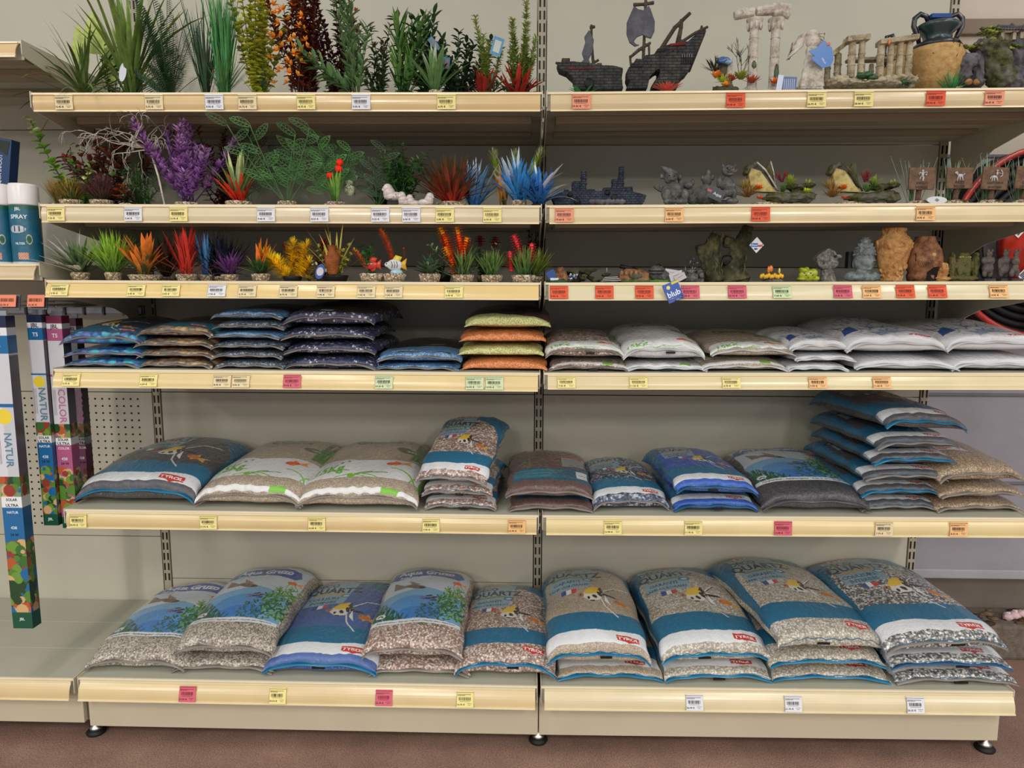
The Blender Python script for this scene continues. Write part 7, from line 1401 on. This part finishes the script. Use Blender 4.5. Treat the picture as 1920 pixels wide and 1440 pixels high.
for k, (dx, zz, w, hh, a) in enumerate(((-.004, .026, .036, .018, -.15), (.008, .018, .036, .020, .38), (.018, .014, .030, .018, .5))):
    m = MB(); m.box((0, 0, 0), (w, .0012, hh), (206, 200, 206) if k != 2 else (196, 190, 190)); o = m.build('card', M_PAPER, t, smooth=False, loc=(dx, -.004*k, zz), rot=(.1, -a, 0)); m = MB(); m.box((0, -.0008, hh*.1), (w*.5, .0006, hh*.05), (150, 120, 120)); m.build('printed_line', M_PAPER, o, smooth=False)
t, h, f = S3('thorny_wire_ornament', 1292, 480, .07, 'black spiky tangled ornament left of the hollow log', 'ornament'); m = MB(); g = random.Random(9)
for k in range(60): X, Z = f(g.uniform(1268, 1315), g.uniform(508, 528)); m.blob((X, g.uniform(-.02, .015), max(.003, Z)), (.007, .007, .005), (50, 50, 50), 5, .7, 5, k)
P(t, m, 'tangled_mass', C_GARG, .002, .004, .005); m = MB()
for k in range(22): X, Z = f(g.uniform(1285, 1306), g.uniform(484, 508)); m.tube([(X, -.004, Z), (X+g.uniform(-.01, .01), g.uniform(-.01, .01), Z+g.uniform(-.012, .012))], .001, (60, 60, 62) if k % 3 else (170, 170, 172), 4)
m.tube([(f(1293, 520)[0], -.004, .006), (f(1297, 500)[0], -.002, f(0, 500)[1]), (f(1303, 485)[0], -.004, f(0, 485)[1])], .0014, (40, 40, 42), 5); m.build('wire_spikes', M_RUBBER, t)
t, h, f = S3('hollow_log_ornament', 1358, 425, .10, 'large mossy hollow tree stump with a round hole and a tall stub', 'log ornament'); m = MB()
for pts, rs in (([(1378, 527), (1372, 500), (1384, 470), (1396, 440), (1400, 424)], (30, 20, 14, 13, 10)), ([(1345, 527), (1336, 505), (1332, 480), (1336, 452), (1342, 440)], (26, 17, 16, 14, 10)), ([(1340, 455), (1330, 466), (1305, 470)], (11, 12, 9)), ([(1356, 452), (1368, 455), (1382, 462)], (12, 10, 10)), ([(1330, 522), (1370, 524), (1404, 524)], (13, 14, 10)), ([(1312, 475), (1322, 500), (1332, 515)], (5, 8, 8))):
    m.tube([(f(*p)[0], 0, f(*p)[1]) for p in pts], [r_*K3 for r_ in rs], (70, 70, 46), 16)
for i, v in enumerate(m.v): q = 1+.0*v[0]; m.v[i] = (v[0]+.002*math.sin(v[2]*500), v[1]*.8, max(.0, v[2]))
P(t, m, 'stump', C_LOG, .0024, .007, .010); m = MB(); X, Z = f(1360, 489); m.blob((X, -.0165, Z), (11*K3, .0035, 10*K3), (6, 6, 6), 10, .2); m.build('hole', M_RUBBER, t); m = MB(); g = random.Random(4)
for k in range(44):
    a = g.uniform(1318, 1400); b = g.uniform(440, 520)
    if abs(a-1360) < 14 and abs(b-489) < 13: continue
    if b < 470 and 1350 < a < 1380: continue
    X, Z = f(a, b); m.tube([(X, -.021, Z), (X+.002, -.0235, Z+.008), (X+g.uniform(-.004, .006), -.021, Z+.018)], .0009, g.choice([(110, 112, 70), (130, 120, 84), (70, 80, 44)]), 4)
m.build('bark_ridges', M_RESIN, t)['kind'] = 'stuff'
m = MB(); m.prism([(0, .021), (.019, 0), (0, -.021), (-.019, 0)], -.0006, .0006, (222, 222, 226)); X, Z = f(1405, 462); o = m.build('diamond_tag', M_GLOSSCARD, t, smooth=False, loc=(X, -.055, Z)); m = MB(); m.box((-.006, -.001, .0), (.018, .0006, .010), (50, 110, 180)); m.build('blue_panel', M_GLOSSCARD, o, smooth=False); text_on(None, 'Deco', .005, lambda a, b: (a-.006, -.0014, b), (236, 240, 246), par=o)
m = MB(); fx = (.008, -.002); m.blob((fx[0], -.001, fx[1]), (.005, .0008, .003), (214, 70, 40), 8); m.prism([(.011, -.001), (.016, .004), (.015, -.005)], -.0014, -.0008, (224, 90, 50)); m.blob((-.002, -.001, -.010), (.005, .0008, .0025), (40, 70, 110), 8); m.build('fish_print', M_GLOSSCARD, o)
t, h, f = S3('coral_ornament', 1448, 497, .04, 'orange and yellow coral ornament on a dark foot, left of the yellow frog', 'coral ornament'); m = MB(); m.blob((f(1452, 524)[0], 0, .004), (.028, .014, .006), (40, 30, 40), 8, .5, 5); P(t, m, 'dark_foot', C_GARG); m = MB()
for k in range(12): X, Z = f(1427+k*3.6, 518); m.blob((X, -.006, Z+.002*math.sin(k*2)), (.004, .004, .006), (240, 180, 20), 6, .4, 4, k)
m.build('yellow_polyps', M_GLAZE, t); m = MB(); X, Z = f(1444, 506); m.blob((X-.003, 0, Z), (.004, .004, .010), (214, 120, 30), 8, .3); m.blob((X+.003, 0, Z+.003), (.005, .004, .009), (220, 130, 40), 8, .3); m.build('orange_coral', M_GLAZE, t); m = MB(); X, Z = f(1462, 508); m.blob((X, 0, Z), (.003, .003, .008), (220, 200, 90), 7); m.build('pale_coral', M_GLAZE, t)
t, h, f = S3('frog_figurine', 1515, 501, .045, 'glossy yellow-green frog figurine', 'frog figurine'); m = MB(); c = (170, 178, 30)
for a, b, rx_, rz_ in ((1516, 516, 17, 11), (1508, 507, 8, 5), (1526, 512, 8, 8), (1503, 505, 3.5, 3.5), (1513, 504, 3.5, 3.5), (1530, 522, 8, 5), (1504, 523, 8, 4)): X, Z = f(a, b); m.blob((X, 0, Z), (rx_*K3, .012, rz_*K3), c, 10)
o = P(t, m, 'frog_body', M_GLAZE); m = MB()
for k in range(6): X, Z = f(1506+k*4, 512+(k % 3)*4); m.blob((X, -.0125, Z), .0022, (110, 120, 30), 5)
m.build('spots', M_GLAZE, t); m = MB(); [m.leaf((f(1497, 524)[0], 0, .002), rdir(random.Random(k), 1.2), .016, .006, (40, 70, 36), (70, 100, 50), .4, 3) for k in range(10)]; m.build('leaf_foot', M_LEAF, t)
t, h, f = S3('stone_head_statue', 1553, 466, .06, 'speckled grey long-nosed stone head statue', 'stone head'); m = MB()
m.prism([f(*p) for p in ((1526, 482), (1538, 472), (1549, 466), (1556, 470), (1560, 478), (1566, 480), (1570, 482), (1564, 488), (1568, 492), (1567, 498), (1560, 503), (1540, 505), (1532, 500))], -.016, .012, (100, 96, 90)); m.tube([(f(1553, 527)[0], 0, 0), (f(1553, 512)[0], 0, f(0, 512)[1]), (f(1550, 500)[0], 0, f(0, 500)[1])], [.024, .018, .014], (100, 96, 90), 16)
a = f(1534, 476); b = f(1556, 472); m.tube([(b[0], -.018, b[1]), (b[0]+.006, -.017, b[1]-.010)], .004, (100, 96, 90), 8); a = f(1556, 482); b = f(1571, 481); m.tube([(a[0], -.010, a[1]+.006), (b[0], -.014, b[1]), (b[0]+.001, -.013, b[1]-.003)], [.003, .004, .0045], (100, 96, 90), 8); a = f(1560, 492); m.blob((a[0], -.012, a[1]), (.009, .006, .003), (100, 96, 90), 8); a = f(1541, 488); m.blob((a[0], -.017, a[1]), (.0035, .003, .010), (100, 96, 90), 8); a = f(1558, 500); m.blob((a[0], -.010, a[1]), (.010, .009, .006), (100, 96, 90), 8)
P(t, m, 'head_and_bust', C_MOAI, .0012, .0008, .003); m = MB(); a = f(1560, 480); m.blob((a[0], -.0165, a[1]-.001), (.005, .002, .004), (24, 22, 20), 7); m.build('eye_hollow', M_RUBBER, t)
t, h, f = S3('serene_head_statue', 1616, 443, .07, 'grey-green serene head statue with a topknot and closed eyes', 'statue'); m = MB()
for a, b, rx_, rz_, y in ((1620, 491, 19, 23, 0), (1620, 473, 20, 11, 0), (1620, 463, 14, 10, 0), (1620, 453, 9, 8, 0), (1618, 520, 34, 10, 0), (1619, 510, 14, 9, 0), (1640, 518, 14, 9, 0), (1598, 518, 14, 9, 0), (1603, 494, 4, 9, .004), (1624, 494, 3.5, 7, -.017), (1624, 505, 5.5, 2.5, -.015), (1614, 489, 5, 2.2, -.0155), (1632, 489, 5, 2.2, -.0155), (1623, 512, 6, 3, -.010)): X, Z = f(a, b); m.blob((X, y, Z), (rx_*K3, min(rx_, 21)*K3*.85 if y == 0 else rx_*K3*.7, rz_*K3), (100, 106, 106), 12)
for r_, b, n in ((19.5, 478, 16), (19, 472, 16), (16.5, 465, 13), (12.5, 458, 10), (8.5, 451, 8), (5, 446, 6)):
    for k in range(n): X, Z = f(1620, b); a = 2*PI*k/n+b; m.blob((X+r_*K3*math.cos(a), r_*K3*.85*math.sin(a), Z), .0026, (100, 106, 106), 6)
P(t, m, 'head_and_shoulders', C_BUD, .0010, .0004, .003); m = MB()
for a in (1614, 1632): X, Z = f(a, 491); m.tube([(X-.0045, -.0195, Z+.0008), (X, -.0202, Z-.0006), (X+.0045, -.0195, Z+.0008)], .0005, (40, 44, 44), 5)
X, Z = f(1624, 505.5); m.tube([(X-.005, -.0185, Z+.0006), (X, -.0192, Z-.0003), (X+.005, -.0185, Z+.0006)], .0005, (40, 44, 44), 5); m.build('eyelid_and_lip_lines', M_RESIN, t)
m = MB(); X, Z = f(1597, 487); m.box((X, .018, Z), (.012, .02, .044), (26, 26, 28)); m.build('dark_backing', M_RUBBER, t, smooth=False)
t, h, f = S3('carved_vase', 1671, 428, .06, 'tall ochre vase carved with figures', 'vase'); m = MB(); prof = [(1652, 527), (1655, 518), (1648, 500), (1643, 478), (1640, 462), (1640, 452), (1648, 444), (1652, 436), (1650, 428), (1656, 428)]; m.lathe([(0, 0)]+[((1671-a)*K3, f(1671, b)[1]) for a, b in prof]+[(0, f(0, 432)[1])], (190, 140, 84), n=40); g = random.Random(7)
for k in range(90):
    b = g.choice([g.uniform(430, 462), g.uniform(495, 522)]); R_ = np.interp(b, [428, 436, 444, 452, 462, 478, 500, 518, 527], [21, 19, 23, 31, 31, 28, 23, 17, 19])*K3; a = g.uniform(PI, 2*PI); m.blob((R_*math.cos(a), R_*math.sin(a), f(0, b)[1]), (g.uniform(.002, .004), .003, g.uniform(.003, .007)), (200, 150, 94), 6, R=Matrix.Rotation(g.uniform(-.6, .6), 3, 'Y'))
for k in range(9): a = PI+PI*k/8; m.blob((20*K3*math.cos(a), 20*K3*math.sin(a), f(0, 428)[1]), (.003, .003, .004), (200, 150, 94), 6)
P(t, m, 'vase_body', C_OCHR, .0012, .0006, .003)
t, h, f = S3('broken_clay_pot', 1730, 444, .07, 'brown engraved clay pot with a dark hole broken in its side', 'pot'); q = 1.02; m = MB(); m.lathe([(0, 0)]+[((1731-a)*K3, f(1731, b)[1]) for a, b in ((1706, 527), (1704, 517), (1706, 510), (1700, 500), (1699, 486), (1703, 468), (1710, 456), (1714, 448), (1714, 444), (1720, 444))]+[(0, f(0, 447)[1])], (150, 106, 74), n=44); P(t, m, 'pot_body', C_CLAY)
m = MB(); ring = lambda b, R_: m.lathe([(R_*K3, -.0008), (R_*K3+.0008, 0), (R_*K3, .0008)], (84, 56, 38), (0, 0, f(0, b)[1]), n=40); ring(465, 26.5); ring(509, 25.5); ring(450, 17.5)
def on(a, b, off=.0006): R_ = np.interp(b, [444, 456, 468, 486, 500, 510, 527], [17.5, 21.5, 28.5, 32.5, 31.5, 25.5, 25.5])*K3; X = (a-1731)*K3; return (X, -math.sqrt(max(1e-6, R_*R_-X*X))-off, f(0, b)[1])
for k in range(4): m.tube([on(1722+k*5, 462), on(1724.5+k*5, 451), on(1727+k*5, 462)], .0007, (60, 38, 26), 4)
for k in range(9): m.tube([on(1708+k*2.6, 484+k*.6), on(1712+k*2.8, 498+k*.3)], .0005, (84, 56, 38), 4)
m.build('engraved_lines', M_RESIN, t); m = MB(); pts = [on(a, b, .0012) for a, b in ((1724, 519), (1726, 505), (1734, 497), (1744, 496), (1747, 510), (1744, 521), (1732, 523))]; m.add(pts+[(p[0], p[1]+.004, p[2]) for p in pts], [tuple(range(7))]+[(i, (i+1) % 7, (i+1) % 7+7, i+7) for i in range(7)], (10, 8, 6)); m.build('broken_hole', M_RUBBER, t, smooth=False); m = MB(); m.tube([on(1707, 472), on(1706, 486)], .0012, (20, 14, 10), 5); m.build('side_crack', M_RUBBER, t); m = MB(); p = on(1733, 475, 0); m.blob(p, (.0055, .003, .0055), (196, 156, 104), 8); m.build('round_boss', M_RESIN, t)
t, h, f = S3('shell_rock_ornament', 1764, 491, .045, 'mottled yellow shell-shaped ornament lying against the clay pot', 'shell ornament'); m = MB()
for a, b, rx_, rz_ in ((1770, 506, 10, 13), (1757, 516, 14, 7), (1748, 508, 6, 6), (1766, 523, 18, 5)): X, Z = f(a, b); m.blob((X, 0, Z), (rx_*K3, .012, rz_*K3), (150, 116, 60), 9, .5, 4, a)
P(t, m, 'shell', C_OCHR, .0016, .003, .005)
t, h, f = S3('mossy_idol_ornament', 1806, 473, .07, 'mossy idol temple flanked by two small figures', 'idol ornament'); m = MB()
for a, b, rx_, rz_ in ((1806, 500, 15, 26), (1806, 478, 10, 4), (1784, 498, 7, 22), (1829, 498, 7, 22), (1784, 480, 4, 5), (1829, 478, 4, 5), (1806, 522, 34, 5), (1798, 510, 4, 12), (1814, 510, 4, 12)): X, Z = f(a, b); m.blob((X, 0, Z), (rx_*K3, .012, rz_*K3), (90, 90, 60), 9, .3, 4, a)
P(t, m, 'idol_group', C_TEMP, .0016, .0035, .005); m = MB(); [m.blob((f(1797+k*4.5, 476)[0], -.006, f(0, 478-(k % 2))[1]), (.0036, .004, .0032), (110, 124, 50), 6, .4) for k in range(5)]; m.build('moss_crown', M_LEAF, t)
for k, (px, pt, lab, y) in enumerate(((1853, 468, 'small grey-brown warrior figurine with crossed arms, leftmost of three', .05), (1884, 466, 'small grey-brown robed warrior figurine in the middle of three', .06), (1904, 470, 'small grey-brown warrior figurine seen sideways, rightmost of three', .045))):
    t, h, f = S3('warrior_figurine', px, pt, y, lab, 'warrior figurine', 'warrior figurines'); m = MB(); G = lambda a, b: f(px+a, b)
    B = [(0, 477, 6 if k != 2 else 4.5, 6), (-3, 470, 2.5, 3), (4, 470, 2.5, 3), (0, 490, 11 if k != 2 else 7, 9), (0, 503, 10 if k < 2 else 6, 10), (-5, 512, 4.5, 8), (5, 512, 4.5, 8)]
    if k == 0: B += [(-9, 488, 4, 6), (8, 488, 4, 6), (-2, 491, 8, 3.5)]
    if k == 1: B += [(-10, 494, 4, 10), (10, 494, 4, 10), (0, 506, 11, 10)]
    for a, b, rx_, rz_ in B: X, Z = G(a, b); m.blob((X, -.003 if rz_ < 4 else 0, Z), (rx_*K3, min(rx_, 9)*K3*.75, rz_*K3), (90, 82, 76), 9)
    P(t, m, 'warrior_body', C_TERRA, .0010, .0006, .003); m = MB(); m.box((0, 0, .004), (.030, .024, .008), (70, 66, 70)); m.build('plinth_block', M_RESIN, t, smooth=False, bevel=.001)
# blue packet hanging on the rail
x = wx(1259, -.014, 1.33); zc = wz(547, x, -.014); m = MB(); R_ = Matrix.Rotation(.42, 3, 'Y'); m.box((0, 0, 0), (.042, .003, .050), (66, 96, 176)); o = m.build('hanging_packet', M_GLOSSCARD, None, smooth=False, bevel=.001, loc=(x, -.036, zc), rot=(0, -.42, 0)); tag(o, 'small blue and white packet hanging askew over the third right shelf edge', 'packet')
text_on(None, 'blub', .015, lambda a, b: (a, -.0019, b-.004), (236, 242, 248), 1.0, o); m = MB(); m.box((.012, -.0018, .021), (.018, .0004, .006), (220, 206, 60)); m.blob((-.008, -.0018, .014), (.005, .0006, .005), (230, 220, 120), 8); m.build('yellow_marks', M_GLOSSCARD, o, smooth=False)
m = MB(); rr = random.Random(1)
for k in range(30): m.box((rr.uniform(-.018, .019), -.0018, rr.uniform(-.024, -.013)), (rr.uniform(.002, .005), .0004, .0012), rr.choice([(200, 210, 224), (120, 140, 170), (60, 60, 70)]))
m.build('speckled_print', M_GLOSSCARD, o, smooth=False)['kind'] = 'stuff'
# ---------------------------------------------------------------- price tickets in the rails
TC = {'y': ('yellow', (236, 222, 146)), 'w': ('white', (222, 222, 226)), 'b': ('cream', (226, 208, 164)), 'o': ('light orange', (238, 186, 126)), 's': ('salmon', (232, 152, 118)), 'r': ('red-orange', (224, 92, 56)), 'p': ('pink', (212, 98, 116)), 'g': ('pale green', (204, 218, 172))}
def ticket(px, sh, c, price, where, skew=0):
    side = 'L' if px < 1016 else 'R'; lh = LIPR.get(sh, LIPH[sh]) if side == 'R' else LIPH[sh]; tt = TILT[sh]; z = HS[sh]
    for _ in range(3): x = wx(px, -.01-tt*.5, z-lh*.55); z = hz(sh, x)
    an = math.atan2(tt, lh); w, h = .0475, lh*.80; zc = z-lh*.55; cn, cc = TC[c]
    t = empty('price_ticket', (x, -.0116-tt*.52, zc), f'{cn} price ticket {where}', 'price ticket', 'price tickets in the shelf rails'); t.rotation_euler = (-an, skew, 0); g = random.Random(int(px*3+sh*97))
    m = MB(); m.box((0, 0, 0), (w, .0006, h), cc); m.box((0, -.0004, h*.42), (w*.98, .0003, h*.03), tuple(q*.5 for q in cc)); m.box((-w*.49, -.0004, 0), (w*.012, .0003, h*.9), tuple(q*.6 for q in cc)); m.build('card', M_PAPER, t, smooth=False)
    m = MB(); xx = -w*.36
    while xx < w*.34: q = g.uniform(.008, .03)*w; m.box((xx, -.0006, h*.03), (q, .0003, h*.20), (44, 38, 40) if c not in 'rp' else (110, 40, 40)); xx += q+g.uniform(.01, .03)*w
    m.build('barcode', M_PAPER, t, smooth=False); m = MB(); 
    for zz in (.30, .24):
        xx = -w*.44
        while xx < w*(.36 if zz > .28 else .0): q = g.uniform(.01, .03)*w; m.box((xx, -.0006, h*zz), (q, .0003, h*.035), (84, 70, 66) if c not in 'rp' else (130, 50, 44)); xx += q+.012*w
    for k in range(12): m.box((-w*.30+k*w*.052, -.0006, -h*.13), (w*.028, .0003, h*.04), tuple(q*.55 for q in cc))
    for k in range(2): m.box((w*.26, -.0006, -h*(.26+.09*k)), (w*(.28-.12*k), .0003, h*.03), tuple(q*.65 for q in cc))
    m.build('small_print', M_PAPER, t, smooth=False)
    text_on(None, price+' €', .0048, lambda a, b: (a-w*.24, -.0007, b-h*.32), (50, 40, 42), 1.1, t)
for a in ((120, 1, 'b', '13.45', 'under the arching sword-leaved plant'), (289, 1, 'b', '9.75', 'under the tall sword plant and fern'), (402, 1, 'w', '9.95', 'under the tall narrow grass plant'), (464, 1, 'b', '10.75', 'under the yellow-green round-leaved bush'), (574, 1, 'y', '14.75', 'under the maroon orange-blossomed bush'),
          (677, 1, 'w', '9.95', 'under the green pointed-leaf plant on the top shelf'), (837, 1, 'y', '6.95', 'under the dark bush with blue tags'), (1090, 1, 's', '59.95', 'under the smaller shipwreck'), (1379, 1, 'r', '39.95', 'under the tall broken columns'), (1531, 1, 'y', '26.95', 'under the winged statuette'),
          (1619, 1, 'y', '28.40', 'under the ruined temple'), (1754, 1, 'r', '59.95', 'under the large amphora'), (1864, 1, 's', '36.45', 'under the pagoda rock'),
          (105, 2, 'y', '7.35', 'at the left end of the second shelf'), (250, 2, 'w', '5.40', 'under the white branches'), (335, 2, 'y', '13.95', 'under the violet bushy plant'), (499, 2, 'w', '9.45', 'under the left lace-leaved plant'), (599, 2, 'w', '8.55', 'left of the red tulip-like flowers'), (713, 2, 'w', '9.25', 'under the deep green plant, left of two white ones'),
          (771, 2, 'w', '6.45', 'directly under the seal figurines'), (834, 2, 'y', '5.85', 'under the wide red-leaved plant'), (923, 2, 'y', '6.55', 'under the blue-leaved plants'), (1058, 2, 's', '19.60', 'under the blue-grey castle wreck'), (1264, 2, 'o', '6.60', 'under the gnome gargoyle'), (1426, 2, 'r', '20.50', 'under the left broken jar ornament'), (1735, 2, 'o', '8.95', 'under the VIRGO sign'),
          (112, 3, 'y', '5.90', 'at the left end of the third shelf', .0), (256, 3, 'y', '6.45', 'under the orange-tipped plant'), (321, 3, 'y', '5.95', 'left of the red spiky plant'), (407, 3, 'w', '7.90', 'under the blue-black spiky plant'), (464, 3, 'b', '6.75', 'right of the low violet plant'), (541, 3, 'b', '8.75', 'under the yellow plumes'), (611, 3, 'b', '7.90', 'under the little clay jar'),
          (687, 3, 'b', '7.95', 'under the red fish ornament'), (738, 3, 'b', '7.50', 'under the angelfish ornament'), (851, 3, 'y', '5.45', 'under the torch flower plant'), (1048, 3, 'r', '8.95', 'next to the middle post on the third shelf'), (1133, 3, 'r', '9.95', 'under the tangled brown wreck'), (1208, 3, 'r', '9.95', 'under the log house ornament'),
          (1294, 3, 'p', '8.95', 'beside the hanging blue packet'), (1382, 3, 'p', '23.70', 'under the hollow log'), (1466, 3, 'g', '7.60', 'under the orange and yellow coral'), (1580, 3, 'p', '9.25', 'between the stone head and the serene head'), (1634, 3, 'o', '6.50', 'under the serene head statue'), (1697, 3, 'r', '9.90', 'between the carved vase and clay pot'), (1757, 3, 'r', '11.45', 'under the broken clay pot'), (1872, 3, 'o', '4.95', 'under the warrior figurines'),
          (134, 4, 'y', '5.75', 'under the blue pebble packs'), (279, 4, 'y', '6.50', 'under the tan pebble packs'), (417, 4, 'b', '8.95', 'left one under the slate grit packs'), (452, 4, 'b', '9.95', 'right one under the slate grit packs'), (548, 4, 'p', '19.95', 'under the navy speckled packs'), (720, 4, 'g', '10.35', 'under the light blue sand packs'), (890, 4, 'g', '16.95', 'left one under the orange and yellow packs'), (927, 4, 'g', '14.95', 'right one under the orange and yellow packs'),
          (1062, 4, 'y', '7.35', 'under the beige goldfish packs'), (1197, 4, 'y', '11.25', 'under the white goldfish packs'), (1371, 4, 'y', '6.95', 'under the packs with green stripes'), (1533, 4, 'o', '5.95', 'under the small white sand bags'), (1653, 4, 'o', '11.45', 'under the large white sand bags'),
          (147, 5, 'y', '20.95', 'under the dark grey quartz sack'), (391, 5, 'y', '15.75', 'under the first goldfish sack'), (594, 5, 'y', '16.85', 'under the sack reading 15Kg'), (808, 5, 'y', '7.95', 'under the tilted pink gravel bag'), (969, 5, 'o', '16.90', 'under the purplish brown bags'), (1149, 5, 'y', '13.90', 'under the blue-grey speckled bag'), (1300, 5, 'y', '11.95', 'under the royal blue bags'), (1468, 5, 'p', '13.90', 'under the dark sand sack with aquarium picture'),
          (1657, 5, 'b', '7.75', 'under the tall dark stack'), (1797, 5, 'o', '8.25', 'under the brown sand bags'), (352, 0, 'p', '27.50', 'on the lowest rail under the grey gravel sacks'), (521, 0, 'y', '30.35', 'on the lowest rail under the blue sack'), (720, 0, 'p', '22.75', 'on the lowest rail under the pink gravel sacks'), (872, 0, 'y', '16.95', 'on the lowest rail left of the middle post'),
          (1302, 0, 'w', '26.90', 'on the lowest right rail under the bulging pile'), (1487, 0, 'w', '21.75', 'on the lowest right rail under the three-sack pile'), (1716, 0, 'w', '26.25', 'on the lowest right rail under the speckled sacks')):
    ticket(*a)
for px, y0, pr_, lab in ((17, -.012, '22.95', 'orange price ticket on the leftmost display hook'), (70, -.0025, '23.45', 'orange price ticket on the hook above the blue lamp carton')):
    x = wx(px, y0, 1.27); t = empty('price_ticket', (x, y0-.003, wz(564, x, y0)), lab, 'price ticket', 'price tickets in the shelf rails'); t.rotation_euler = (-.2, 0, 0); g = random.Random(px)
    m = MB(); m.box((0, 0, 0), (.046, .0008, .032), (232, 140, 106)); m.build('card', M_PAPER, t, smooth=False); m = MB(); xx = -.018
    while xx < .018: q = g.uniform(.0006, .0018); m.box((xx, -.0006, .002), (q, .0004, .009), (110, 50, 40)); xx += q+g.uniform(.0006, .0016)
    m.build('barcode', M_PAPER, t, smooth=False); text_on(None, pr_+' €', .0050, lambda a, b: (a-.008, -.0008, b-.011), (90, 40, 36), 1.1, t)
bpy.context.view_layer.update()
